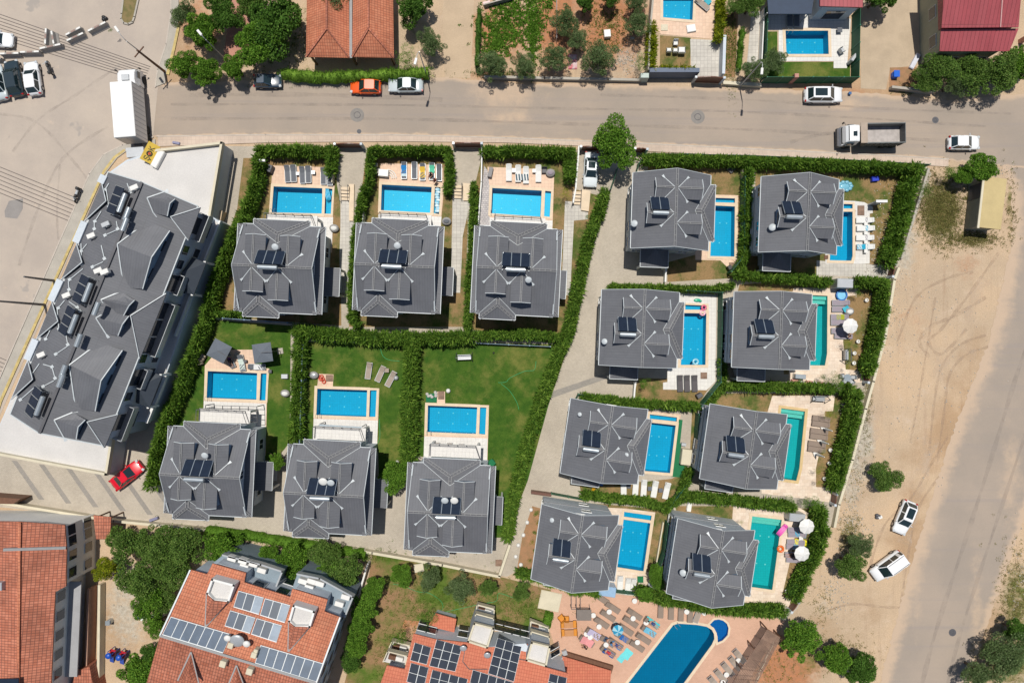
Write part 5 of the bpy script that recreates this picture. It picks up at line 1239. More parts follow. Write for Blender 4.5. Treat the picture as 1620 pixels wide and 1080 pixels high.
m = MB(c); m.bar(n5.at(253, 1005, .08), n5.at(500, 1080, .08), .25, .12); m.build('ridge_cap', pale, rf)
m = MB(c); m.bar(n5.at(538, 976, .05), n5.at(500, 1080, .05), .16, .2); m.build('verge', flash, sb); m = MB(c); m.bar(n5.at(301, 901, .05), n5.at(253, 1005, .05), .16, .2); m.build('verge', flash, sb)
m = MB(c); e1, e2 = n5.at(534, 978), n5.at(500, 1078); e3 = s5.at(470, 1185); m.add([Vector((p.x, p.y, z)) for p, z in ((e1, ZE5 - .2), (e2, ZE5 - .2), (e2, ZR5 - .25), (e1, ZE5 + .05), (e3, ZE5 - .2))], [(0, 1, 2, 3), (1, 4, 2)]); m.build('gable_wall', wallw, sb)
for q, nc in [([(377, 934), (417, 945), (409, 972), (369, 960)], 3), ([(419, 946), (459, 957), (450, 985), (411, 973)], 3), ([(364, 965), (404, 977), (395, 1002), (355, 990)], 3), ([(406, 977.5), (446, 989), (437, 1016), (397, 1003)], 3), ([(270, 975), (366, 1003), (352, 1033), (256, 1004)], 7), ([(412, 1020), (511, 1049), (500, 1079), (403, 1049)], 7)]:
    array(sb, n5, q, nc, 1, None, .1, .16, 'solar_collector', colg if nc == 3 else colg[1:3] + colg[:1])
for q, tip in [([(335, 917), (369, 926), (360, 952), (337, 950), (327, 939)], (325, 991)), ([(464, 958.5), (496, 968), (489, 991.5), (465, 991.5), (457, 983)], (456, 1030))]:
    zt = n5.at(q[3][0], q[3][1]).z
    block('roof_terrace', sb, q, zt, ZE5 - .3, zt + .05, terrw); parapet('parapet', sb, q, zt + .6, zt - .8, zt + .55, .22, white)
    m = MB(c); a, b_ = n5.at(*q[4], .75), n5.at(*q[2], .75); cc = n5.at(*q[3], .95); t_ = n5.at(*tip, .12); m.slab([a, cc, t_], .1); m.slab([cc, b_, t_], .1); m.build('dormer', tile_o2, sb)
    m = MB(c); m.bar(n5.at(*q[4], .2), t_, .18, .1); m.bar(n5.at(*q[2], .2), t_, .18, .1); m.build('trim', pale, sb)
for q, t_ in [([(281, 1076), (314, 1080)], (302, 1031)), ([(356, 1095), (392, 1102)], (374, 1052))]:
    m = MB(c); a, b_ = s5.at(*q[0], .9), s5.at(*q[1], .9); md = s5.at((q[0][0] + q[1][0]) / 2, q[0][1] - 3, 1.5); tp = s5.at(*t_, .1); m.slab([a, md, tp], .1); m.slab([md, b_, tp], .1); d = m.build('dormer', tile_o2, sb)
    m = MB(c); m.bar(a, tp, .16, .1); m.bar(b_, tp, .16, .1); m.build('trim', pale, d)
for px, py, r in [(377, 1011, 1.0), (392, 1016, .5), (362, 1007, .5)]:
    p = n5.at(px, py, .5); m = MB(c); m.cyl(p - Vector((0, 0, .5)), p, .05); Mx = Matrix.Rotation(R(18), 4, 'X')
    m.ell(p + Vector((0, 0, .35)), (r * .8, r * .8, .22), 16, 8, M=Mx); m.build('satellite_dish', lgrey if r > .9 else offwhite, sb)
for px, py, s in [(366, 1019, .8), (403, 1034, .8), (354, 1048, .9), (396, 1060, .9), (406, 1028, .6)]:
    p = (n5 if py < 1040 else s5).at(px, py, .4); m = MB(c); m.bbox(p, (s * .75, s * .75, .8), .05, -.3); m.build('chimney', cream, sb)
for q, zz in [([(352, 878), (412, 893), (446, 904), (433, 936), (386, 921), (389, 906), (336, 891)], 5.6), ([(470, 908), (505, 915), (558, 944), (545, 976), (513, 967), (518, 948), (462, 931)], 5.6)]:
    block('lower_terrace', sb, q, zz, 0, zz, blueg2); parapet('parapet', sb, q[:4], zz + .8, zz, zz + .8, .18, lgrey, False)
for x, y in [(366, 884), (383, 888), (400, 893), (413, 903), (478, 920), (492, 920), (505, 924), (546, 945), (536, 956), (385, 897), (488, 930)]:
    p = W(x, y, 6.4); m = MB(c); m.bbox((p.x, p.y, 6.0), (1.0, .55, .8), .05, -.3); m.build('air_unit', offwhite, sb)
E = [W(533, 978, ZE5), W(470, 1190, ZE5)]
for z in (1.7, 4.4, 7.2): wallwin(sb, E[1], E[0], z, 6, 1.2, 1.4)
Nn = [W(386, 924, ZE5), W(460, 948, ZE5)]
for z in (1.7, 4.4, 7.2): wallwin(sb, Nn[1], Nn[0], z, 2, 1.3, 1.5)

# --- photovoltaic block
c = W(770, 1060, 4); c.z = 0
pb = thing('photovoltaic_block', 'block with bright terracotta roof covered by blue black photovoltaic panels', 'apartment block', c)
p6 = Plane3((640, 1004, 4.3), (860, 1050, 4.3), (700, 1110, 6.3))
ro = [(654, 1002), (689, 1011), (739, 1016), (770, 1024), (834, 1018), (862, 1055), (899, 1065), (889, 1200), (560, 1200), (612, 1052), (640, 1058)]
block('walls', pb, inset(ro, .975), 4.3, 0, 4.0, wallw)
m = MB(c); polyslab(m, [p6.at(*p) for p in ro], .16); rf = m.build('roof', brick('bright_terracotta_tiles', (.52, .15, .085), (.56, .18, .10), (.38, .10, .055), .3, .36, msize=.02, off=0, bumps=.5, stain=.12), pb)
for q, nc, nr in [([(656, 1016), (682, 1024), (675, 1051), (648.5, 1044)], 2, 2), ([(690.7, 1011), (731, 1022), (720, 1062), (679, 1053)], 3, 3), ([(787, 1009), (826, 1020), (813, 1078), (772, 1065)], 3, 4), ([(650, 1048), (678, 1056), (671, 1086), (643, 1078)], 2, 2), ([(684, 1059), (740, 1074), (735, 1098), (678, 1084)], 4, 2), ([(748, 1059), (812, 1079), (808, 1098), (743, 1080)], 5, 1), ([(870, 1065), (897, 1072), (893, 1098), (865, 1090)], 2, 2)]:
    array(pb, p6, q, nc, nr, panel, .07, .16)
for q in [[(750, 985), (781, 992.6), (771, 1024), (740, 1014)], [(841, 1015), (870, 1022), (864, 1053), (832.5, 1043.5)]]:
    block('stair_tower', pb, q, 5.8, 0, 5.8, wallw); block('tower_roof', pb, inset(q, .93), 5.9, 5.75, 5.86, terrw); parapet('parapet', pb, inset(q, .96), 6.1, 5.8, 6.25, .2, cream)
for a, b_, n in [((782, 1004), (836, 1017), 4), ((870, 1051), (889, 1040), 1), ((658, 1004), (686, 1011), 2), ((722, 1014), (738, 1017), 1)]:
    A, Bq = W(*a, 4.3), W(*b_, 4.3); k = Vector((.05, .25, 0))
    for z in (1.2, 3.0): wallwin(pb, Bq + k, A + k, z, n, 1.1, 1.1)
block('annex', pb, [(690, 972), (720, 980), (717, 999), (679, 989)], 1.6, 0, 1.5, wallw); block('annex_roof', pb, [(689, 970), (722, 979), (718.5, 1000), (677, 990)], 1.7, 1.5, 1.68, rf.data.materials[0])
def balstack(q, zs):
    TL, TR, BR, BL = q
    for k, z in enumerate(zs):
        f = k / len(zs); f2 = (k + 1) / len(zs)
        L = lambda a, b, t: (a[0] + (b[0] - a[0]) * t, a[1] + (b[1] - a[1]) * t)
        pp = [L(TL, BL, f), L(TR, BR, f), L(TR, BR, f2), L(TL, BL, f2)]
        b_ = block('balcony', pb, [pp[0], pp[1], BR, BL], z, z - .2, z, terrw)
        parapet('balustrade', pb, [BL, pp[0], pp[1], BR], z + .8, z, z + .85, .12, cream, False)
        for s in (.25, .6):
            a = W(*L(pp[0], pp[1], s), z + .3); m = MB(c); m.bbox((a.x, a.y - .5, z + .3), (.9, .5, .6), .06, -.25); m.build('balcony_chair', wood if s < .5 else offwhite, pb)
balstack([(755, 956), (782, 963), (780, 993), (750, 985)], [.9, 2.9]); balstack([(839, 982), (868, 993), (869, 1021), (841, 1015)], [.9, 2.9]); balstack([(620, 1014), (649, 1021), (640, 1054), (606, 1046)], [.9, 2.9])
for px, py in [(733, 1024), (771, 1035)]:
    p = p6.at(px, py, .5); m = MB(c); m.cyl(p - Vector((0, 0, .5)), p, .04); m.ell(p + Vector((0, 0, .2)), (.42, .42, .14), 16, 8, M=Matrix.Rotation(R(20), 4, 'X')); m.build('satellite_dish', lgrey, pb)
m = MB(c); 
for a, b_ in (((735, 1030), (732, 1046)), ((732, 1046), (742, 1058)), ((742, 1058), (771, 1058)), ((820, 1042), (838, 1045))): m.bar(p6.at(*a, .06), p6.at(*b_, .06), .07, .05)
m.build('roof_cable', dgrey, rf)
# dark channel along the block edge on the terrace
block('side_wing', pb, [(889, 1040), (964, 1062), (955, 1200), (885, 1200)], 1.0, 0, .9, wallw); block('side_roof', pb, [(890, 1038), (967, 1061), (957, 1200), (884, 1200)], 1.1, .9, 1.06, rf.data.materials[0])
tag(strip('low_wall', [(893, 1034), (963, 1055)], .9, 0, .5, wood), 'dark low timber channel between salmon terrace and roof', 'low wall')

# --- terracotta pavilion north of the street
c = W(555, 40, 2); c.z = 0
pv = thing('tiled_pavilion', 'pavilion with twin hipped terracotta roofs behind the clipped hedge', 'pavilion', c)
for x0, x1, xr in ((484, 553, 517), (557, 623, 583)):
    m = MB(c); ze, zr = 3.0, 4.7
    A, Bq = W(x0, 90, ze), W(x1, 91.5, ze); T0 = W(xr, 45, zr); A2, B2, T1 = W(x0 + 2, -60, ze), W(x1 - 2, -60, ze), W(xr, -60, zr)
    m.slab([A, Bq, T0], .15); m.slab([A, T0, T1, A2], .15); m.slab([Bq, T0, T1, B2], .15); rf = m.build('roof', tile_o, pv)
    for a, b_ in ((A, T0), (Bq, T0), (T0, T1)): m = MB(c); u = Vector((0, 0, .07)); m.bar(a + u, b_ + u, .2, .12); m.build('ridge_cap', tile_o2, rf)
m = MB(c); m.bar(W(555, 92, 3.02), W(555, -60, 3.02), .32, .12); m.build('valley_gutter', pale, pv)
m = MB(c); p, q = W(492, -50, 3), W(617, 82, 3); m.box(((p.x + q.x) / 2, (p.y + q.y) / 2 + 1.5, 1.4), (q.x - p.x - 1.5, p.y - q.y - 4, 2.8)); m.build('room', cream, pv)
for x in (490, 555, 617): m = MB(c); p = W(x, 86, 3); m.box((p.x, p.y, 1.42), (.2, .2, 2.84)); m.build('post', wood, pv)

# --- red roofed house, villa wing with red roof, tan shed
c = W(1545, 30, 3); c.z = 0
rh = thing('red_roofed_house', 'olive walled house with ribbed red metal roofs in the top right corner', 'house', c)
block('walls', rh, [(1490, -60), (1600, -60), (1598, 40), (1586, 78), (1492, 78)], 4.4, 0, 4.2, M('olive_render', (.36, .36, .26), .85, .1, 1))
pl_ = Plane3((1487, 81, 4.2), (1598, 81, 4.2), (1489, 46, 5.0)); pu = Plane3((1490, 44, 5.5), (1612, 43, 5.5), (1497, -60, 7.6))
m = MB(c); polyslab(m, [pl_.at(*p) for p in [(1487, 81), (1597, 81), (1602, 70), (1612, 45), (1489, 46.5)]], .12); m.build('lower_roof', metal_r, rh)
m = MB(c); polyslab(m, [pu.at(*p) for p in [(1490, 44), (1612, 43), (1620, -60), (1497, -60)]], .12); m.build('upper_roof', metal_r, rh)
m = MB(c); m.bar(pu.at(1583, 43, .05), pu.at(1590, -60, .05), .12, .08); m.build('roof_seam', M('pale_red', (.6, .35, .33), .5), rh)
block('upper_wall', rh, [(1493, -55), (1608, -55), (1606, 41), (1495, 41)], 5.4, 4.2, 5.45, rh.children[0].data.materials[0] if rh.children else wallw)
a, b_ = W(1490, -60, 4.4), W(1492, 78, 4.4); wallwin(rh, a, b_, 2.6, 3, 1.3, 1.2)
a, b_ = W(1492, 78, 4.4), W(1586, 78, 4.4); wallwin(rh, a, b_, 1.6, 4, 1.3, 1.4)
c = W(1330, 0, 2); c.z = 0
rv = thing('poolside_house', 'pale house wing with a red roof above the walled garden pool', 'house', c)
block('walls', rv, [(1288, -40), (1362, -40), (1360, 10), (1302, 10)], 3.5, 0, 3.4, wallw); block('roof', rv, [(1297, -50), (1367, -50), (1366, 11), (1298, 9)], 3.7, 3.4, 3.62, metal_r)
a, b_ = W(1302, 10, 3.5), W(1360, 10, 3.5); wallwin(rv, a, b_, 1.5, 1, 2.2, 1.9)
tag(block('pergola_roof', None, [(1212, -30), (1292, -30), (1284, 22), (1216, 22)], 2.7, 2.5, 2.7, M('navy_awning', (.03, .05, .09), .7)), 'dark navy awning above two grey loungers', 'awning')
pa = bpy.data.objects['pergola_roof']
for q in [(1215, 19), (1282, 19)]: m = MB(); p = W(*q, 2.7); m.box((p.x, p.y, 1.25), (.1, .1, 2.49)); o = m.build('post', lgrey); o.parent = pa; o.location = -pa.location
c = W(1568, 320, 1); c.z = 0
sh = thing('tan_shed', 'small tan roofed shed alone on the weedy verge by the side road', 'shed', c)
tanr = M('tan_roof_felt', (.52, .41, .20), .8, .12, .6); 
block('walls', sh, [(1556, 283), (1591, 286), (1582, 360), (1549, 357)], 2.6, 0, 2.5, M('grey_green_render', (.32, .31, .24), .85, .1, 1)); block('roof', sh, [(1557, 279), (1594, 283), (1584, 363), (1548, 359)], 2.7, 2.5, 2.66, tanr); parapet('trim', sh, [(1557, 279), (1548, 359)], 2.72, 2.6, 2.74, .25, cream, False)
m = MB(c); a, b_ = W(1556, 288, 2.6), W(1553, 312, 2.6); m.bar((a.x - .03, a.y, 1.3), (b_.x - .03, b_.y, 1.3), .06, 2.0); m.build('door', dgrey, sh)

# --- walls, fences and gates
def fence(name, label, path, h, mat, w=.08, posts=1.8, cat='fence', pm=None, group=None):
    pts = [W(p[0], p[1]) for p in path]; o_ = pts[0].copy(); t = thing(name, label, cat, o_, 0, group)
    m = MB(o_)
    for a, b_ in zip(pts[:-1], pts[1:]): m.bar((a.x, a.y, h / 2 + .03), (b_.x, b_.y, h / 2 + .03), w * .5, h - .06)
    m.build('panel', mat, t)
    for a, b_ in zip(pts[:-1], pts[1:]):
        n = max(1, int((b_ - a).length / posts))
        for i in range(n + 1 if b_ == pts[-1] else n):
            p = a + (b_ - a) * i / n; m = MB(o_); m.box((p.x, p.y, h / 2 + .02), (w * 1.3, w * 1.3, h + .04)); m.build('post', pm or mat, t)
    return t
F = 'green netting fences between villa plots'
grn = M('green_fence_paint', (.02, .16, .09), .6, .1, 2)
fence('netting_fence', 'green netting fence beside the northernmost pool', [(1171, 285), (1170, 400), (1166, 412), (1150, 432)], 1.9, netgreen, pm=grn, group=F)
fence('netting_fence', 'green netting fence east of the swim ring pool', [(1080, 461), (1136, 464), (1134, 603), (1104, 640)], 1.9, netgreen, pm=grn, group=F)
fence('netting_fence', 'netting fence between the green carpet pool and the yellow coping villa', [(1100, 653), (1097, 700), (1090, 750), (1055, 797)], 1.8, netgreen, pm=grn, group=F)
fence('netting_fence', 'netting fence between the two southern villas', [(1052, 822), (1046, 870), (1034, 905)], 1.9, netgreen, pm=grn, group=F)
fence('netting_fence', 'green fence behind the three southern white loungers', [(958, 928), (990, 932), (1012, 934)], 1.6, netgreen, pm=grn, group=F)
fence('netting_fence', 'green railing fence beside the street tree driveway', [(1022, 242), (1008, 262), (1000, 292)], 1.5, netgreen, pm=grn, group=F)
fence('netting_fence', 'green rail fence right of the parked silver car', [(975, 270), (964, 302)], 1.3, netgreen, pm=grn, group=F)
fence('netting_fence', 'green fence along the street in front of the far north east villas', [(1035, 247), (1180, 250), (1320, 256), (1462, 264)], 1.3, netgreen, pm=grn, group=F)
fence('netting_fence', 'short green fence below the lane north of the green carpet villa', [(905, 640), (914, 622), (930, 626)], 1.3, netgreen, pm=grn, group=F)
fence('netting_fence', 'green fence strip left of the yellow toy', [(872, 778), (925, 788)], 1.2, netgreen, pm=grn, group=F)
fence('netting_fence', 'tall dark green screen around the walled garden pool', [(1204, 132), (1346, 132), (1348, 25)], 2.1, netgreen, .1, pm=grn, group=F)
fence('netting_fence', 'dark green screen left of the walled garden', [(1206, 20), (1203, 128)], 2.0, netgreen, .1, pm=grn, group=F)
fence('board_fence', 'blue grey board fence beside the tall hedge', [(486, 545), (484, 600), (481, 700)], 1.9, blueg, .16, 2.4)
fence('board_fence', 'blue grey fence under the top left villa', [(362, 504), (462, 511)], 1.8, blueg, .12, 2.4)
fence('board_fence', 'dark fence under the white lounger villa', [(740, 542), (870, 548)], 1.0, blueg, .1, 2.4)
fence('board_fence', 'short grey fence inside the yellow towel garden', [(579, 310), (578, 352)], 1.5, lgrey, .08, 2.4)
rw = lambda n, l, p, w, h, mt=conc, cat='wall': tag(strip(n, p, w, 0, h, mt), l, cat)
rw('boundary_wall', 'pale low wall along the whole sandy lot', [(1418, 424), (1411, 442), (1397, 530), (1378, 602), (1366, 645), (1345, 725), (1324, 795), (1317, 830)], .3, .7, cream)
rw('boundary_wall', 'low wall beneath the tall far north east hedge', [(1466, 268), (1447, 330), (1424, 408)], .25, .5, conc)
rw('courtyard_wall', 'long cream wall along the south side of the courtyard', [(-60, 786), (0, 791), (185, 821), (300, 832), (380, 841), (500, 857), (590, 871), (700, 890), (790, 908), (806, 860)], .3, .9, cream)
rw('garden_wall', 'white wall left of the driveway beside the white lounger garden', [(763, 232), (762, 290), (757, 356)], .14, 1.0, white)
rw('garden_wall', 'white wall left of the parked silver car', [(915, 234), (910, 300), (906, 322)], .18, .9, white)
rw('garden_wall', 'thin pale wall right of the top left villa\'s street hedge', [(533, 236), (528, 290)], .14, 1.0, cream)
rw('garden_wall', 'thin pale rail wall at the hedge by the top left corner', [(409, 238), (408, 272)], .12, 1.0, cream)
rw('garden_wall', 'white wall by the lane beside the northernmost porch', [(1052, 405), (1050, 446)], .18, 1.0, white)
rw('garden_wall', 'white wall south of the swim ring villa\'s porch', [(1003, 603), (1001, 628)], .18, 1.0, white)
rw('garden_wall', 'brown capped wall left of the yellow toy', [(840, 776), (870, 780)], .3, 1.0, gatebr)
rw('garden_wall', 'white wall below the brown capped wall', [(869, 786), (866, 806)], .2, 1.0, white)
rw('planter_wall', 'planter wall facing the street, its shade put into a dark blue grey', [(1023, 121), (1097, 121)], .5, 2.0, M('shade_coloured_render', (.14, .17, .23), .8, .1, 1))  # dark colour carries the shade of the south face
rw('garden_wall', 'white and blue retaining wall right of the paved court', [(1141, 64), (1139, 122)], .35, 1.5, wallw)
rw('garden_wall', 'thin white wall beside the sandy path', [(1204, 20), (1200, 100)], .12, 1.2, white)
rw('garden_wall', 'grey fence wall between soil garden and top edge pool', [(1031, -20), (1024, 60), (1022, 118)], .22, 1.8, conc)
rw('garden_wall', 'low stone kerb wall under the olive trees', [(766, 124), (860, 126), (960, 128), (1012, 129)], .3, .6, conc)
rw('garden_wall', 'low stone wall by the crop rows', [(1142, 133), (1200, 137)], .4, .6, cream)
rw('garden_wall', 'low wall before the tree row by the red roofed house', [(1406, 141), (1470, 148)], .3, .8, conc)
rw('garden_wall', 'dark stone wall left of the red roofed house', [(1467, -20), (1467, 98)], .2, 1.6, wood)
rw('garden_wall', 'pinkish wall beside the sandy play yard', [(165, 920), (163, 1100)], .3, 1.1, cream)
rw('garden_wall', 'tan wall east of the corner house', [(152, 924), (148, 1060)], .25, 1.6, M('tan_wall', (.42, .25, .18), .8))
rw('garden_fence_wall', 'slanting white fence beside the garden trees', [(585, 886), (570, 938)], .2, 1.3, offwhite, 'fence')
rw('garden_wall', 'terrace edge wall right of the salmon terrace', [(1228, 1000), (1200, 1060), (1188, 1100)], .15, .5, cream)
rw('garden_wall', 'thin pale wall east of the swim ring villas pool strip', [(1172, 270), (1172, 300)], .12, .9, cream)
rw('garden_wall', 'pale edging right of the wide blue pool', [(1048, 824), (1036, 895)], .14, .6, cream)
def gate(label, a, b, h=1.6, arch=.35):
    A, Bq = W(*a), W(*b); o_ = (A + Bq) / 2; t = thing('driveway_gate', label, 'gate', o_, math.atan2((Bq - A).y, (Bq - A).x), 'brown metal gates')
    L = (Bq - A).length; m = MB(); n = 8
    for i in range(n):
        x0, x1 = -L / 2 + L * i / n, -L / 2 + L * (i + 1) / n; f = lambda x: h + arch * (math.cos(math.pi * x / L) if arch > 0 else 1 - abs(2 * x / L))
        m.add([(x0, -.03, .1), (x1, -.03, .1), (x1, -.03, f(x1)), (x0, -.03, f(x0)), (x0, .03, .1), (x1, .03, .1), (x1, .03, f(x1)), (x0, .03, f(x0))], [(0, 1, 2, 3), (7, 6, 5, 4), (3, 2, 6, 7), (0, 4, 5, 1)])
        m.bar((x0, 0, f(x0)), (x1, 0, f(x1)), .12, .08)
    m.build('leaf', gatebr, t)
    for s in (-1, 1): m = MB(); m.bbox((s * (L / 2 + .15), 0, h / 2 + .1), (.3, .3, h + .2), .03); m.build('post', wallw if s > 0 else lgrey, t)
gate('arched brown gate right of the top left villa\'s street hedge', (537, 234), (574, 234)); gate('arched brown gate between the yellow towel garden and the white lounger garden', (721, 233), (761, 233))
gate('brown gate left of the street tree', (919, 238), (948, 239)); gate('brown gate right of the street tree', (1003, 241), (1018, 242)); gate('brown gate of the paved court at the top edge', (1097, 131), (1137, 132), 1.7)
gate('brown wicket gate at the far north east path end', (1407, 421), (1404, 437), 1.2, .1); gate('brown wicket gate by the barbecue under the big round parasol', (1369, 590), (1366, 602), 1.2, .1)
gate('brown wicket gate beside the trimmed bush', (1316, 780), (1314, 793), 1.2, .1); gate('brown wicket gate at the south east corner', (1256, 948), (1247, 960), 1.2, .1)
# steps down from the driveways
def steps(label, x, y, w=13, n=4):
    o_ = W(x, y); t = thing('garden_steps', label, 'steps', o_, R(-3), 'flights of garden steps with dark rails')
    m = MB()
    for k in range(n): m.box((0, -.38 * k, .6 - .15 * k - .3), (w * S, .38, .6 - .0 * k)) if False else m.box((0, -.38 * k, (.62 - .15 * k) / 2), (w * S, .37, .62 - .15 * k))
    m.build('treads', coping, t)
    m = MB()
    for s in (-1, 1): m.bar((s * w * S / 2, .3, 1.35), (s * w * S / 2, -.38 * n, .8), .05, .05); m.bar((s * w * S / 2, .3, 0), (s * w * S / 2, .3, 1.35), .05, .05); m.bar((s * w * S / 2, -.38 * n, 0), (s * w * S / 2, -.38 * n, .8), .05, .05)
    m.build('handrail', dgrey, t)
    m = MB()
    for k in range(n): m.box((0, -.38 * k - .19, .62 - .15 * k), (w * S, .03, .035))
    m.build('nosing', dgrey, t)
steps('garden steps right of the pool with the blue air mattress', 547, 300); steps('garden steps right of the pool with people beside it', 725, 297); steps('garden steps below the parked silver car', 912, 307)
for q in [[(553, 292), (561, 292), (560, 350), (553, 350)], [(733, 290), (746, 292), (744, 318), (733, 318)], [(920, 300), (934, 303), (931, 335), (919, 333)]]: plate('landing', q, 0, .3, coping)
# ------------------------------------------------------------ vehicles
tyre = M('rubber', (.02, .02, .02), .9, .2, 5); rim = M('alloy_rim', (.4, .4, .42), .3, .1, 3, metal=.8)
lampg = M('headlight_glass', (.55, .58, .6), .1, .1, 3); tail = M('tail_lamp_red', (.4, .01, .01), .2, .1, 3); glassc = M('car_glass', (.015, .03, .035), .05, .1, 1, spec=.9)
def paint(n, c, r=.28): return M(n, c, r, .03, 1, fine=.02, coat=.6)
def loft(m, secs, smooth=True, close=True):
    n = len(secs[0]); vs = [p for s in secs for p in s]
    fs = [(i * n + j, i * n + (j + 1) % n, (i + 1) * n + (j + 1) % n, (i + 1) * n + j) for i in range(len(secs) - 1) for j in range(n if close else n - 1)]
    m.add(vs, fs, smooth); m.add(vs, [list(range(n - 1, -1, -1)), list(range((len(secs) - 1) * n, len(secs) * n))])
def car(label, px, py, head, kind, mat, L=4.3, wid=1.78, group=None, sunroof=False, cat='car', name='parked_car'):
    t = thing(name, label, cat, W(px, py), R(head), group)
    hh = {'suv': 1.62, 'van': 1.85}.get(kind, 1.46); w = wid / 2; f = L / 2
    belt = {'suv': 1.0, 'van': 1.05}.get(kind, .9)
    hood = belt - .06
    # stations: x, halfwidth, deck height
    st = [(f, .62, .48), (f - .06, .8, .62), (f - .3, .93, hood - .14), (f - .75, .98, hood - .06), (f - 1.15, 1.0, hood + .02), (0, 1.0, belt), (-f + 1.1, 1.0, belt), (-f + .55, .98, belt - .01), (-f + .18, .93, belt - .08), (-f + .04, .82, .62), (-f, .66, .5)]
    secs = []
    for x, k, z in st:
        W_ = w * k; zl = .24 if abs(x) < f - .1 else .34
        half = [(W_ * .86, zl), (W_ * .99, zl + .1), (W_, min(z - .05, .58)), (W_ * .95, z - .03), (W_ * .80, z), (W_ * .4, z + .035)]
        secs.append([(x, y, zz) for y, zz in half] + [(x, -y, zz) for y, zz in reversed(half)])
    m = MB(); loft(m, secs); b = m.build('body', mat, t)
    # greenhouse
    xf, xr = f - 1.12, {'sedan': -f + .75, 'hatch': -f + .22, 'suv': -f + .3, 'van': -f + .06, 'coupe': -f + .7}[kind]
    tf, tr = {'van': f - 1.75}.get(kind, xf - .72), {'sedan': xr + .62, 'hatch': xr + .42, 'suv': xr + .42, 'van': xr + .12, 'coupe': xr + .85}[kind]
    if kind == 'van': xf = f - .95
    wb, wt = w * .90, w * .70 if kind != 'van' else w * .80
    zb = belt - .02; zt = hh
    fr = {'b': [(xf, wb * .86), (xf - .35, wb), (xr + .3, wb), (xr, wb * .84)], 't': [(tf, wt * .92), (tf - .2, wt), (tr + .15, wt), (tr, wt * .9)]}
    Bp = fr['b']; Tp = fr['t']
    def V(p, s, z): return (p[0], p[1] * s, z)
    m = MB(); m.add([V(Bp[0], 1, zb), V(Bp[0], -1, zb), V(Tp[0], -1, zt - .03), V(Tp[0], 1, zt - .03)], [(0, 1, 2, 3)]); m.build('windscreen', glassc, t)
    m = MB(); m.add([V(Bp[3], 1, zb), V(Bp[3], -1, zb), V(Tp[3], -1, zt - .03), V(Tp[3], 1, zt - .03)], [(3, 2, 1, 0)]); m.build('rear_window', glassc, t)
    for s in (1, -1):
        m = MB(); vs = [V(p, s, zb) for p in Bp] + [V(p, s, zt - .03) for p in Tp]
        m.add(vs, [(0, 1, 5, 4), (1, 2, 6, 5), (2, 3, 7, 6)] if s > 0 else [(4, 5, 1, 0), (5, 6, 2, 1), (6, 7, 3, 2)]); sw = m.build('side_window', glassc, t)
        m = MB()
        for p, q in ((Bp[0], Tp[0]), (Bp[3], Tp[3])): m.bar(V(p, s, zb), V(q, s, zt - .03), .09, .06)
        xm = (xf + xr) / 2 - .1; m.bar((xm, s * (wb + .005), zb), (xm + .05, s * (wt + .01), zt - .03), .09, .04)
        if kind == 'van': m.bar((xm - 1.0, s * (wb + .005), zb), (xm - 1.0, s * (wt + .01), zt - .03), .35, .05)
        m.build('pillar', mat, t)
    m = MB(); n = len(Tp); top = [V(p, 1, 0) for p in Tp] + [V(p, -1, 0) for p in reversed(Tp)]
    def ring(k, z): return [(((p[0] - (tf + tr) / 2) * k + (tf + tr) / 2), p[1] * k, z) for p in top]
    r0, r1, r2 = ring(1.0, zt - .05), ring(1.0, zt - .01), ring(.9, zt + .035)
    m.add(r0 + r1 + r2, [[i, (i + 1) % 8, (i + 1) % 8 + 8, i + 8] for i in range(8)] + [[i + 8, (i + 1) % 8 + 8, (i + 1) % 8 + 16, i + 16] for i in range(8)] + [list(range(16, 24))], False); rf = m.build('roof', mat, t)
    if sunroof: m = MB(); m.bbox(((tf + tr) / 2 - .1, 0, zt + .035), (abs(tf - tr) * .72, wt * 1.35, .03), .01); m.build('sunroof', glassc, rf)
    if kind == 'van':
        for s in (1, -1):
            m = MB(); m.bar((tf - .1, s * wt * .8, zt + .06), (tr + .1, s * wt * .8, zt + .06), .04, .05); m.build('roof_rail', dgrey, rf)
    wx = f - .82
    for x in (wx, -wx):
        for s in (1, -1):
            m = MB(); m.cyl((x, s * (w - .2), .32), (x, s * (w + .005), .32), .32, n=18); m.build('wheel', tyre, t)
            wh = KIDS[t.name][-1]; m = MB(); m.cyl((x, s * (w + .0), .32), (x, s * (w + .02), .32), .2, n=14); m.build('rim', rim, wh)
    for s in (1, -1):
        m = MB(); m.bbox((f - .17, s * w * .74, .66), (.3, .32, .16), .04, s * -.35); m.build('headlight', lampg, t)
        m = MB(); m.bbox((-f + .12, s * w * .78, .74), (.18, .28, .2), .04, s * .3); m.build('tail_light', tail, t)
        m = MB(); m.bbox((xf - .25, s * (w + .07), belt + .04), (.12, .22, .15), .04); m.build('wing_mirror', mat, t)
    m = MB(); m.box((f - .01, 0, .5), (.04, .9, .12)); m.box((-f + .01, 0, .56), (.04, .5, .12)); m.build('grille', black, t)
    return t
whitec = paint('white_car_paint', (.78, .79, .80)); silver = paint('silver_car_paint', (.50, .56, .58)); navy = paint('dark_blue_car_paint', (.03, .055, .09)); orange = paint('orange_car_paint', (.75, .10, .01)); redc = paint('red_car_paint', (.62, .005, .02)); teal = paint('dark_slate_car_paint', (.02, .035, .045))
gp = 'cars in the parking lot at the left'
car('white car cut by the left frame edge, nose to the right', 0, 66, -4, 'hatch', whitec, 4.1, group=gp)
car('silver car cut by the left edge beside the dark car', 3, 134, 102, 'sedan', silver, 4.3, group=gp)
car('dark slate car between the silver and the white one', 28, 127, 101, 'suv', teal, 4.4, group=gp)
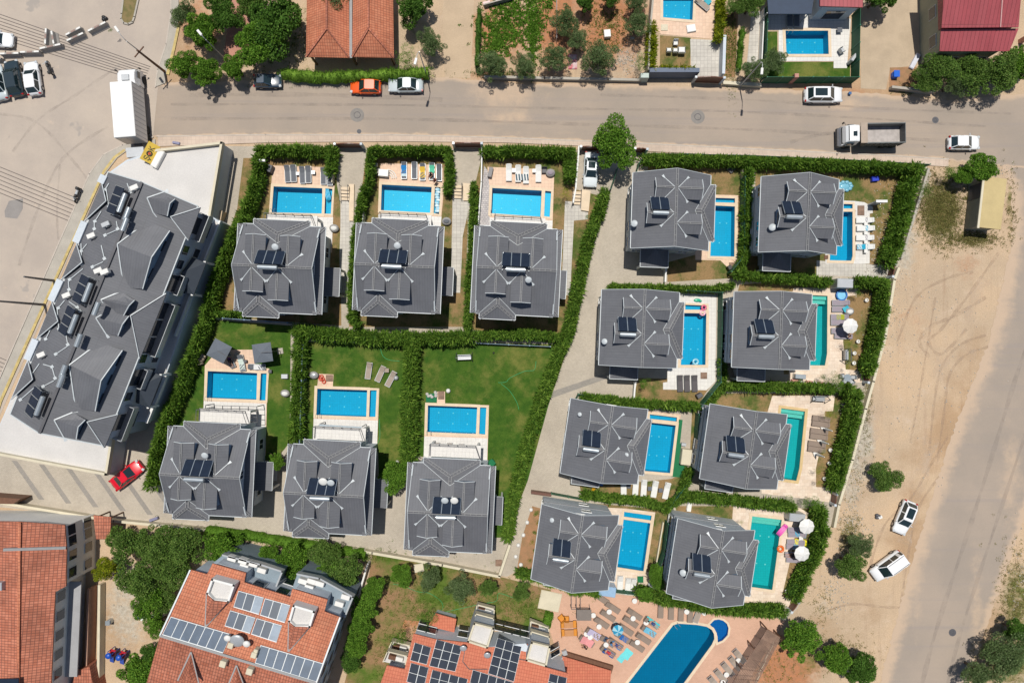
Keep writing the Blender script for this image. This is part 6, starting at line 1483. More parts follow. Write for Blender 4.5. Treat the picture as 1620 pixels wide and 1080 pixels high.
car('white hatchback nearest the motorcycle in the lot', 57, 127, 98, 'hatch', whitec, 4.1, group=gp)
gp = 'cars parked along the street'
car('dark blue hatchback parked under the wide tree', 426, 131, 0, 'hatch', navy, 3.4, 1.65, gp)
car('bright orange hatchback parked by the clipped hedge', 580, 140, 179, 'hatch', orange, 3.75, 1.75, gp)
car('silver car with dark rear hatch behind the orange one', 643, 137.5, 180, 'sedan', silver, 4.25, 1.76, gp)
car('white crossover with panoramic glass roof outside the walled garden', 1299, 153, 0, 'suv', whitec, 4.6, 1.9, gp, True)
car('white car driving past the end of the street hedge', 1520, 228, 0, 'hatch', whitec, 3.8, 1.75, gp)
car('silver white sedan on the driveway beside the street tree', 934, 270, -93, 'sedan', paint('pearl_car_paint', (.66, .71, .73)), 4.3, 1.75, None, True)
car('red coupe parked half under the long hedge', 205, 750, 38, 'coupe', redc, 4.3, 1.75)
car('white hatchback with dark sunroof in the sandy lot', 1427, 816, 248, 'hatch', whitec, 4.2, 1.8, sunroof=True)
car('white van parked beside the twin crowned tree', 1400, 892, 216, 'van', whitec, 4.4, 1.8, cat='van', name='parked_van')
# box truck
t = thing('box_truck', 'white box truck parked at the street corner beside the yellow sign', 'truck', W(220, 179), R(94.5))
m = MB(); m.bbox((-.75, 0, 2.35), (6.5, 2.55, 2.7), .06); bx = m.build('cargo_box', paint('white_box', (.80, .80, .78), .5), t)
m = MB()
for x in np.arange(-3.7, 2.4, .55): m.box((x, -1.285, 2.35), (.05, .03, 2.5)); m.box((x, 1.285, 2.35), (.05, .03, 2.5))
m.build('side_ribs', lgrey, bx)
m = MB(); m.box((-4.01, -.62, 2.3), (.05, 1.18, 2.4)); m.box((-4.01, .62, 2.3), (.05, 1.18, 2.4)); m.build('rear_door', lgrey, t)
m = MB(); secs = []
for x, z in ((2.75, 2.35), (3.2, 2.5), (4.0, 2.42), (4.45, 2.1), (4.62, 1.5), (4.66, .6)):
    secs.append([(x, 1.12, .5), (x, 1.16, min(1.4, z - .1)), (x, 1.0, z - .08), (x, .85, z), (x, -.85, z), (x, -1.0, z - .08), (x, -1.16, min(1.4, z - .1)), (x, -1.12, .5)])
loft(m, secs, False); cb = m.build('cab', whitec, t)
m = MB(); m.add([(4.49, .95, 2.08), (4.49, -.95, 2.08), (4.66, -1.02, 1.45), (4.66, 1.02, 1.45)], [(0, 1, 2, 3), (3, 2, 1, 0)]); m.build('windscreen', glassc, t)
for s in (1, -1):
    m = MB(); m.box((3.9, s * 1.17, 1.7), (.8, .03, .6)); m.build('side_window', glassc, t)
    m = MB(); m.bar((4.4, s * 1.1, 2.0), (4.6, s * 1.45, 2.0), .04, .04); m.bbox((4.6, s * 1.42, 1.85), (.1, .22, .42), .03); m.build('wing_mirror', black, t)
m = MB(); m.bbox((3.4, 0, 2.56), (.7, .9, .1), .03); m.build('roof_hatch', lgrey, t)
m = MB(); m.box((-.4, 0, .8), (7.6, .9, .22)); m.build('chassis', dgrey, t)
for x in (3.7, -2.3, -3.3):
    for s in (1, -1): m = MB(); m.cyl((x, s * .85, .48), (x, s * 1.2, .48), .48, n=18); m.build('wheel', tyre, t)
# dump truck
t = thing('dump_truck', 'white cabbed dump truck with an empty grey tipper body on the street', 'truck', W(1370, 220), R(181)); t.scale = (.89, .94, .95)
bedm = M('dusty_steel', (.45, .41, .39), .7, .25, 1.5); beds = M('dirty_grey_steel', (.14, .15, .15), .6, .3, 1.5)
m = MB(); m.box((-1.3, 0, 1.15), (5.2, 2.4, .16)); bd = m.build('bed_floor', bedm, t)
for s in (1, -1):
    m = MB(); m.box((-1.3, s * 1.2, 1.85), (5.2, .08, 1.3)); m.bar((-3.9, s * 1.22, 2.52), (1.3, s * 1.22, 2.52), .14, .12)
    for x in np.arange(-3.6, 1.3, .7): m.box((x, s * 1.27, 1.8), (.12, .08, 1.3))
    m.build('bed_side', beds, t)
m = MB(); m.box((-3.92, 0, 1.85), (.08, 2.4, 1.3)); m.build('tailgate', beds, t); m = MB(); m.box((1.35, 0, 2.0), (.1, 2.5, 1.6)); m.box((1.75, 0, 2.75), (.85, 2.55, .07)); m.build('headboard', M('sand_dusted_steel', (.42, .34, .27), .8, .15, 2), t)
m = MB(); secs = []
for x, z in ((2.3, 2.7), (2.9, 2.85), (3.6, 2.75), (3.95, 2.35), (4.12, 1.6), (4.15, .6)):
    secs.append([(x, 1.15, .6), (x, 1.2, min(1.7, z - .1)), (x, 1.02, z - .08), (x, .88, z), (x, -.88, z), (x, -1.02, z - .08), (x, -1.2, min(1.7, z - .1)), (x, -1.15, .6)])
loft(m, secs, False); m.build('cab', whitec, t)
m = MB(); m.add([(3.66, .92, 2.74), (3.66, -.92, 2.74), (4.16, -1.05, 1.55), (4.16, 1.05, 1.55)], [(0, 1, 2, 3), (3, 2, 1, 0)]); m.build('windscreen', glassc, t)
m = MB(); m.bbox((2.95, .1, 2.88), (.5, .6, .08), .02); m.build('roof_hatch', glassc, t)
m = MB(); m.box((4.25, 0, .75), (.35, 2.3, .5)); m.build('bumper', dgrey, t)
for s in (1, -1):
    m = MB(); m.box((3.2, s * 1.21, 1.95), (.85, .03, .6)); m.build('side_window', glassc, t)
    m = MB(); m.bar((3.9, s * 1.1, 2.3), (4.15, s * 1.5, 2.3), .04, .04); m.bbox((4.15, s * 1.45, 2.1), (.1, .22, .45), .03); m.build('wing_mirror', black, t)
m = MB(); m.box((0, 0, .9), (7.6, .9, .25)); m.build('chassis', dgrey, t)
for x in (3.1, -1.9, -3.2):
    for s in (1, -1): m = MB(); m.cyl((x, s * .85, .52), (x, s * 1.22, .52), .52, n=18); m.build('wheel', tyre, t)
# motorcycles
def bike(label, px, py, head, seatm):
    t = thing('motorcycle', label, 'motorcycle', W(px, py), R(head), 'parked motorcycles')
    for x in (.68, -.62): m = MB(); m.cyl((x, -.06, .31), (x, .06, .31), .31, n=18); wh = m.build('wheel', tyre, t); m = MB(); m.cyl((x, -.07, .31), (x, .07, .31), .18, n=12); m.build('rim', rim, wh)
    m = MB(); m.bar((.62, 0, .35), (.42, 0, .95), .12, .1); m.bar((-.6, 0, .4), (.3, 0, .6), .2, .2); m.bbox((0, 0, .5), (.6, .32, .4), .08); m.build('frame', dgrey, t)
    m = MB(); m.ell((.18, 0, .8), (.28, .17, .15)); m.build('fuel_tank', black, t)
    m = MB(); m.bbox((-.35, 0, .8), (.7, .28, .12), .05); m.build('seat', seatm, t)
    m = MB(); m.bar((.4, -.36, 1.0), (.45, 0, .97), .04, .04); m.bar((.45, 0, .97), (.4, .36, 1.0), .04, .04); m.build('handlebar', steel, t)
    m = MB(); m.bbox((-.78, 0, .95), (.35, .38, .3), .06); m.build('top_box', black, t)
    m = MB(); m.ell((.66, 0, .78), (.1, .11, .11)); m.build('headlight', lampg, t)
bike('black motorcycle beside the white hatchback in the lot', 82, 110, 112, black)
bike('silver and black motorcycle by the block\'s yellow strip', 126, 310, 250, lgrey)
# barriers
barm = M('barrier_concrete', (.40, .38, .35), .85, .15, 2, bump=.2); redw = M('faded_red_stripe', (.32, .22, .19), .8, .2, 3)
def barrier(label, px, py, rz, L=2.3):
    t = thing('concrete_barrier', label, 'road barrier', W(px, py), R(rz), 'concrete barriers across the lot')
    sec = [(.32, 0), (.32, .1), (.16, .35), (.11, .85), (-.11, .85), (-.16, .35), (-.32, .1), (-.32, 0)]
    m = MB(); loft(m, [[(x, y, z) for y, z in sec] for x in (-L / 2, L / 2)], False); m.build('block', barm, t)
    m = MB()
    for k in (-1, 1): m.box((k * L * .36, 0, .855), (L * .25, .2, .02))
    m.build('white_stripe', offwhite, t); m = MB(); m.box((0, 0, .855), (L * .28, .2, .02)); m.build('red_stripe', redw, t)
for a in [('leftmost barrier above the dark car', 22, 89, 2), ('barrier above the white hatchback', 54, 86.5, 2), ('longest barrier beside the upright pair on the grooves', 86, 78, 12, 2.6), ('left one of the upright barrier pair', 79, 62, 87, 1.9), ('right one of the upright barrier pair', 90, 64, 100, 1.6),
          ('northern barrier of the middle pair', 122, 54, 28, 2.0), ('southern barrier of the middle pair', 125, 63, 25, 2.2), ('barrier furthest right, beside the small potted bush', 159, 47, 27, 2.4), ('barrier fragment cut by the left edge', -2, 97, 0, 1.6)]: barrier(*a)
T_('tiny potted bush beside the last barrier', 175, 48, 4, 'shrubd')
def sack(label, px, py, c, n='rubbish_sack'):
    m = MB(W(px, py)); p = W(px, py); 
    for k in range(3): m.ell((p.x + .16 * math.cos(k * 2.1), p.y + .16 * math.sin(k * 2.1), .16), (.26, .22, .2), 10, 6)
    tag(m.build(n, c), label, 'sack')
sack('black sack lying north of the last barrier', 166, 30, black)
# poles and lamps
def lamp(label, px, py, h, ang, arm, col_=lgrey, group='street lamps'):
    t = thing('street_lamp', label, 'street lamp', W(px, py), R(ang), group)
    m = MB(); m.cyl((0, 0, 0), (0, 0, h * .93), .09, .05, 10); m.tube([(0, 0, h * .9), (arm * .15, 0, h * .97), (arm * .5, 0, h), (arm, 0, h)], .035); m.build('pole', col_, t)
    m = MB(); m.bbox((arm + .3, 0, h - .02), (.75, .28, .12), .04); m.build('lamp_head', offwhite, t)
    m = MB(); m.cyl((0, 0, 0), (0, 0, .25), .18, n=10); m.build('base', conc, t)
lamp('tall street lamp at the lot corner, arm reaching over the lot', 260, 112, 8.8, 125, 1.0)
lamp('street lamp behind the clipped hedge', 676, 122, 7.8, -105, 1.0); lamp('street lamp by the crop rows with its arm to the street', 1170, 137, 7.8, -95, .9); lamp('street lamp rising among the trees at the corner garden', 361, 98, 6.6, 130, .5)
def pole(label, px, py, h, cross=True):
    t = thing('utility_pole', label, 'pole', W(px, py), R(50), 'utility poles')
    m = MB(); m.cyl((0, 0, 0), (0, 0, h), .16, .1, 10); m.build('shaft', wood if cross else dgrey, t)
    if cross: m = MB(); m.box((0, 0, h - .4), (1.6, .1, .12)); m.build('crossarm', wood, t)
pole('dark utility pole leaning beside the corner lamp', 261, 114, 6.2); pole('thin black pole by the yellow strip, nearer the street', 86, 444, 5.2, False); pole('thin black pole by the yellow strip, further south', 71, 482, 7.5, False)
# manholes
for px, py, r in [(565, 182, .85), (1104, 185, .85), (568, 208, .28), (1480, 190, .4), (1507, 1000, .45)]:
    m = MB(W(px, py)); p = W(px, py); m.cyl((p.x, p.y, 0), (p.x, p.y, .024), r, n=28, smooth=False); o = m.build('asphalt_patch', M('patched_asphalt', (.25, .23, .21), .9, .15, 2) if r > .5 else dgrey, kind='structure')
    m = MB(W(px, py)); m.torus((p.x, p.y, .024), r * .45, .03, 24, 6); o = m.build('manhole_rim', dgrey, kind='structure')
# ------------------------------------------------------------ garden and pool furniture
def clothm(n, c): return M(n, c, .9, .08, 4)
f_grey = clothm('grey_sling', (.13, .14, .16)); f_tan = clothm('taupe_sling', (.34, .28, .23)); f_brown = clothm('brown_sling', (.26, .20, .16)); f_white = clothm('white_plastic_sling', (.72, .72, .70)); f_char = clothm('charcoal_sling', (.10, .09, .095)); f_violet = clothm('mauve_sling', (.30, .26, .30))
LG = {}
def lounger_proto(key, fab, frame):
    t = thing('sun_lounger', 'x', 'sun lounger', (0, 0, 0))
    for x in (-.9, .85):
        for y in (-.3, .3):
            m = MB(); m.box((x, y, .15), (.05, .05, .3)); m.build('leg', frame, t)
    m = MB()
    for y in (-.32, .32): m.box((-.0, y, .3), (2.0, .05, .06))
    m.box((-1.0, 0, .3), (.05, .66, .06)); m.box((.98, 0, .3), (.05, .66, .06)); m.build('frame', frame, t)
    m = MB(); m.bbox((-.35, 0, .345), (1.25, .6, .05), .015); m.build('seat', fab, t)
    Mx = Matrix.Rotation(R(-24), 4, 'Y'); m = MB(); m.bbox((.62, 0, .48), (.78, .6, .05), .015, M=Mx); m.bbox((.9, 0, .63), (.2, .5, .07), .03, M=Mx); m.build('backrest', fab, t)
    return t
def lounger(label, px, py, head, kind, group=None):
    """head = direction of the head end in degrees"""
    fab, fr = {'grey': (f_grey, lgrey), 'tan': (f_tan, lgrey), 'brown': (f_brown, f_brown), 'white': (f_white, white), 'char': (f_char, dgrey), 'mauve': (f_violet, lgrey)}[kind]
    loc = W(px, py, .02); loc.z = .03
    if kind not in LG: LG[kind] = o = lounger_proto(kind, fab, fr); o.location = loc; o.rotation_euler.z = R(head); o['label'] = label
    else: o = copy_tree(LG[kind], label=label, loc=loc, rz=R(head))
    if group: o['group'] = group
    return o
TW = {}
def towel(label, px, py, head, c, L=1.5, w=.62, z=.4, name='towel', drop=True):
    mt = TW.get(c) or TW.setdefault(c, M('towel_cloth', c, .95, .12, 6, bump=.3))
    p = W(px, py); m = MB((p.x, p.y, 0)); Mr = Matrix.Rotation(R(head), 4, 'Z'); vs = []; n = 10; k = 5
    for i in range(n + 1):
        for j in range(k + 1):
            x = (i / n - .5) * L; y = (j / k - .5) * w; zz = z + .012 * math.sin(i * 2.1 + j * 1.7 + px) + (max(0, x - .1) * .42 if drop else 0)
            q = Mr @ Vector((x, y * (1 + .05 * math.sin(i)), zz)); vs.append((p.x + q.x, p.y + q.y, zz))
    m.add(vs, [(i * (k + 1) + j, (i + 1) * (k + 1) + j, (i + 1) * (k + 1) + j + 1, i * (k + 1) + j + 1) for i in range(n) for j in range(k)], True)
    m.add([(v[0], v[1], v[2] - .02) for v in vs], [(i * (k + 1) + j, i * (k + 1) + j + 1, (i + 1) * (k + 1) + j + 1, (i + 1) * (k + 1) + j) for i in range(n) for j in range(k)], True)
    return tag(m.build(name, mt), label, 'towel')
def table(label, px, py, s=.5, mat=None, round_=False, rz=0, name='side_table'):
    mat = mat or offwhite; t = thing(name, label, 'side table', W(px, py) + Vector((0, 0, .03)), R(rz), 'small pool side tables')
    m = MB(); (m.cyl((0, 0, .42), (0, 0, .46), s / 2, n=20, smooth=False) if round_ else m.bbox((0, 0, .44), (s, s, .04), .01)); m.build('top', mat, t)
    for x in (-1, 1):
        for y in (-1, 1): m = MB(); m.bar((x * s * .36, y * s * .36, 0), (x * s * .3, y * s * .3, .42), .035, .035); m.build('leg', mat, t)
def parasol(label, px, py, r=.95, h=2.4, mat=None, mat2=None, n=10):
    t = thing('round_parasol', label, 'parasol', W(px, py, h) - Vector((0, 0, h)), 0, 'round parasols by the pools')
    m = MB(); vs = [(0, 0, h + .38)]; fs = []; ms = []
    for k in range(1, 5):
        for i in range(n * 2):
            a = math.pi * i / n; rr = r * k / 4 * (1 if i % 2 == 0 else .97 - .01 * k); vs.append((rr * math.cos(a), rr * math.sin(a), h + .38 - .38 * (k / 4) ** 1.25 - (0 if i % 2 == 0 else .02)))
    N = n * 2
    for i in range(N): fs.append((0, 1 + i, 1 + (i + 1) % N)); ms.append((i // 2) % 2)
    for k in range(3):
        for i in range(N): fs.append((1 + k * N + i, 1 + (k + 1) * N + i, 1 + (k + 1) * N + (i + 1) % N, 1 + k * N + (i + 1) % N)); ms.append((i // 2) % 2)
    m.add(vs, fs); m.m = ms; m.add([(v[0], v[1], v[2] - .015) for v in vs], [f[::-1] for f in fs]); m.build('canopy', [mat or clothm('white_canvas', (.78, .77, .75)), mat2 or mat or offwhite], t)
    m = MB(); m.cyl((0, 0, 0), (0, 0, h + .42), .025, n=8); m.build('pole', white, t); m = MB(); m.cyl((0, 0, 0), (0, 0, .1), .28, n=16); m.build('base', conc, t)
def sqparasol(label, px, py, rz, s=2.25, h=2.4):
    t = thing('square_parasol', label, 'parasol', W(px, py, h) - Vector((0, 0, h)), R(rz), 'square grey parasols')
    m = MB(); a = s / 2
    for i in range(4):
        p = [(a, a), (-a, a), (-a, -a), (a, -a)][i]; q = [(a, a), (-a, a), (-a, -a), (a, -a)][(i + 1) % 4]; m.slab([(p[0], p[1], h), (q[0], q[1], h), (0, 0, h + .45)], .02)
    m.build('canopy', clothm('slate_canvas', (.13, .15, .18)), t)
    m = MB(); m.cyl((a + .2, 0, 0), (a + .2, 0, h + .5), .04); m.bar((a + .2, 0, h + .5), (0, 0, h + .5), .06, .05); m.build('mast', dgrey, t)
    m = MB()
    for sx in (-1, 1):
        for sy in (-1, 1): m.bar((0, 0, h + .38), (sx * a * .95, sy * a * .95, h - .04), .025, .025)
    m.build('ribs', dgrey, t); m = MB(); m.box((a + .2, 0, .05), (.7, .7, .1)); m.build('base', conc, t)
def closedp(label, px, py, rz):
    t = thing('closed_parasol', label, 'parasol', W(px, py), R(rz), 'closed white parasols')
    m = MB(); m.cyl((0, 0, 0), (0, 0, 2.5), .025); m.build('pole', white, t); m = MB(); m.cyl((0, 0, 1.0), (0, 0, 2.6), .17, .05, 10); m.cyl((0, 0, .85), (0, 0, 1.0), .12, .17, 10); m.build('canopy', f_white, t)
    m = MB(); m.box((0, 0, .15), (.5, .5, .3)); m.build('base', offwhite, t)
def chair(label, px, py, rz, mat, s=.62, cat='armchair', name='garden_chair', group='garden chairs'):
    t = thing(name, label, cat, W(px, py) + Vector((0, 0, .03)), R(rz), group)
    m = MB(); m.bbox((0, 0, .38), (s, s, .1), .03); m.build('seat', mat, t); m = MB(); m.bbox((-s / 2, 0, .62), (.09, s, .5), .03); m.build('backrest', mat, t)
    for y in (-1, 1): m = MB(); m.bbox((0, y * s / 2, .52), (s, .07, .18), .03); m.build('armrest', mat, t)
    for x in (-1, 1):
        for y in (-1, 1): m = MB(); m.box((x * s * .42, y * s * .42, .17), (.05, .05, .34)); m.build('leg', mat, t)
def simple(name, label, cat, px, py, dims, rz, mat, z=0, b=.03, group=None):
    """solid little box shaped thing with chamfered edges and a lid or plinth part"""
    p = W(px, py); t = thing(name, label, cat, (p.x, p.y, z), R(rz), group); m = MB(); m.bbox((0, 0, dims[2] / 2), dims, b); m.build('body', mat, t)
    m = MB(); m.bbox((0, 0, dims[2] + .02), (dims[0] * .94, dims[1] * .94, .05), .015); m.build('top', mat, t); return t
G = 'grey loungers beside the pool with the air mattress'
for k, (x, y, lb) in enumerate([(456, 276, 'leftmost of six grey loungers, right of the pale tile square'), (465.6, 275.4, 'second grey lounger from the left, shifted towards the hedge'), (479.5, 278, 'third grey lounger, just right of the first little table'), (489, 277, 'fourth grey lounger, left of the second little table'), (512.6, 279.6, 'fifth grey lounger, standing apart near the deck edge'), (522.8, 281, 'last grey lounger, half off the deck')]): lounger(lb, x, y, 93 - k * .7, 'grey', G)
table('little grey table between the second and third grey loungers', 472.3, 276, .4, lgrey); table('little grey table right of the fourth grey lounger', 497, 274, .45, lgrey)
lamp('white globe garden lamp in the hedge corner by the grey loungers', 421, 262, 2.4, 0, .05, dgrey, None)
simple('barbecue', 'dark barbecue grill beside the grey loungers\' left corner', 'barbecue', 430, 269, (.9, .5, .85), 70, dgrey)
G = 'loungers of the yellow towel garden'
for x, y, lb, k in [(639.7, 270.6, 'lounger under the blue towel', 'grey'), (656, 270.6, 'bare grey lounger between the blue and yellow towels', 'grey'), (669, 273, 'lounger under the yellow towel', 'grey'), (683.6, 272, 'lounger with a green towel and a seated person', 'grey'), (695, 274, 'bare grey lounger against the hedge stub', 'grey')]: lounger(lb, x, y, 90, k, G)
towel('bright blue towel on a grey lounger', 639.5, 271, 90, (.02, .22, .55), 1.2); towel('white edged fold at the foot of the blue towel', 639.5, 278, 90, (.55, .68, .72), .3, .6, .42, 'folded_towel', False); towel('yellow towel on a grey lounger', 669, 274, 90, (.72, .48, .06), 1.3); towel('mint green towel on a grey lounger', 683.8, 269, 90, (.10, .50, .32), .9, z=.45)
tb = simple('garden_table', 'white cloth covered table left of the blue towel', 'table', 608, 275.5, (1.2, .85, .72), -5, offwhite)
m = MB(W(622, 276)); p = W(622, 276)
for k in range(3): m.tube([(p.x - .7 + .55 * math.cos(a) - k * .0, p.y - .55 + (.55 + k * .22) * math.sin(a), .08) for a in np.linspace(.1, 1.5, 8)] if False else [(p.x - .8 + (.7 + k * .25) * math.cos(a), p.y - .6 + (.7 + k * .25) * math.sin(a), .1) for a in np.linspace(.1, 1.5, 8)], .07)
tag(m.build('pool_noodles', offwhite), 'curved white pool noodles on the deck beside the white table', 'pool toy')
chair('pale wicker chair in the left corner of the yellow towel deck', 599, 272, 10, M('pale_wicker', (.4, .37, .35), .8, .2, 5)); simple('storage_box', 'small white box by the hedge in the yellow towel garden', 'box', 595, 262, (.45, .45, .5), 0, offwhite)
G = 'white loungers above the striped towel'
for x, y, lb in [(805, 274, 'leftmost white lounger in the white lounger garden'), (819.7, 275.6, 'second white lounger, left end of the striped towel'), (832, 278, 'third white lounger, right end of the striped towel'), (851.7, 275.6, 'fourth white lounger, beside the dark wicker chair')]: lounger(lb, x, y, 90, 'white', G)
m = MB(W(826, 282)); p = W(826, 282)
for k in range(9):
    m.mat = k % 2; m.bbox((p.x - .68 + k * .17, p.y + .03, .44), (.165, .78, .05), .01, .12)
o = m.build('striped_towel', [clothm('dark_blue_stripe', (.06, .11, .14)), f_white]); tag(o, 'blue and white striped towel laid across two white loungers', 'towel')
table('white table right of the leftmost white lounger', 813, 271, .5); table('small white stool left of the fourth white lounger', 845, 271.5, .45)
chair('dark wicker chair beside the fourth white lounger', 861, 271, -90, dgrey)
def papasan(label, px, py, c):
    t = thing('papasan_chair', label, 'armchair', W(px, py)); m = MB(); m.ell((0, 0, .45), (.58, .5, .28), 16, 8, M=Matrix.Rotation(R(20), 3, 'X')); m.build('shell', M('grey_wicker', (.35, .34, .33), .8, .2, 6), t); m = MB(); m.ell((0, .05, .6), (.42, .36, .18), 14, 8); m.build('cushion', c, t); m = MB(); m.cyl((0, 0, 0), (0, 0, .25), .3, .25, 14); m.build('base', dgrey, t)
papasan('round wicker chair with mauve cushion at the right end of the white loungers', 870.5, 275, f_violet)
simple('wicker_shelf', 'grey wicker shelf in the corner of the stone path', 'shelf', 776, 274, (.5, 1.2, .6), -12, M('ash_wicker', (.28, .27, .27), .8, .2, 6))
sqparasol('left square grey parasol, turned thirty degrees', 346.5, 555, -28); sqparasol('right square grey parasol, turned the other way', 415, 558, 8)
lounger('lounger in the shade of the left square parasol, with a reclining person', 365.6, 569, 112, 'grey', 'loungers round the square parasols'); lounger('lounger with white and mint towel between the square parasols', 383.6, 574, 100, 'grey', 'loungers round the square parasols'); lounger('sideways lounger with white towel below the right square parasol', 408, 580, 178, 'grey', 'loungers round the square parasols')
towel('white and mint towel on the lounger between the square parasols', 384, 576, 100, (.62, .72, .66), 1.3); towel('white towel on the sideways lounger', 411, 580.5, 178, (.75, .75, .75), 1.1)
chair('beige wicker chair left of the left square parasol', 322, 565, 60, M('beige_wicker', (.45, .38, .3), .8, .2, 6), .7); chair('second beige chair in the hedge shade', 319, 572, 100, M('beige_wicker', (.45, .38, .3), .8, .2, 6), .6)
table('dark little table right of the mint towel', 390, 571, .35, dgrey); table('dark tiny table at the deck corner by the lawn', 429, 587, .4, dgrey)
simple('planter_box', 'grey box bench against the tall hedge', 'bench', 451.7, 595, (.8, .55, .45), 0, lgrey)
papasan('round pale chair against the tall hedge', 453, 621.5, f_white)
# glass canopy and slatted pergola
def canopy(label, q, z, nx, ny, glassp=None, louver=None):
    c = W(q[0][0], q[0][1], z); c.z = 0; t = thing('terrace_canopy', label, 'canopy', c); P = lambda u, v: ((W(*q[0], z) * (1 - u) + W(*q[1], z) * u) * (1 - v) + (W(*q[3], z) * (1 - u) + W(*q[2], z) * u) * v) - c
    m = MB()
    for i in range(nx + 1): m.bar(P(i / nx, 0), P(i / nx, 1), .06, .1)
    for j in range(ny + 1): m.bar(P(0, j / ny), P(1, j / ny), .06, .08)
    m.build('frame', lgrey if glassp else dgrey, t)
    if glassp:
        for i in range(nx): m = MB(); m.slab([P(i / nx, 0) - Vector((0, 0, .02)), P((i + 1) / nx, 0) - Vector((0, 0, .02)), P((i + 1) / nx, 1) - Vector((0, 0, .02)), P(i / nx, 1) - Vector((0, 0, .02))], .02); m.build('glass_pane', glassp, t)
    for u, v in ((0, 0), (1, 0)): m = MB(); a = P(u, v); m.bar((a.x, a.y, 0), (a.x, a.y, a.z), .1, .1, (0, 1, 0)); m.build('post', lgrey, t)
frost = M('frosted_glass_roof', (.36, .46, .54), .3, .08, 1)
canopy('pale blue glass canopy over the south terrace of the middle villa', [(505, 671), (572, 675), (569, 695), (502, 692)], 2.6, 4, 3, frost)
canopy('open dark pergola grid on the white terrace below the square parasols', [(325, 641), (406, 643), (407, 668), (324, 664)], 2.3, 6, 3)
simple('sun_bed_blind', 'rolled grey blind beside the glass canopy', 'blind', 577, 684, (.55, .6, .5), 0, lgrey)
for x, y, r_, lb in [(584, 586, 82, 'left lawn lounger, standing alone'), (602.5, 591, 66, 'middle lawn lounger beside the square table'), (619, 599, 62, 'right lawn lounger beside the grey ball')]: lounger(lb, x, y, r_, 'tan', 'tan loungers on the lawn of the glass canopy villa')
table('square tan table between two lawn loungers', 613, 585.5, .5, f_tan)
def ball(label, px, py, r, mat, cat='ball', name='ball'): p = W(px, py, r); m = MB((p.x, p.y, 0)); m.ell((p.x, p.y, r), (r, r, r), 16, 10); tag(m.build(name, mat), label, cat)
ball('grey ball beside the right lawn lounger', 626.5, 597.5, .3, lgrey); ball('white ball on the lawn by the hose lawn pool', 709, 618, .28, offwhite); ball('white ball at the foot of the widest hedge', 628, 731, .25, offwhite); ball('tiny black ball on the hose lawn', 781, 558, .12, black)
m = MB(W(509.5, 599)); p = W(509.5, 599)
for dx, dy in ((-.05, .25), (.1, -.05), (.25, -.35), (-.15, -.0)): m.torus((p.x + dx, p.y + dy, .12), .2, .08, 14, 6)
tag(m.build('inflatable_toy', M('orange_red_vinyl', (.6, .06, .02), .3)), 'crumpled orange red inflatable toy on the small deck', 'pool toy')
simple('shower_tray', 'brown grid shower tray right of the orange inflatable', 'shower tray', 521, 598, (.85, .8, .04), 0, brownd, .02); simple('shower_tray', 'brown grid shower tray above the hose lawn pool', 'shower tray', 698, 625, (.75, 1.0, .04), 0, brownd, .02); simple('shower_tray', 'brown grid drain mat right of three charcoal loungers', 'shower tray', 1113.5, 594, (.8, .8, .04), 0, brownd, .02)
simple('doormat', 'large brown mat above the white loungers of the far north east', 'mat', 1362, 333, (.85, 1.2, .03), 0, brownd, .03); simple('shower_tray', 'brown tray at the corner of the northernmost deck', 'shower tray', 1158, 420, (.7, .75, .04), 0, brownd, .02); simple('shower_tray', 'dark tray at the start of the far north east path', 'shower tray', 1307, 407, (.5, .5, .04), 0, wood, .02)
simple('hatch_cover', 'brown hatch cover on the courtyard near the south wall', 'hatch', 789, 890, (.8, .8, .04), 0, brownd, .0); simple('green_mat', 'small green mat right of the three southern white loungers', 'mat', 1013, 916, (.75, .8, .03), 0, carpet, .03)
papasan('round dark pot chair beside the orange inflatable deck', 498, 593, lgrey)
m = MB(W(683, 624)); p = W(683, 624)
for k in range(7): m.ell((p.x + rng.uniform(-.6, .6), p.y + rng.uniform(-.3, .3), .15), (.22, .2, .16), 8, 5)
tag(m.build('cushion_pile', clothm('stone_cloth', (.5, .48, .46))), 'heap of pale cushions on the green carpet square', 'cushions')
for x, y, lb in [(692, 712, 'left terrace lounger below the hose lawn pool'), (712, 712.5, 'middle terrace lounger, left of the small table'), (730.5, 714, 'right terrace lounger, right of the small table')]: lounger(lb, x, y, 90, 'tan', 'tan loungers on the white terrace')
table('small grey table between two terrace loungers', 721.3, 713.5, .42, lgrey)
def swing(label, px, py, rz, mat, w=1.9, roof=False):
    t = thing('garden_swing', label, 'garden swing', W(px, py), R(rz), 'garden swings and benches')
    m = MB()
    for s in (-1, 1): m.bar((s * w / 2, -.6, 0), (s * w / 2, 0, 1.7), .06, .06); m.bar((s * w / 2, .6, 0), (s * w / 2, 0, 1.7), .06, .06)
    m.bar((-w / 2, 0, 1.7), (w / 2, 0, 1.7), .07, .07); m.build('frame', dgrey if mat is not orangep else orangep, t)
    m = MB(); m.bbox((0, 0, .45), (w * .85, .55, .08), .02); m.build('seat', mat, t); m = MB(); m.bbox((0, .3, .75), (w * .85, .08, .55), .02); m.build('backrest', mat, t)
    if roof: m = MB(); m.bbox((0, 0, 1.85), (w * 1.1, 1.3, .06), .02); m.build('roof', roof, t)
orangep = M('orange_plastic', (.62, .25, .03), .4, .1, 3)
swing('empty dark metal swing frame on the hose lawn', 735, 565, 2, lgrey); swing('grey canopied swing above the turquoise pool with yellow coping', 1293, 630, -3, lgrey, 1.7); 
simple('water_butt', 'round green barrel beside the right terrace', 'barrel', 778, 731, (.8, .8, .7), 45, carpet, b=.25)
def hose(label, pts, mat=None): p0 = W(*pts[0]); m = MB(p0); 
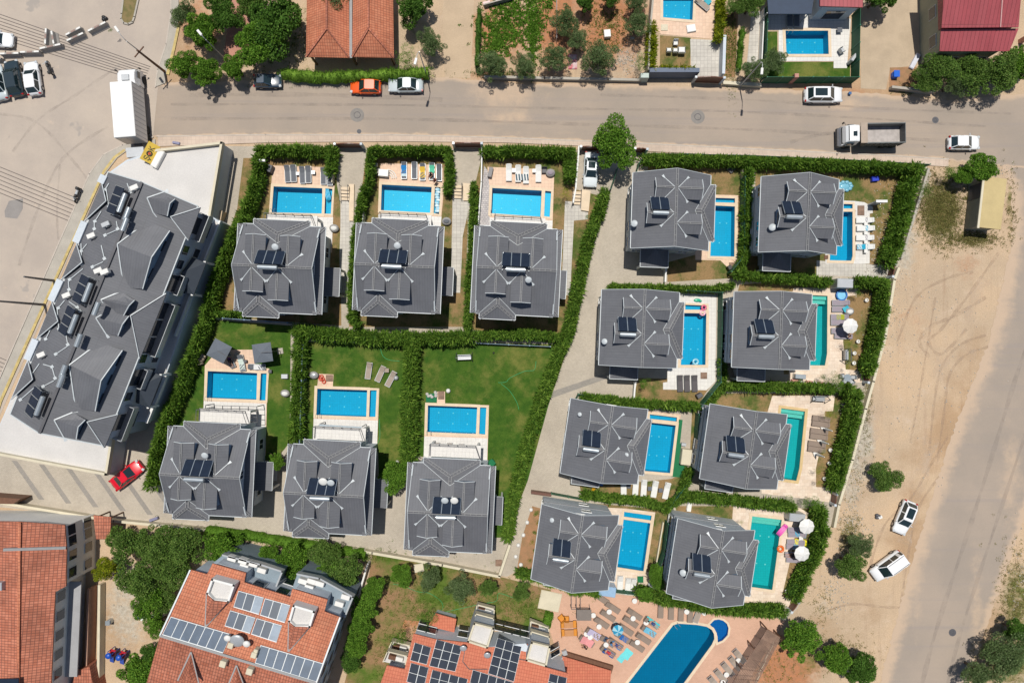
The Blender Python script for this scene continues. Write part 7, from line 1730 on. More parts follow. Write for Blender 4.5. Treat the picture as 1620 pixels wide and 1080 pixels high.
hosem = M('green_hose', (.03, .35, .12), .5, .1, 3)
def hose(label, pts):
    P = [W(*p) + Vector((0, 0, .05)) for p in pts]; out = []
    for i in range(len(P) - 1):
        a = P[max(0, i - 1)]; b = P[i]; c = P[i + 1]; d = P[min(len(P) - 1, i + 2)]
        for k in range(6):
            u = k / 6; out.append(.5 * ((2 * b) + (c - a) * u + (2 * a - 5 * b + 4 * c - d) * u * u + (3 * b - a - 3 * c + d) * u ** 3))
    out.append(P[-1]); m = MB((P[0].x, P[0].y, 0)); m.tube(out, .03, 5); tag(m.build('garden_hose', hosem), label, 'hose', 'green garden hoses')
hose('thin green hose winding from the slanting hedge across the big lawn', [(848, 571), (845, 585), (830, 587), (808, 597), (800, 604), (788, 605)]); hose('thin green hose curving down beside the slanting hedge', [(793, 607), (806, 618), (817, 635), (821, 648)]); hose('thin green hose arcing into the widest hedge', [(602, 552), (606, 563), (615, 569), (632, 571)]); hose('thin pale green hose along the right side of the glass canopy pool', [(600, 662), (601, 690), (597, 702)])
hose('long green hose across the garden behind the photovoltaic block', [(622, 923), (640, 927), (660, 935), (680, 938), (698, 951), (700, 963), (690, 970), (760, 955), (785, 950), (789, 938), (812, 945)])
# far north east garden
G = 'white loungers with grey headboards in the far north east garden'
for x, y, lb, tw in [(1366, 349, 'topmost grey and white lounger of the far north east garden', None), (1367, 361.7, 'second lounger down with the solid blue towel', 1), (1366, 376.7, 'third grey and white lounger down', None), (1367, 391, 'lowest lounger with rumpled blue towels', 2)]:
    lounger(lb, x, y, 0, 'white', G)
    if tw: towel('blue towel on the head end of the second lounger down' if tw == 1 else 'blue towel at the foot of the lowest lounger', x + (6 if tw == 1 else -7), y, 0, (.02, .36, .55), .95, .6)
    else: towel('grey towel on the %s lounger of the far north east garden' % ('topmost' if y < 360 else 'third'), x + 6, y, 0, (.24, .22, .25), .85, .62)
for y, lb in [(355, 'first'), (369.5, 'second'), (383.5, 'third'), (398, 'fourth')]: table('%s small white table down the right column of white loungers' % lb, 1367, y, .42)
towel('crumpled pale towel at the head of the lowest lounger', 1374, 391, 0, (.35, .45, .5), .8, .6)
t = thing('outdoor_shower', 'grey outdoor shower wall with white flat top on the lawn edge', 'shower', W(1380, 324)); m = MB(); m.box((0, 0, 1.05), (1.2, .14, 2.1)); m.build('wall', lgrey, t); m = MB(); m.box((0, 0, 2.15), (1.35, .3, .1)); m.build('top', white, t); m = MB(); m.tube([(0, -.1, 0), (0, -.1, 1.9), (0, -.35, 1.9)], .03); m.build('pipe', steel, t)
simple('storage_box', 'bright blue tub under the north hedge', 'tub', 1382, 284, (.85, .6, .5), 5, M('blue_plastic', (.01, .04, .5), .4))
m = MB(W(1336, 295)); p = W(1336, 295); blv = M('pale_blue_vinyl', (.18, .45, .58), .3)
for k in range(10): a = k * .628; m.ell((p.x + .75 * math.cos(a), p.y + .5 * math.sin(a), .16), (.28, .24, .16), 8, 6)
m.ell((p.x, p.y, .12), (.7, .45, .1), 12, 6); tag(m.build('inflatable_boat', blv), 'pale blue inflatable boat on the lawn behind the far north east villa', 'pool toy')
simple('garden_light', 'small dark box on the far north east lawn', 'box', 1396, 379, (.35, .35, .25), 20, dgrey)
# big parasol garden
t = thing('paddling_pool', 'round blue inflatable paddling pool beside the grey awning', 'paddling pool', W(1330, 467)); m = MB(); m.torus((0, 0, .18), .62, .09); m.torus((0, 0, .33), .62, .09); m.build('rim', M('blue_vinyl', (.02, .16, .5), .35), t); m = MB(); m.cyl((0, 0, .2), (0, 0, .22), .6, n=24, smooth=False); m.build('water', M('shallow_blue', (.25, .58, .8), .1), t)
G = 'mauve loungers under and beside the big round parasol'
for x, y, r_, lb in [(1328, 479, 0, 'top mauve lounger below the paddling pool'), (1328, 489, 0, 'second mauve lounger with pink cloth'), (1326, 501.5, 0, 'third mauve lounger with lime towel'), (1326, 510, 0, 'fourth mauve lounger with pink towel'), (1327, 523, 0, 'fifth mauve lounger with white towel beside the parasol shade'), (1332, 531.5, -4, 'lowest mauve lounger half under the big parasol')]: lounger(lb, x, y, r_, 'mauve', G)
towel('lime patterned towel on the third mauve lounger', 1327, 501.5, 0, (.35, .38, .03), .9); towel('hot pink towel on the fourth mauve lounger', 1322, 510, 0, (.62, .04, .2), .6, .55, .39, drop=False); towel('white towel on the fifth mauve lounger', 1323, 523, 0, (.75, .75, .78), .8, .6, .39, drop=False); towel('turquoise towel hanging on the round chair', 1335, 489, 30, (.05, .42, .55), .7, .6, .6)
papasan('wicker tub chair heaped with cloths beside the second mauve lounger', 1341, 493, f_white)
parasol('big white round parasol beside the turquoise pool with pale steps', 1345.5, 515.5, .92)
swing('grey cushioned bench near the lime bushes', 1336, 561, 90, lgrey, 1.4)
simple('metal_awning_box', 'light grey flat metal awning at the hedge corner', 'awning', 1325.5, 450, (1.9, 1.1, 1.9), -2, lgrey); simple('metal_awning_box', 'pale grey flat awning above the pink air mattress pool', 'awning', 1252.5, 813, (1.9, .95, 1.7), -5, lgrey)
table('small dark garden table in the corner of the terrace by the brown gate', 1338, 597, .9, M('grey_blue_slats', (.25, .3, .35), .6), True)
for k, (x, y, r_) in enumerate([(1330, 594, 0), (1333, 603, 60), (1344, 603, 130), (1347, 596, 180)]): chair(['left striped chair at the corner table', 'lower left striped chair at the corner table', 'lower right striped chair at the corner table', 'right striped chair at the corner table'][k], x, y, r_, lgrey, .5)
simple('barbecue', 'stainless barbecue unit against the hedge below the villa', 'barbecue', 1262, 595, (1.3, .55, .9), -5, steel)
pinks = M('pink_planter', (.48, .24, .19), .85, .15, 3)
for x, y, lb in [(1256, 603, 'left pink planter slab under the hedge'), (1279, 605, 'middle pink planter slab under the hedge'), (1297, 607, 'right pink planter slab by the dark red bush')]: simple('planter_slab', lb, 'planter', x, y, (.8, .5, .3), -6, pinks)
for x, y, lb in [(1267, 606, 'left white boulder under the hedge'), (1289, 607, 'right white boulder under the hedge')]: ball(lb, x, y, .32, offwhite, 'boulder', 'boulder')
def ornament(label, px, py): t = thing('stone_ornament', label, 'garden ornament', W(px, py), 0, 'white stone garden ornaments'); m = MB(); m.cyl((0, 0, 0), (0, 0, .3), .16, .1, 10); m.build('pedestal', offwhite, t); m = MB(); m.torus((0, 0, .38), .18, .07, 14, 6); m.build('bowl', offwhite, t)
for x, y, lb in [(1369, 475, 'topmost white ornament right of the round bush'), (1355.5, 540, 'white ornament right of the lime bush'), (1349.7, 558.5, 'white ornament right of the cushioned bench'), (1349, 574, 'lowest white ornament on that lawn'), (1311.7, 711, 'white ornament right of the closed parasols'), (1302.5, 756, 'white ornament near the last lime bushes'), (1310, 732, 'small dark ornament between two white ones'), (1243, 933, 'white ornament at the tip of the pink mattress lawn')]: ornament(lb, x, y)
simple('spiral_ornament', 'dark and pale twisted ornament in the hedge corner', 'garden ornament', 1333, 640, (.6, .5, .6), 30, dgrey)
# brown sunbed pairs
G = 'brown sunbeds in three touching pairs'
for k, (x, y) in enumerate([(1296.7, 666), (1293.5, 686), (1290, 706)]):
    for s in (-1, 1): lounger(['top', 'middle', 'bottom'][k] + ' pair of brown sunbeds, ' + ('upper' if s < 0 else 'lower') + ' one', x - s * .3, y + s * 4.2, -8, 'brown', G)
closedp('closed white parasol below the top pair of brown sunbeds', 1301, 677, 20); closedp('closed white parasol below the middle pair of brown sunbeds', 1295.5, 697, 20); closedp('closed white parasol below the bottom pair of brown sunbeds', 1289, 717, 20)
for x, y, lb in [(1270, 688, 1), (1265, 708, 2)]: pass
G = 'dark loungers of the pink air mattress pool'
for x, y, r_, lb in [(1258, 837, 0, 'top dark lounger beside the upper white parasol'), (1259, 844, 0, 'lounger under the blue towel by the upper parasol'), (1257, 856, 0, 'lounger with the bright yellow towel'), (1256, 863, 0, 'lounger with a blue towel below the yellow one'), (1254, 876, 0, 'lounger shaded by the lower white parasol'), (1256, 884, -3, 'lowest dark lounger under the lower parasol')]: lounger(lb, x, y, r_, 'mauve', G)
towel('blue towel beside the upper white parasol', 1264, 843.5, -8, (.02, .36, .55), 1.3); towel('bright yellow towel on a dark lounger', 1264, 856, -4, (.80, .72, .02), 1.35, .68); towel('blue towel just below the yellow towel', 1261, 863, -4, (.02, .30, .50), 1.2, .6); table('white table between the blue and yellow towels', 1265, 849.5, .5)
parasol('upper white parasol beside the pink air mattress pool', 1276.5, 832.5, .92); parasol('lower white parasol beside the pink air mattress pool', 1269, 875.5, .92)
t = thing('air_mattress', 'hot pink air mattress on the edge of the turquoise pool', 'air mattress', W(1236.5, 838) + Vector((0, 0, .12)), R(50)); m = MB()
pk = M('pink_vinyl', (.75, .10, .45), .3)
for k in range(5): m.ell((0, -.26 + k * .13, .06), (.85, .08, .07), 16, 6)
m.build('tubes', pk, t); m = MB(); m.ell((.72, 0, .12), (.16, .33, .1), 12, 6); m.build('pillow', pk, t)
def ring(label, px, py, r, mat, z=.05, g=None): p = W(px, py); m = MB((p.x, p.y, z)); m.torus((p.x, p.y, z + .1), r * .68, r * .32); tag(m.build('swim_ring', mat), label, 'swim ring')
ring('orange swim ring on the pool coping', 1234.3, 867.5, .46, M('orange_vinyl', (.75, .16, .03), .3)); ring('pink swim ring at the coping of the small side pool', 1113.3, 486.5, .36, M('rose_vinyl', (.65, .12, .22), .3), .0); ring('white and pink swim ring floating below the pink one', 1111.5, 494.5, .42, M('white_pink_vinyl', (.7, .6, .65), .3, c2=(.7, .15, .25), scale=5), -.08)
ring('white swim ring floating at the lower end of that pool', 1100.5, 572, .42, M('clear_vinyl', (.3, .62, .75), .2), -.08)
m = MB(W(1103, 475)); p = W(1103, 475); m.ell((p.x, p.y, .1), (.45, .22, .1), 12, 6); m.ell((p.x + .35, p.y - .1, .16), (.2, .14, .12), 10, 6); tag(m.build('inflatable_turtle', M('green_vinyl', (.03, .40, .25), .3)), 'small green inflatable on the white deck above the swim rings', 'pool toy')
m = MB(W(518.5, 308)); p = W(518.5, 308); Mx = Matrix.Rotation(R(-76), 4, 'Z')
for k in range(4): q = Mx @ Vector((0, -.24 + k * .16, 0)); m.ell((p.x + q.x - .05, p.y + q.y + .1, -.02), (.95, .1, .07), 14, 6, M=Mx.to_3x3())
tag(m.build('air_mattress', M('azure_vinyl', (.02, .38, .62), .3)), 'azure air mattress floating in the small side pool of the top left villa', 'air mattress')
m = MB(W(692, 317)); p = W(692, 317)
for k in range(9): m.ell((p.x + .08 * math.sin(k * 2), p.y + 1.35 - k * .33, -.03), (.32, .2, .07), 10, 6)
tag(m.build('inflatable_raft', M('white_blue_vinyl', (.68, .76, .78), .3, c2=(.08, .42, .62), scale=2.2)), 'white and blue patterned raft filling the narrow side pool', 'pool toy')
simple('storage_box', 'small blue box in the corner by the lower white parasol hedge', 'box', 1294, 816, (.6, .4, .35), 10, M('blue_plastic', (.01, .2, .45), .4))
# lane villas
for x, lb in [(1075, 'left'), (1086, 'middle'), (1098, 'right')]: lounger(lb + ' charcoal lounger below the swim ring pool', x, 606, 92, 'char', 'three charcoal loungers')
simple('barbecue', 'small dark grill on the lawn below the charcoal loungers', 'barbecue', 1104.5, 625, (.7, .5, .8), 30, dgrey); simple('barbecue', 'dark kettle grill on the corner of the northernmost deck', 'barbecue', 1152, 424, (.5, .5, .8), 30, black)
for k, (x, y, r_) in enumerate([(986, 768, 90), (1005, 769.5, 86), (1018, 770.5, 86), (1035, 772.4, 80), (1053.7, 775, 77)]): lounger(['first white lounger from the left, half in the villa\'s shade', 'second white lounger from the left below the green carpet', 'third white lounger from the left below the green carpet', 'fourth white lounger, between two grey tables', 'fifth and most tilted white lounger below the green carpet'][k], x, y, r_, 'white', 'five white loungers on the dry lawn')
table('grey table in the shade right of the first white lounger', 994, 768, .45, f_grey); table('grey table between the third and fourth white loungers', 1027, 771.5, .5, f_grey); table('grey table between the fourth and fifth white loungers', 1044, 774, .5, f_grey)
yel = M('yellow_plastic', (.70, .36, .02), .35)
t = thing('toy_slide', 'small yellow and orange toy slide on the dry lawn', 'toy slide', W(939.4, 768.7), R(80)); m = MB(); m.slab([(-.6, -.2, .08), (.3, -.2, .75), (.3, .2, .75), (-.6, .2, .08)], .06); m.build('chute', yel, t); m = MB(); m.bar((.35, -.2, 0), (.35, -.2, 1.0), .07, .07); m.bar((.35, .2, 0), (.35, .2, 1.0), .07, .07); m.bar((.35, -.2, .4), (.35, .2, .4), .07, .07); m.build('ladder', orangep, t)
simple('sand_tray', 'flat blue play tray beside the yellow slide', 'play tray', 948.7, 765, (.8, .45, .15), -5, M('blue_plastic', (.01, .12, .45), .4))
simple('pump_house', 'cream louvred pump cabinet on the green carpet strip', 'cabinet', 1083, 721, (1.2, 1.9, 1.0), -7, cream); simple('pump_box', 'grey box above the cream pump cabinet', 'box', 1080.5, 702, (.6, .4, .5), -7, lgrey)
for k, (x, y) in enumerate([(980.5, 922), (993, 925.5), (1001.5, 926)]): lounger(['left', 'middle', 'right'][k] + ' white lounger on the terrace below the wide blue pool', x, y, 87, 'white', 'three southern white loungers')
chair('grey sofa at the corner of the terrace beside the green mat', 1031, 925, 170, lgrey, 1.1); simple('translucent_canopy', 'pale blue translucent awning at the end of the southern villa', 'awning', 958, 927, (2.0, 1.2, 1.8), -8, M('pale_blue_polycarbonate', (.30, .45, .62), .3))
simple('bath_tub', 'oval white tub on the dry lawn between hedges', 'tub', 1089.4, 800, (.55, 1.25, .4), -8, offwhite, b=.2)
# beds with stones and flowers left of the southern lane villa
for k, (x, y) in enumerate([(848, 812), (851, 826), (846, 842), (842, 858), (846, 872), (838, 886), (824, 893), (816, 880), (820, 862), (828, 846), (834, 826), (840, 806)]):
    (T_(['lime', 'round', 'low', 'thin', 'flowering', 'small'][k % 6] + ' plant in the lane bed, ' + ['topmost', 'second from top', 'third from top', 'third from bottom', 'second from bottom', 'lowest'][k % 6], x, y, 4.5, 'shruby' if k % 2 else 'shrub', group='plants in the stone edged bed') if k < 6 else ball(['lowest', 'next lowest', 'third lowest', 'third highest', 'second highest', 'highest'][k - 6] + ' pale stone edging the lane bed', x, y, .26, offwhite, 'boulder', 'boulder'))
sheet('garden_bed', [(842, 800), (856, 804), (850, 860), (842, 905), (818, 900), (826, 850)], .0165, soil)
# walled garden, top edge pool
for x, lb in [(1248, 'left'), (1259, 'right')]: lounger(lb + ' grey lounger above the walled garden pool', x, 31, 90, 'grey', 'two loungers of the walled garden')
table('grey square table right of the walled garden pool', 1326, 50, .6, f_grey); chair('pale folding chair below the grey square table', 1329, 82, 30, lgrey, .6)
simple('gate_post', 'terracotta capped post at the screen of the walled garden', 'post', 1249.5, 130, (.5, .5, 2.1), 0, pinks); simple('gate_post', 'terracotta capped post by the red roofed house', 'post', 1614, 66, (.5, .5, 2.6), 0, pinks)
simple('leaning_panel', 'grey instrument panel leaning at the right screen', 'panel', 1344, 97, (.35, 1.0, 1.2), -35, lgrey); simple('lamp_post_box', 'white square post lamp at the awning corner', 'lamp', 1221, 20, (.35, .35, 1.2), 0, offwhite)
chair('white garden chair nearest the grass centre, top one', 1067.5, 70, -90, f_white, .55); chair('left white chair of the lower row', 1057, 82, 90, f_white, .55); chair('middle white chair of the lower row', 1067, 82.5, 90, f_white, .55)
chair('wide white garden seat right of the lower row', 1077, 82, 90, f_white, .8)
lounger('turned grey lounger with blue cloth by the top edge pool', 1110, 8, 140, 'tan'); towel('turquoise and blue cloth on the turned lounger', 1118, 4, 140, (.06, .40, .5), .9); simple('cushion_stack', 'pile of white folded cushions below the top edge pool', 'cushions', 1093, 46, (1.1, .9, .25), 10, offwhite); simple('floor_mat', 'cream square mat left of the cushions', 'mat', 1051, 44, (.85, .8, .03), 0, cream, .03)
simple('electricity_cabinet', 'pale green electricity cabinet on the street kerb', 'cabinet', 1016.5, 127, (1.0, .6, 1.5), 0, M('grey_green_metal', (.42, .5, .45), .5)); simple('red_mat', 'red and white mat among the olive trees', 'mat', 906, 98, (1.1, 1.8, .1), 0, M('red_white_cloth', (.50, .06, .09), .8, c2=(.6, .5, .5), scale=2)); simple('white_tank', 'white box standing in the dry grass between trees', 'box', 960, 56, (.8, .9, .6), 5, offwhite)
simple('concrete_blocks', 'pale concrete block by the garden path', 'block', 1000, 62, (.5, .3, .3), 0, conc); simple('white_crate', 'pink and white crate at the top of the dark narrow hedge', 'crate', 770, 7, (.9, .4, .4), 15, M('pinkish_plastic', (.7, .5, .48), .5)); simple('white_crate', 'white crate on the top fence of the vegetable garden', 'crate', 787, 3, (.4, .5, .4), 15, offwhite); simple('white_crate', 'second white crate on the same top fence', 'crate', 797, 0, (.5, .3, .4), 15, offwhite)
rw('garden_wall', 'thin grey wall above the vegetable garden', [(766, 12), (810, 0)], .15, .8, conc); strip_f = fence('wire_fence', 'thin white post fence between crops and olive trees', [(880, -30), (880, 66)], 1.2, white, .04, 2.5)
simple('blue_drum', 'bright blue barrels in the planted bed by the yard', 'barrels', 1414, 120, (.75, .85, .7), 0, M('bright_blue_plastic', (.01, .12, .6), .35), b=.2); simple('corrugated_sheets', 'leaning pale corrugated sheets beside the yard wall', 'sheet stack', 1446, 98, (.55, 2.0, .3), -28, M('lilac_white_sheet', (.62, .63, .7), .4))
sheet('garden_bed', [(1408, 107), (1450, 106), (1452, 138), (1407, 140)], .016, soil); simple('blue_bucket', 'small blue bucket on the sandy verge right of the white crossover', 'bucket', 1343, 149, (.35, .35, .35), 0, M('blue_plastic', (.03, .12, .3), .4), b=.1)
simple('rubbish_pile', 'dark and white litter lying in the sandy lot', 'litter', 1391, 817, (.5, .35, .3), 20, offwhite); sack('dark sack beside the pale litter in the sandy lot', 1388, 816, dgrey)
simple('pallet', 'wooden pallet on the terrace by the apartment balconies', 'pallet', 347, 342, (1.5, 1.4, .9), -20, M('pale_wood', (.6, .45, .3), .8)); simple('fallen_scooter', 'violet grey folding scooter on the pavement by the street corner', 'scooter', 280, 227, (.9, .3, .3), -10, M('violet_grey', (.2, .2, .32), .5)); 
simple('slate_rack', 'slate coloured bench rack on the courtyard wall', 'rack', 245, 820, (1.1, .3, .4), 20, M('violet_grey', (.2, .2, .32), .5))
simple('courtyard_step', 'pale stone step block in the garden below the courtyard wall', 'step', 663, 897, (1.2, 1.0, .3), 10, cream); simple('trash_can', 'grey round bin in the sandy play yard', 'bin', 176, 981, (.6, .6, .8), 0, steel, b=.18); 
for k in range(6): simple('rubbish_bag', ['leftmost', 'second', 'third', 'fourth', 'fifth', 'rightmost'][k] + ' pale bag of the rubbish heap beside the block', 'rubbish bag', 222 + 4 * k, 975 + 3 * math.sin(k * 2), (.45, .35, .25), 30 * k, offwhite if k % 2 else M('mint_plastic', (.35, .6, .5), .5), b=.12)
def springtoy(label, px, py, c1, c2):
    t = thing('play_slide', label, 'play set', W(px, py), R(70), 'twin play slides')
    m = MB(); m.bbox((.5, 0, .9), (.8, .7, .1), .04); m.build('platform', c2, t); m = MB(); m.slab([(-1.1, -.25, .1), (.15, -.25, .9), (.15, .25, .9), (-1.1, .25, .1)], .08); m.build('chute', c1, t)
    m = MB(); m.ell((.5, 0, 1.7), (.38, .36, .25), 14, 8); m.build('roof', c1, t)
    for x in (.2, .8):
        for y in (-.3, .3): m = MB(); m.bar((x, y, 0), (x, y, 1.6), .07, .07); m.build('post', c1, t)
blu = M('play_blue', (.01, .08, .45), .4); rd = M('play_red', (.45, .01, .02), .4)
springtoy('left blue and red plastic play slide in the sandy yard', 182, 1033, blu, rd); springtoy('right blue and red plastic play slide in the sandy yard', 198, 1036, blu, rd)
# salmon terrace
G = 'brown loungers set out on the salmon terrace'
LB = ['topmost brown lounger at the hedge', 'upper lounger of the pair with a blue and white table', 'lower lounger of the pair with a blue and white table', 'upper lounger of the pair right of it, beside a white table', 'lower lounger of that same right pair', 'single lounger above a white table in the middle', 'lounger touching the striped blue parasol', 'upper lounger of the pair nearest the pool edge', 'lower lounger of the pair nearest the pool edge']
for k, (x, y) in enumerate([(951, 945), (968.6, 959), (961, 971.7), (1003, 969.6), (996.7, 981.4), (951, 982.8), (989.4, 994), (1017, 1007.8), (1006.8, 1019.6)]): lounger(LB[k], x, y, 146, 'brown', G)
for k, (x, y) in enumerate([(938, 1000), (927.6, 1012), (1030, 983), (1025, 996), (960, 1012), (973, 1016), (961, 1028), (984, 1006)]):
    lounger(['lounger under the lilac towel', 'lounger under the pink towel', 'lounger with turquoise towels and a reclining person', 'lounger under the light blue towel', 'lounger with dark towel above the red sunbather', 'lounger with the sunbather right of the dark towel', 'lounger under the red sunbather', 'lounger under the royal blue towel'][k], x, y, 146, 'brown', G)
towel('lilac towel on a terrace lounger', 939, 1001, 146, (.50, .45, .60), 1.7, .8); towel('pink towel on a terrace lounger', 928, 1012, 150, (.72, .30, .30), 1.6, .9, .43); towel('turquoise towel on the lounger near the pool coping', 1026, 978, 146, (.08, .50, .52), .9, .6, .5, drop=False); towel('aqua towel at the foot of the same lounger', 1037, 986, 146, (.08, .50, .55), .8, .6, .43, drop=False)
towel('light blue towel beside the turquoise ones', 1027, 997, 146, (.16, .48, .65), 1.6, .68); towel('royal blue towel sticking out under the striped parasol', 986, 1007.5, 146, (.02, .13, .42), 1.0, .62); towel('navy towel on the upper lounger of the sunbathers', 960, 1010, 146, (.05, .08, .14), .9, .6); towel('dark blue towel under the red sunbather', 962, 1030, 146, (.03, .1, .3), 1.6, .62); towel('blue towel under the right sunbather', 974, 1018, 146, (.06, .2, .4), 1.5, .62)
towel('large aqua towel spread on the terrace floor', 992, 1034, 50, (.16, .65, .66), 1.2, 1.05, .05, drop=False); towel('smaller aqua towel touching the large one', 983, 1041, 50, (.16, .62, .64), .9, .75, .052, drop=False)
for x, y, lb in [(938, 970.7, 'round white table beside the grey roofed swing'), (947, 988.5, 'white table below the single lounger'), (1000.6, 975.5, 'white table between the right pair'), (963, 965, 'white table with blue things between the first pair'), (1007.5, 1013, 'white table between the pair nearest the pool edge'), (1085, 965, 'white table in the row under the hedge'), (1113, 967, 'white table at the right end of the hedge row'), (1166.4, 1041.8, 'white table between the first tan loungers by the slatted roof'), (1147.6, 1064, 'white table between the lower tan loungers'), (1142, 1076, 'white table at the bottom edge by the tan loungers'), (927, 1000, 'white table left of the lilac towel'), (933, 1005, 'white round table between lilac and pink towels'), (1021, 982, 'white table left of the turquoise towel'), (958, 1017, 'pale table among the sunbathers'), (1003, 948, 'white table under the hedge by the green fence')]: table(lb, x, y, .62, offwhite, True)
for k, (x, y) in enumerate([(1044.6, 962.6), (1061, 965), (1076.5, 967.5), (1091, 969.6), (1103, 970.5)]): lounger(['first', 'second', 'third', 'fourth', 'fifth'][k] + ' lounger from the left in the row under the south hedge', x, y, 88 if k < 4 else 70, 'brown' if k < 4 else 'tan', 'loungers in a row under the south hedge')
for k, (x, y) in enumerate([(1168.5, 1035.5), (1161.5, 1046.7), (1150, 1056), (1139, 1067), (1129, 1078)]): lounger(['topmost', 'second', 'third', 'fourth', 'lowest'][k] + ' tan lounger in the diagonal row by the slatted roof', x, y, 130, 'tan', 'tan loungers by the slatted roof')
parasol('blue and white striped parasol on the salmon terrace', 977.6, 997, .68, 2.1, clothm('turquoise_canvas', (.02, .30, .50)), clothm('pale_blue_canvas', (.35, .62, .72)), 8)
for k, (x, y, r_) in enumerate([(899, 985, 2), (900, 998, 2)]):
    t = thing('orange_bench_set', ['upper', 'lower'][k] + ' orange picnic swing with facing seats', 'garden swing', W(x, y), R(r_), 'orange swing seats')
    m = MB(); m.bbox((0, 0, .55), (1.1, .75, .06), .02); m.build('table', M('orange_brown_wood', (.50, .24, .10), .7), t)
    for s in (-1, 1):
        m = MB(); m.bbox((s * .75, 0, .42), (.38, .85, .08), .03); m.build('seat', orangep, t); m = MB(); m.bbox((s * .95, 0, .7), (.08, .85, .5), .03); m.build('backrest', orangep, t)
chair('single orange chair above the upper picnic swing', 888, 975, 130, orangep, .7); chair('second orange chair beside the single one', 896, 976, 90, orangep, .55)
swing('grey roofed swing seat under the terrace hedge', 921.5, 963, 0, lgrey, 1.6, M('grey_brown_roof', (.20, .17, .15), .8))
t = thing('monkey_bars', 'thin dark climbing frame above the grey roofed swing', 'climbing frame', W(910, 945)); m = MB()
for x in (-.6, 0, .5): m.bar((x, -.8, 0), (x, -.8, 1.6), .05, .05); m.bar((x, .8, 0), (x, .8, 1.6), .05, .05); m.bar((x, -.8, 1.6), (x, .8, 1.6), .05, .05)
m.bar((-.6, .8, 1.6), (.5, .8, 1.6), .05, .05); m.bar((-.6, -.8, 1.6), (.5, -.8, 1.6), .05, .05); m.build('bars', dgrey, t)
simple('concrete_slab', 'pale concrete pad at the garden corner of the salmon terrace', 'slab', 870, 950, (2.6, 2.3, .12), -12, cream)
# slatted roof
q = [(1214, 995), (1236, 1009), (1193, 1090), (1152, 1090)]; c = W(*q[0], 2.4); c.z = 0
t = thing('slatted_pergola', 'long weathered timber slatted roof beside the salmon terrace', 'pergola', c); P = lambda u, v: ((W(*q[0], 2.4) * (1 - u) + W(*q[1], 2.4) * u) * (1 - v) + (W(*q[3], 2.4) * (1 - u) + W(*q[2], 2.4) * u) * v) - c
for k in range(14): m = MB(); m.bar(P((k + .5) / 14, 0), P((k + .5) / 14, 1), .11, .04); m.build('slat', brownd, t)
m = MB()
for k in range(7): m.bar(P(-.02, k / 6) - Vector((0, 0, .1)), P(1.02, k / 6) - Vector((0, 0, .1)), .09, .12)
m.build('joists', wood, t)
for u in (0, 1):
    for v in (0, .33, .66, 1): m = MB(); a = P(u, v); m.bar((a.x, a.y, 0), (a.x, a.y, 2.25), .12, .12, (0, 1, 0)); m.build('post', wood, t)
for a in [(433, 336, 180, 'steel ladder at the near left corner of the air mattress pool'), (780, 338, 180, 'steel ladder at the near left corner of the white lounger pool'), (331, 631, 180, 'steel ladder in the pool below the square parasols'), (505, 658, 180, 'steel ladder in the glass canopy pool'), (679, 685, 180, 'steel ladder in the hose lawn pool'), (1070, 987, 40, 'steel ladder at the top corner of the large shared pool'), (1248, 50, 0, 'steel ladder in the walled garden pool')]: ladder(a[0], a[1], a[2], a[3])
for x, y, c_ in [(910, 575, 0)]: pass
simple('dark_planter', 'dark round tray under the north hedge of the northernmost villa', 'tray', 1156, 268, (.85, .85, .25), 45, dgrey, b=.25); papasan('grey wicker egg chair on the lawn right of the top left villa', 530, 362, f_white); papasan('dark egg chair on the lawn right of the middle top villa', 707, 351, f_grey)
simple('small_cooler', 'grey cooler boxes against the photovoltaic block\'s terrace corner', 'box', 893, 1030, (.6, .6, .5), 20, lgrey)
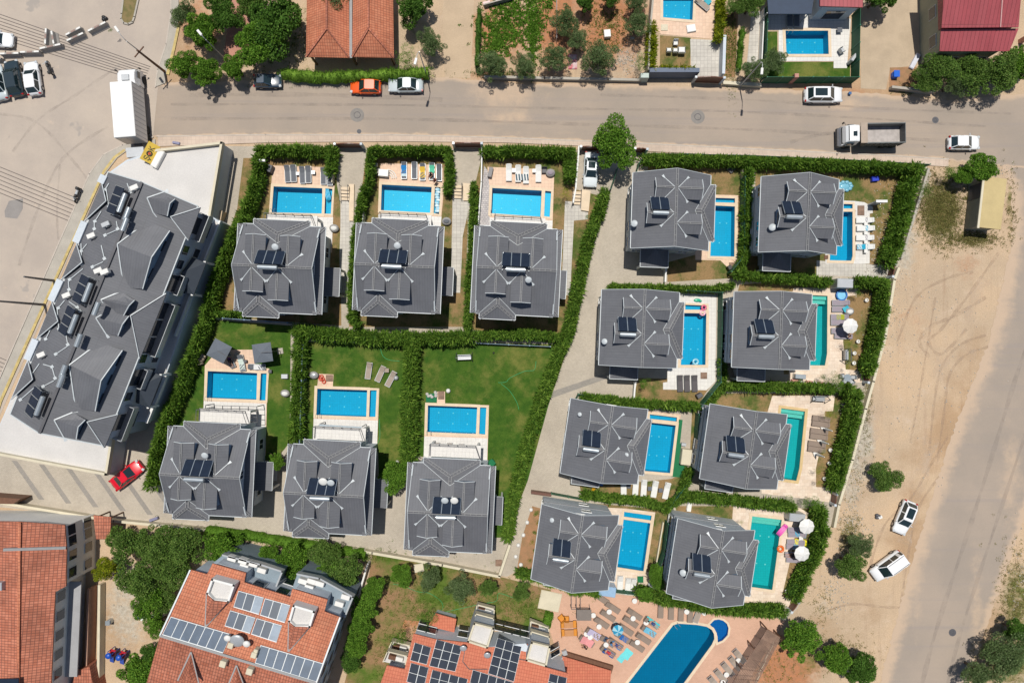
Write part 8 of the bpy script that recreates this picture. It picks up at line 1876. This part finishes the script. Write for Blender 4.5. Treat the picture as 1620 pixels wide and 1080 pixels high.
# ------------------------------------------------------------ people
skin = M('skin', (.50, .27, .18), .6, .06, 6); hair = M('dark_hair', (.025, .018, .012), .7, .2, 8)
def person(label, px, py, rz, pose, shirt, trunks, z=0.0):
    t = thing('person', label, 'person', W(px, py) + Vector((0, 0, z)), R(rz))
    if pose == 'stand':
        J = {'pel': (0, 0, .93), 'spi': (0, -.01, 1.12), 'che': (0, 0, 1.34), 'nec': (0, .0, 1.49), 'hd0': (0, .01, 1.56), 'hd1': (0, .02, 1.66), 'hd2': (0, .02, 1.75)}
        for s, n in ((-1, 'l'), (1, 'r')): J.update({'sh' + n: (s * .19, 0, 1.42), 'el' + n: (s * .27, -.03, 1.14), 'wr' + n: (s * .27, .1, .90), 'hp' + n: (s * .1, 0, .9), 'kn' + n: (s * .11, .03 + .1 * s, .48), 'an' + n: (s * .12, -.04 + .12 * s, .08), 'to' + n: (s * .13, .14 + .12 * s, .04)})
    elif pose == 'sit':
        J = {'pel': (0, 0, .52), 'spi': (0, -.08, .72), 'che': (0, -.1, .92), 'nec': (0, -.07, 1.06), 'hd0': (0, -.05, 1.13), 'hd1': (0, -.02, 1.23), 'hd2': (0, -.02, 1.32)}
        for s, n in ((-1, 'l'), (1, 'r')): J.update({'sh' + n: (s * .19, -.09, 1.0), 'el' + n: (s * .25, .02, .76), 'wr' + n: (s * .16, .24, .68), 'hp' + n: (s * .1, 0, .5), 'kn' + n: (s * .15, .42, .52), 'an' + n: (s * .14, .45, .1), 'to' + n: (s * .15, .63, .05)})
    else: # lying on the back, head towards +y
        J = {'pel': (0, -.1, .46), 'spi': (0, .1, .46), 'che': (0, .3, .53), 'nec': (0, .44, .60), 'hd0': (0, .51, .64), 'hd1': (0, .6, .69), 'hd2': (0, .69, .73)}
        for s, n in ((-1, 'l'), (1, 'r')): J.update({'sh' + n: (s * .19, .37, .56), 'el' + n: (s * .29, .12, .48), 'wr' + n: (s * .25, -.12, .5), 'hp' + n: (s * .1, -.13, .46), 'kn' + n: (s * .12, -.52, .50 + .06 * (s + 1)), 'an' + n: (s * .12, -.92, .44), 'to' + n: (s * .14, -.96, .6)})
    Rr = {'pel': .15, 'spi': .125, 'che': .15, 'nec': .058, 'hd0': .07, 'hd1': .098, 'hd2': .07, 'sh': .062, 'el': .043, 'wr': .028, 'hp': .09, 'kn': .058, 'an': .038, 'to': .032}
    names = list(J); idx = {n: i for i, n in enumerate(names)}
    ed = [('pel', 'spi'), ('spi', 'che'), ('che', 'nec'), ('nec', 'hd0'), ('hd0', 'hd1'), ('hd1', 'hd2')]
    for n in 'lr': ed += [('che', 'sh' + n), ('sh' + n, 'el' + n), ('el' + n, 'wr' + n), ('pel', 'hp' + n), ('hp' + n, 'kn' + n), ('kn' + n, 'an' + n), ('an' + n, 'to' + n)]
    vs = [Vector(J[n]) for n in names]; rr = [Rr.get(n, Rr.get(n[:2], .05)) for n in names]; es = [(idx[a], idx[b]) for a, b in ed]
    for n in 'lr':
        w = Vector(J['wr' + n]); d = (w - Vector(J['el' + n])).normalized(); sd = d.cross(Vector((0, 0, 1))); sd = (sd.normalized() if sd.length > .1 else Vector((1, 0, 0)))
        pal = w + d * .07; vs.append(pal); rr.append(.032); es.append((idx['wr' + n], len(vs) - 1)); pi = len(vs) - 1
        for k in range(4):
            a = pal + d * .035 + sd * (.021 * (k - 1.5)); b = a + d * (.035 + .006 * (1.5 - abs(k - 1.3))) ; cc = b + d * .028 - Vector((0, 0, .008))
            vs += [a, b, cc]; rr += [.010, .009, .008]; m0 = len(vs) - 3; es += [(pi, m0), (m0, m0 + 1), (m0 + 1, m0 + 2)]
        a = w + d * .03 + sd * .035 * (1 if n == 'l' else -1); b = a + d * .04 + sd * .015 * (1 if n == 'l' else -1); vs += [a, b]; rr += [.012, .009]; m0 = len(vs) - 2; es += [(idx['wr' + n], m0), (m0, m0 + 1)]
    me = bpy.data.meshes.new('body'); me.from_pydata([tuple(v) for v in vs], es, [])
    ob = bpy.data.objects.new('body', me); link(ob)
    md = ob.modifiers.new('skin', 'SKIN'); sv = me.skin_vertices[0].data if me.skin_vertices else None
    if sv is None:
        bpy.context.view_layer.objects.active = ob; ob.select_set(True); bpy.ops.object.select_all(action='DESELECT')
    for i, r_ in enumerate(rr): me.skin_vertices[0].data[i].radius = (r_, r_ * (.8 if names[i] in ('che', 'spi', 'pel') else 1) if i < len(names) else r_)
    me.skin_vertices[0].data[0].use_root = True
    md2 = ob.modifiers.new('sub', 'SUBSURF'); md2.levels = md2.render_levels = 1
    bpy.context.view_layer.update(); ev = ob.evaluated_get(bpy.context.evaluated_depsgraph_get()); bm_ = bpy.data.meshes.new_from_object(ev)
    bpy.data.objects.remove(ob); bm_.name = 'body'; bm_.materials.clear(); bm_.materials.append(skin)
    for p in bm_.polygons: p.use_smooth = True
    b = bpy.data.objects.new('body', bm_); link(b, t)
    h1 = Vector(J['hd1']); up_ = (Vector(J['hd2']) - Vector(J['nec'])).normalized(); face = Vector((0, 1, 0)) if pose != 'lie' else Vector((0, -.45, .9)).normalized(); side = face.cross(up_).normalized()
    Mh = Matrix((side, up_.cross(side) if False else -face, up_)).transposed()
    m = MB(); m.ell(h1 - face * .02 + up_ * .03, (.098, .105, .105), 12, 8, M=Mh); m.build('hair', hair, t)
    m = MB(); m.ell(h1 + face * .1 - up_ * .0, (.014, .02, .02), 8, 5)
    for s in (-1, 1): m.ell(h1 + side * .1 * s - up_ * .005, (.015, .02, .028), 8, 5)
    m.build('nose_and_ears', skin, t)
    m = MB()
    for s in (-1, 1): m.ell(h1 + face * .09 + side * .035 * s + up_ * .02, (.012, .01, .009), 8, 5)
    m.build('eyes', black, t); m = MB(); m.ell(h1 + face * .088 - up_ * .045, (.025, .01, .007), 8, 5); m.build('mouth', M('lips', (.4, .12, .1), .5), t)
    def garment(name, a, b_, r0, r1, mat):
        a, b_ = Vector(J[a]), Vector(J[b_]); m = MB(); m.cyl(a, b_, r0, r1, 14); m.build(name, mat, t)
    if trunks:
        garment('shorts', 'pel', 'spi', .165, .15, trunks)
        for n in 'lr': a = Vector(J['hp' + n]); k = Vector(J['kn' + n]); m = MB(); m.cyl(a, a + (k - a) * .45, .105, .092, 12); m.build('shorts_leg', trunks, t)
    if shirt: garment('shirt', 'spi', 'che', .155, .175, shirt)
    return t
sw_d = clothm('black_swimwear', (.02, .02, .03)); sw_r = clothm('red_swimwear', (.5, .04, .05)); sw_b = clothm('navy_swimwear', (.03, .06, .2)); sw_p = clothm('purple_dress', (.12, .03, .14)); sh_w = clothm('white_shirt', (.7, .7, .68))
person('person in a red top standing at the corner of the narrow raft pool', 689.5, 288, 200, 'stand', sw_r, sw_d)
person('person in dark swimwear sitting on the green towel lounger', 682.5, 278, 150, 'sit', sw_d, sw_d, .0)
person('person in a purple top reclining in the shade of the left square parasol', 365.6, 569, 22, 'lie', sw_p, sw_d, .02)
person('person lying on the lounger with turquoise towels', 1031.5, 983.5, 56, 'lie', sw_b, sw_b, .02)
person('sunbather in red swimwear on the dark blue towel', 961.5, 1029, 56, 'lie', sw_r, sw_r, .02)
person('tanned sunbather on the blue towel right of the others', 973.5, 1017, 56, 'lie', None, sw_b, .02)
person('person in black bending beside the pink towel', 925.5, 1019.5, 100, 'sit', sw_d, sw_d, -.1)
person('person in dark swimwear lying under the lower white parasol', 1252, 876.5, -90, 'lie', None, sw_d, .02)
person('person in a white shirt on the lounger beside the striped blue parasol table', 964.5, 1012, 56, 'lie', sh_w, sw_d, .02)
person('person in a pale top sitting under the big white parasol', 1338, 531, -80, 'sit', sh_w, sw_d, .0)
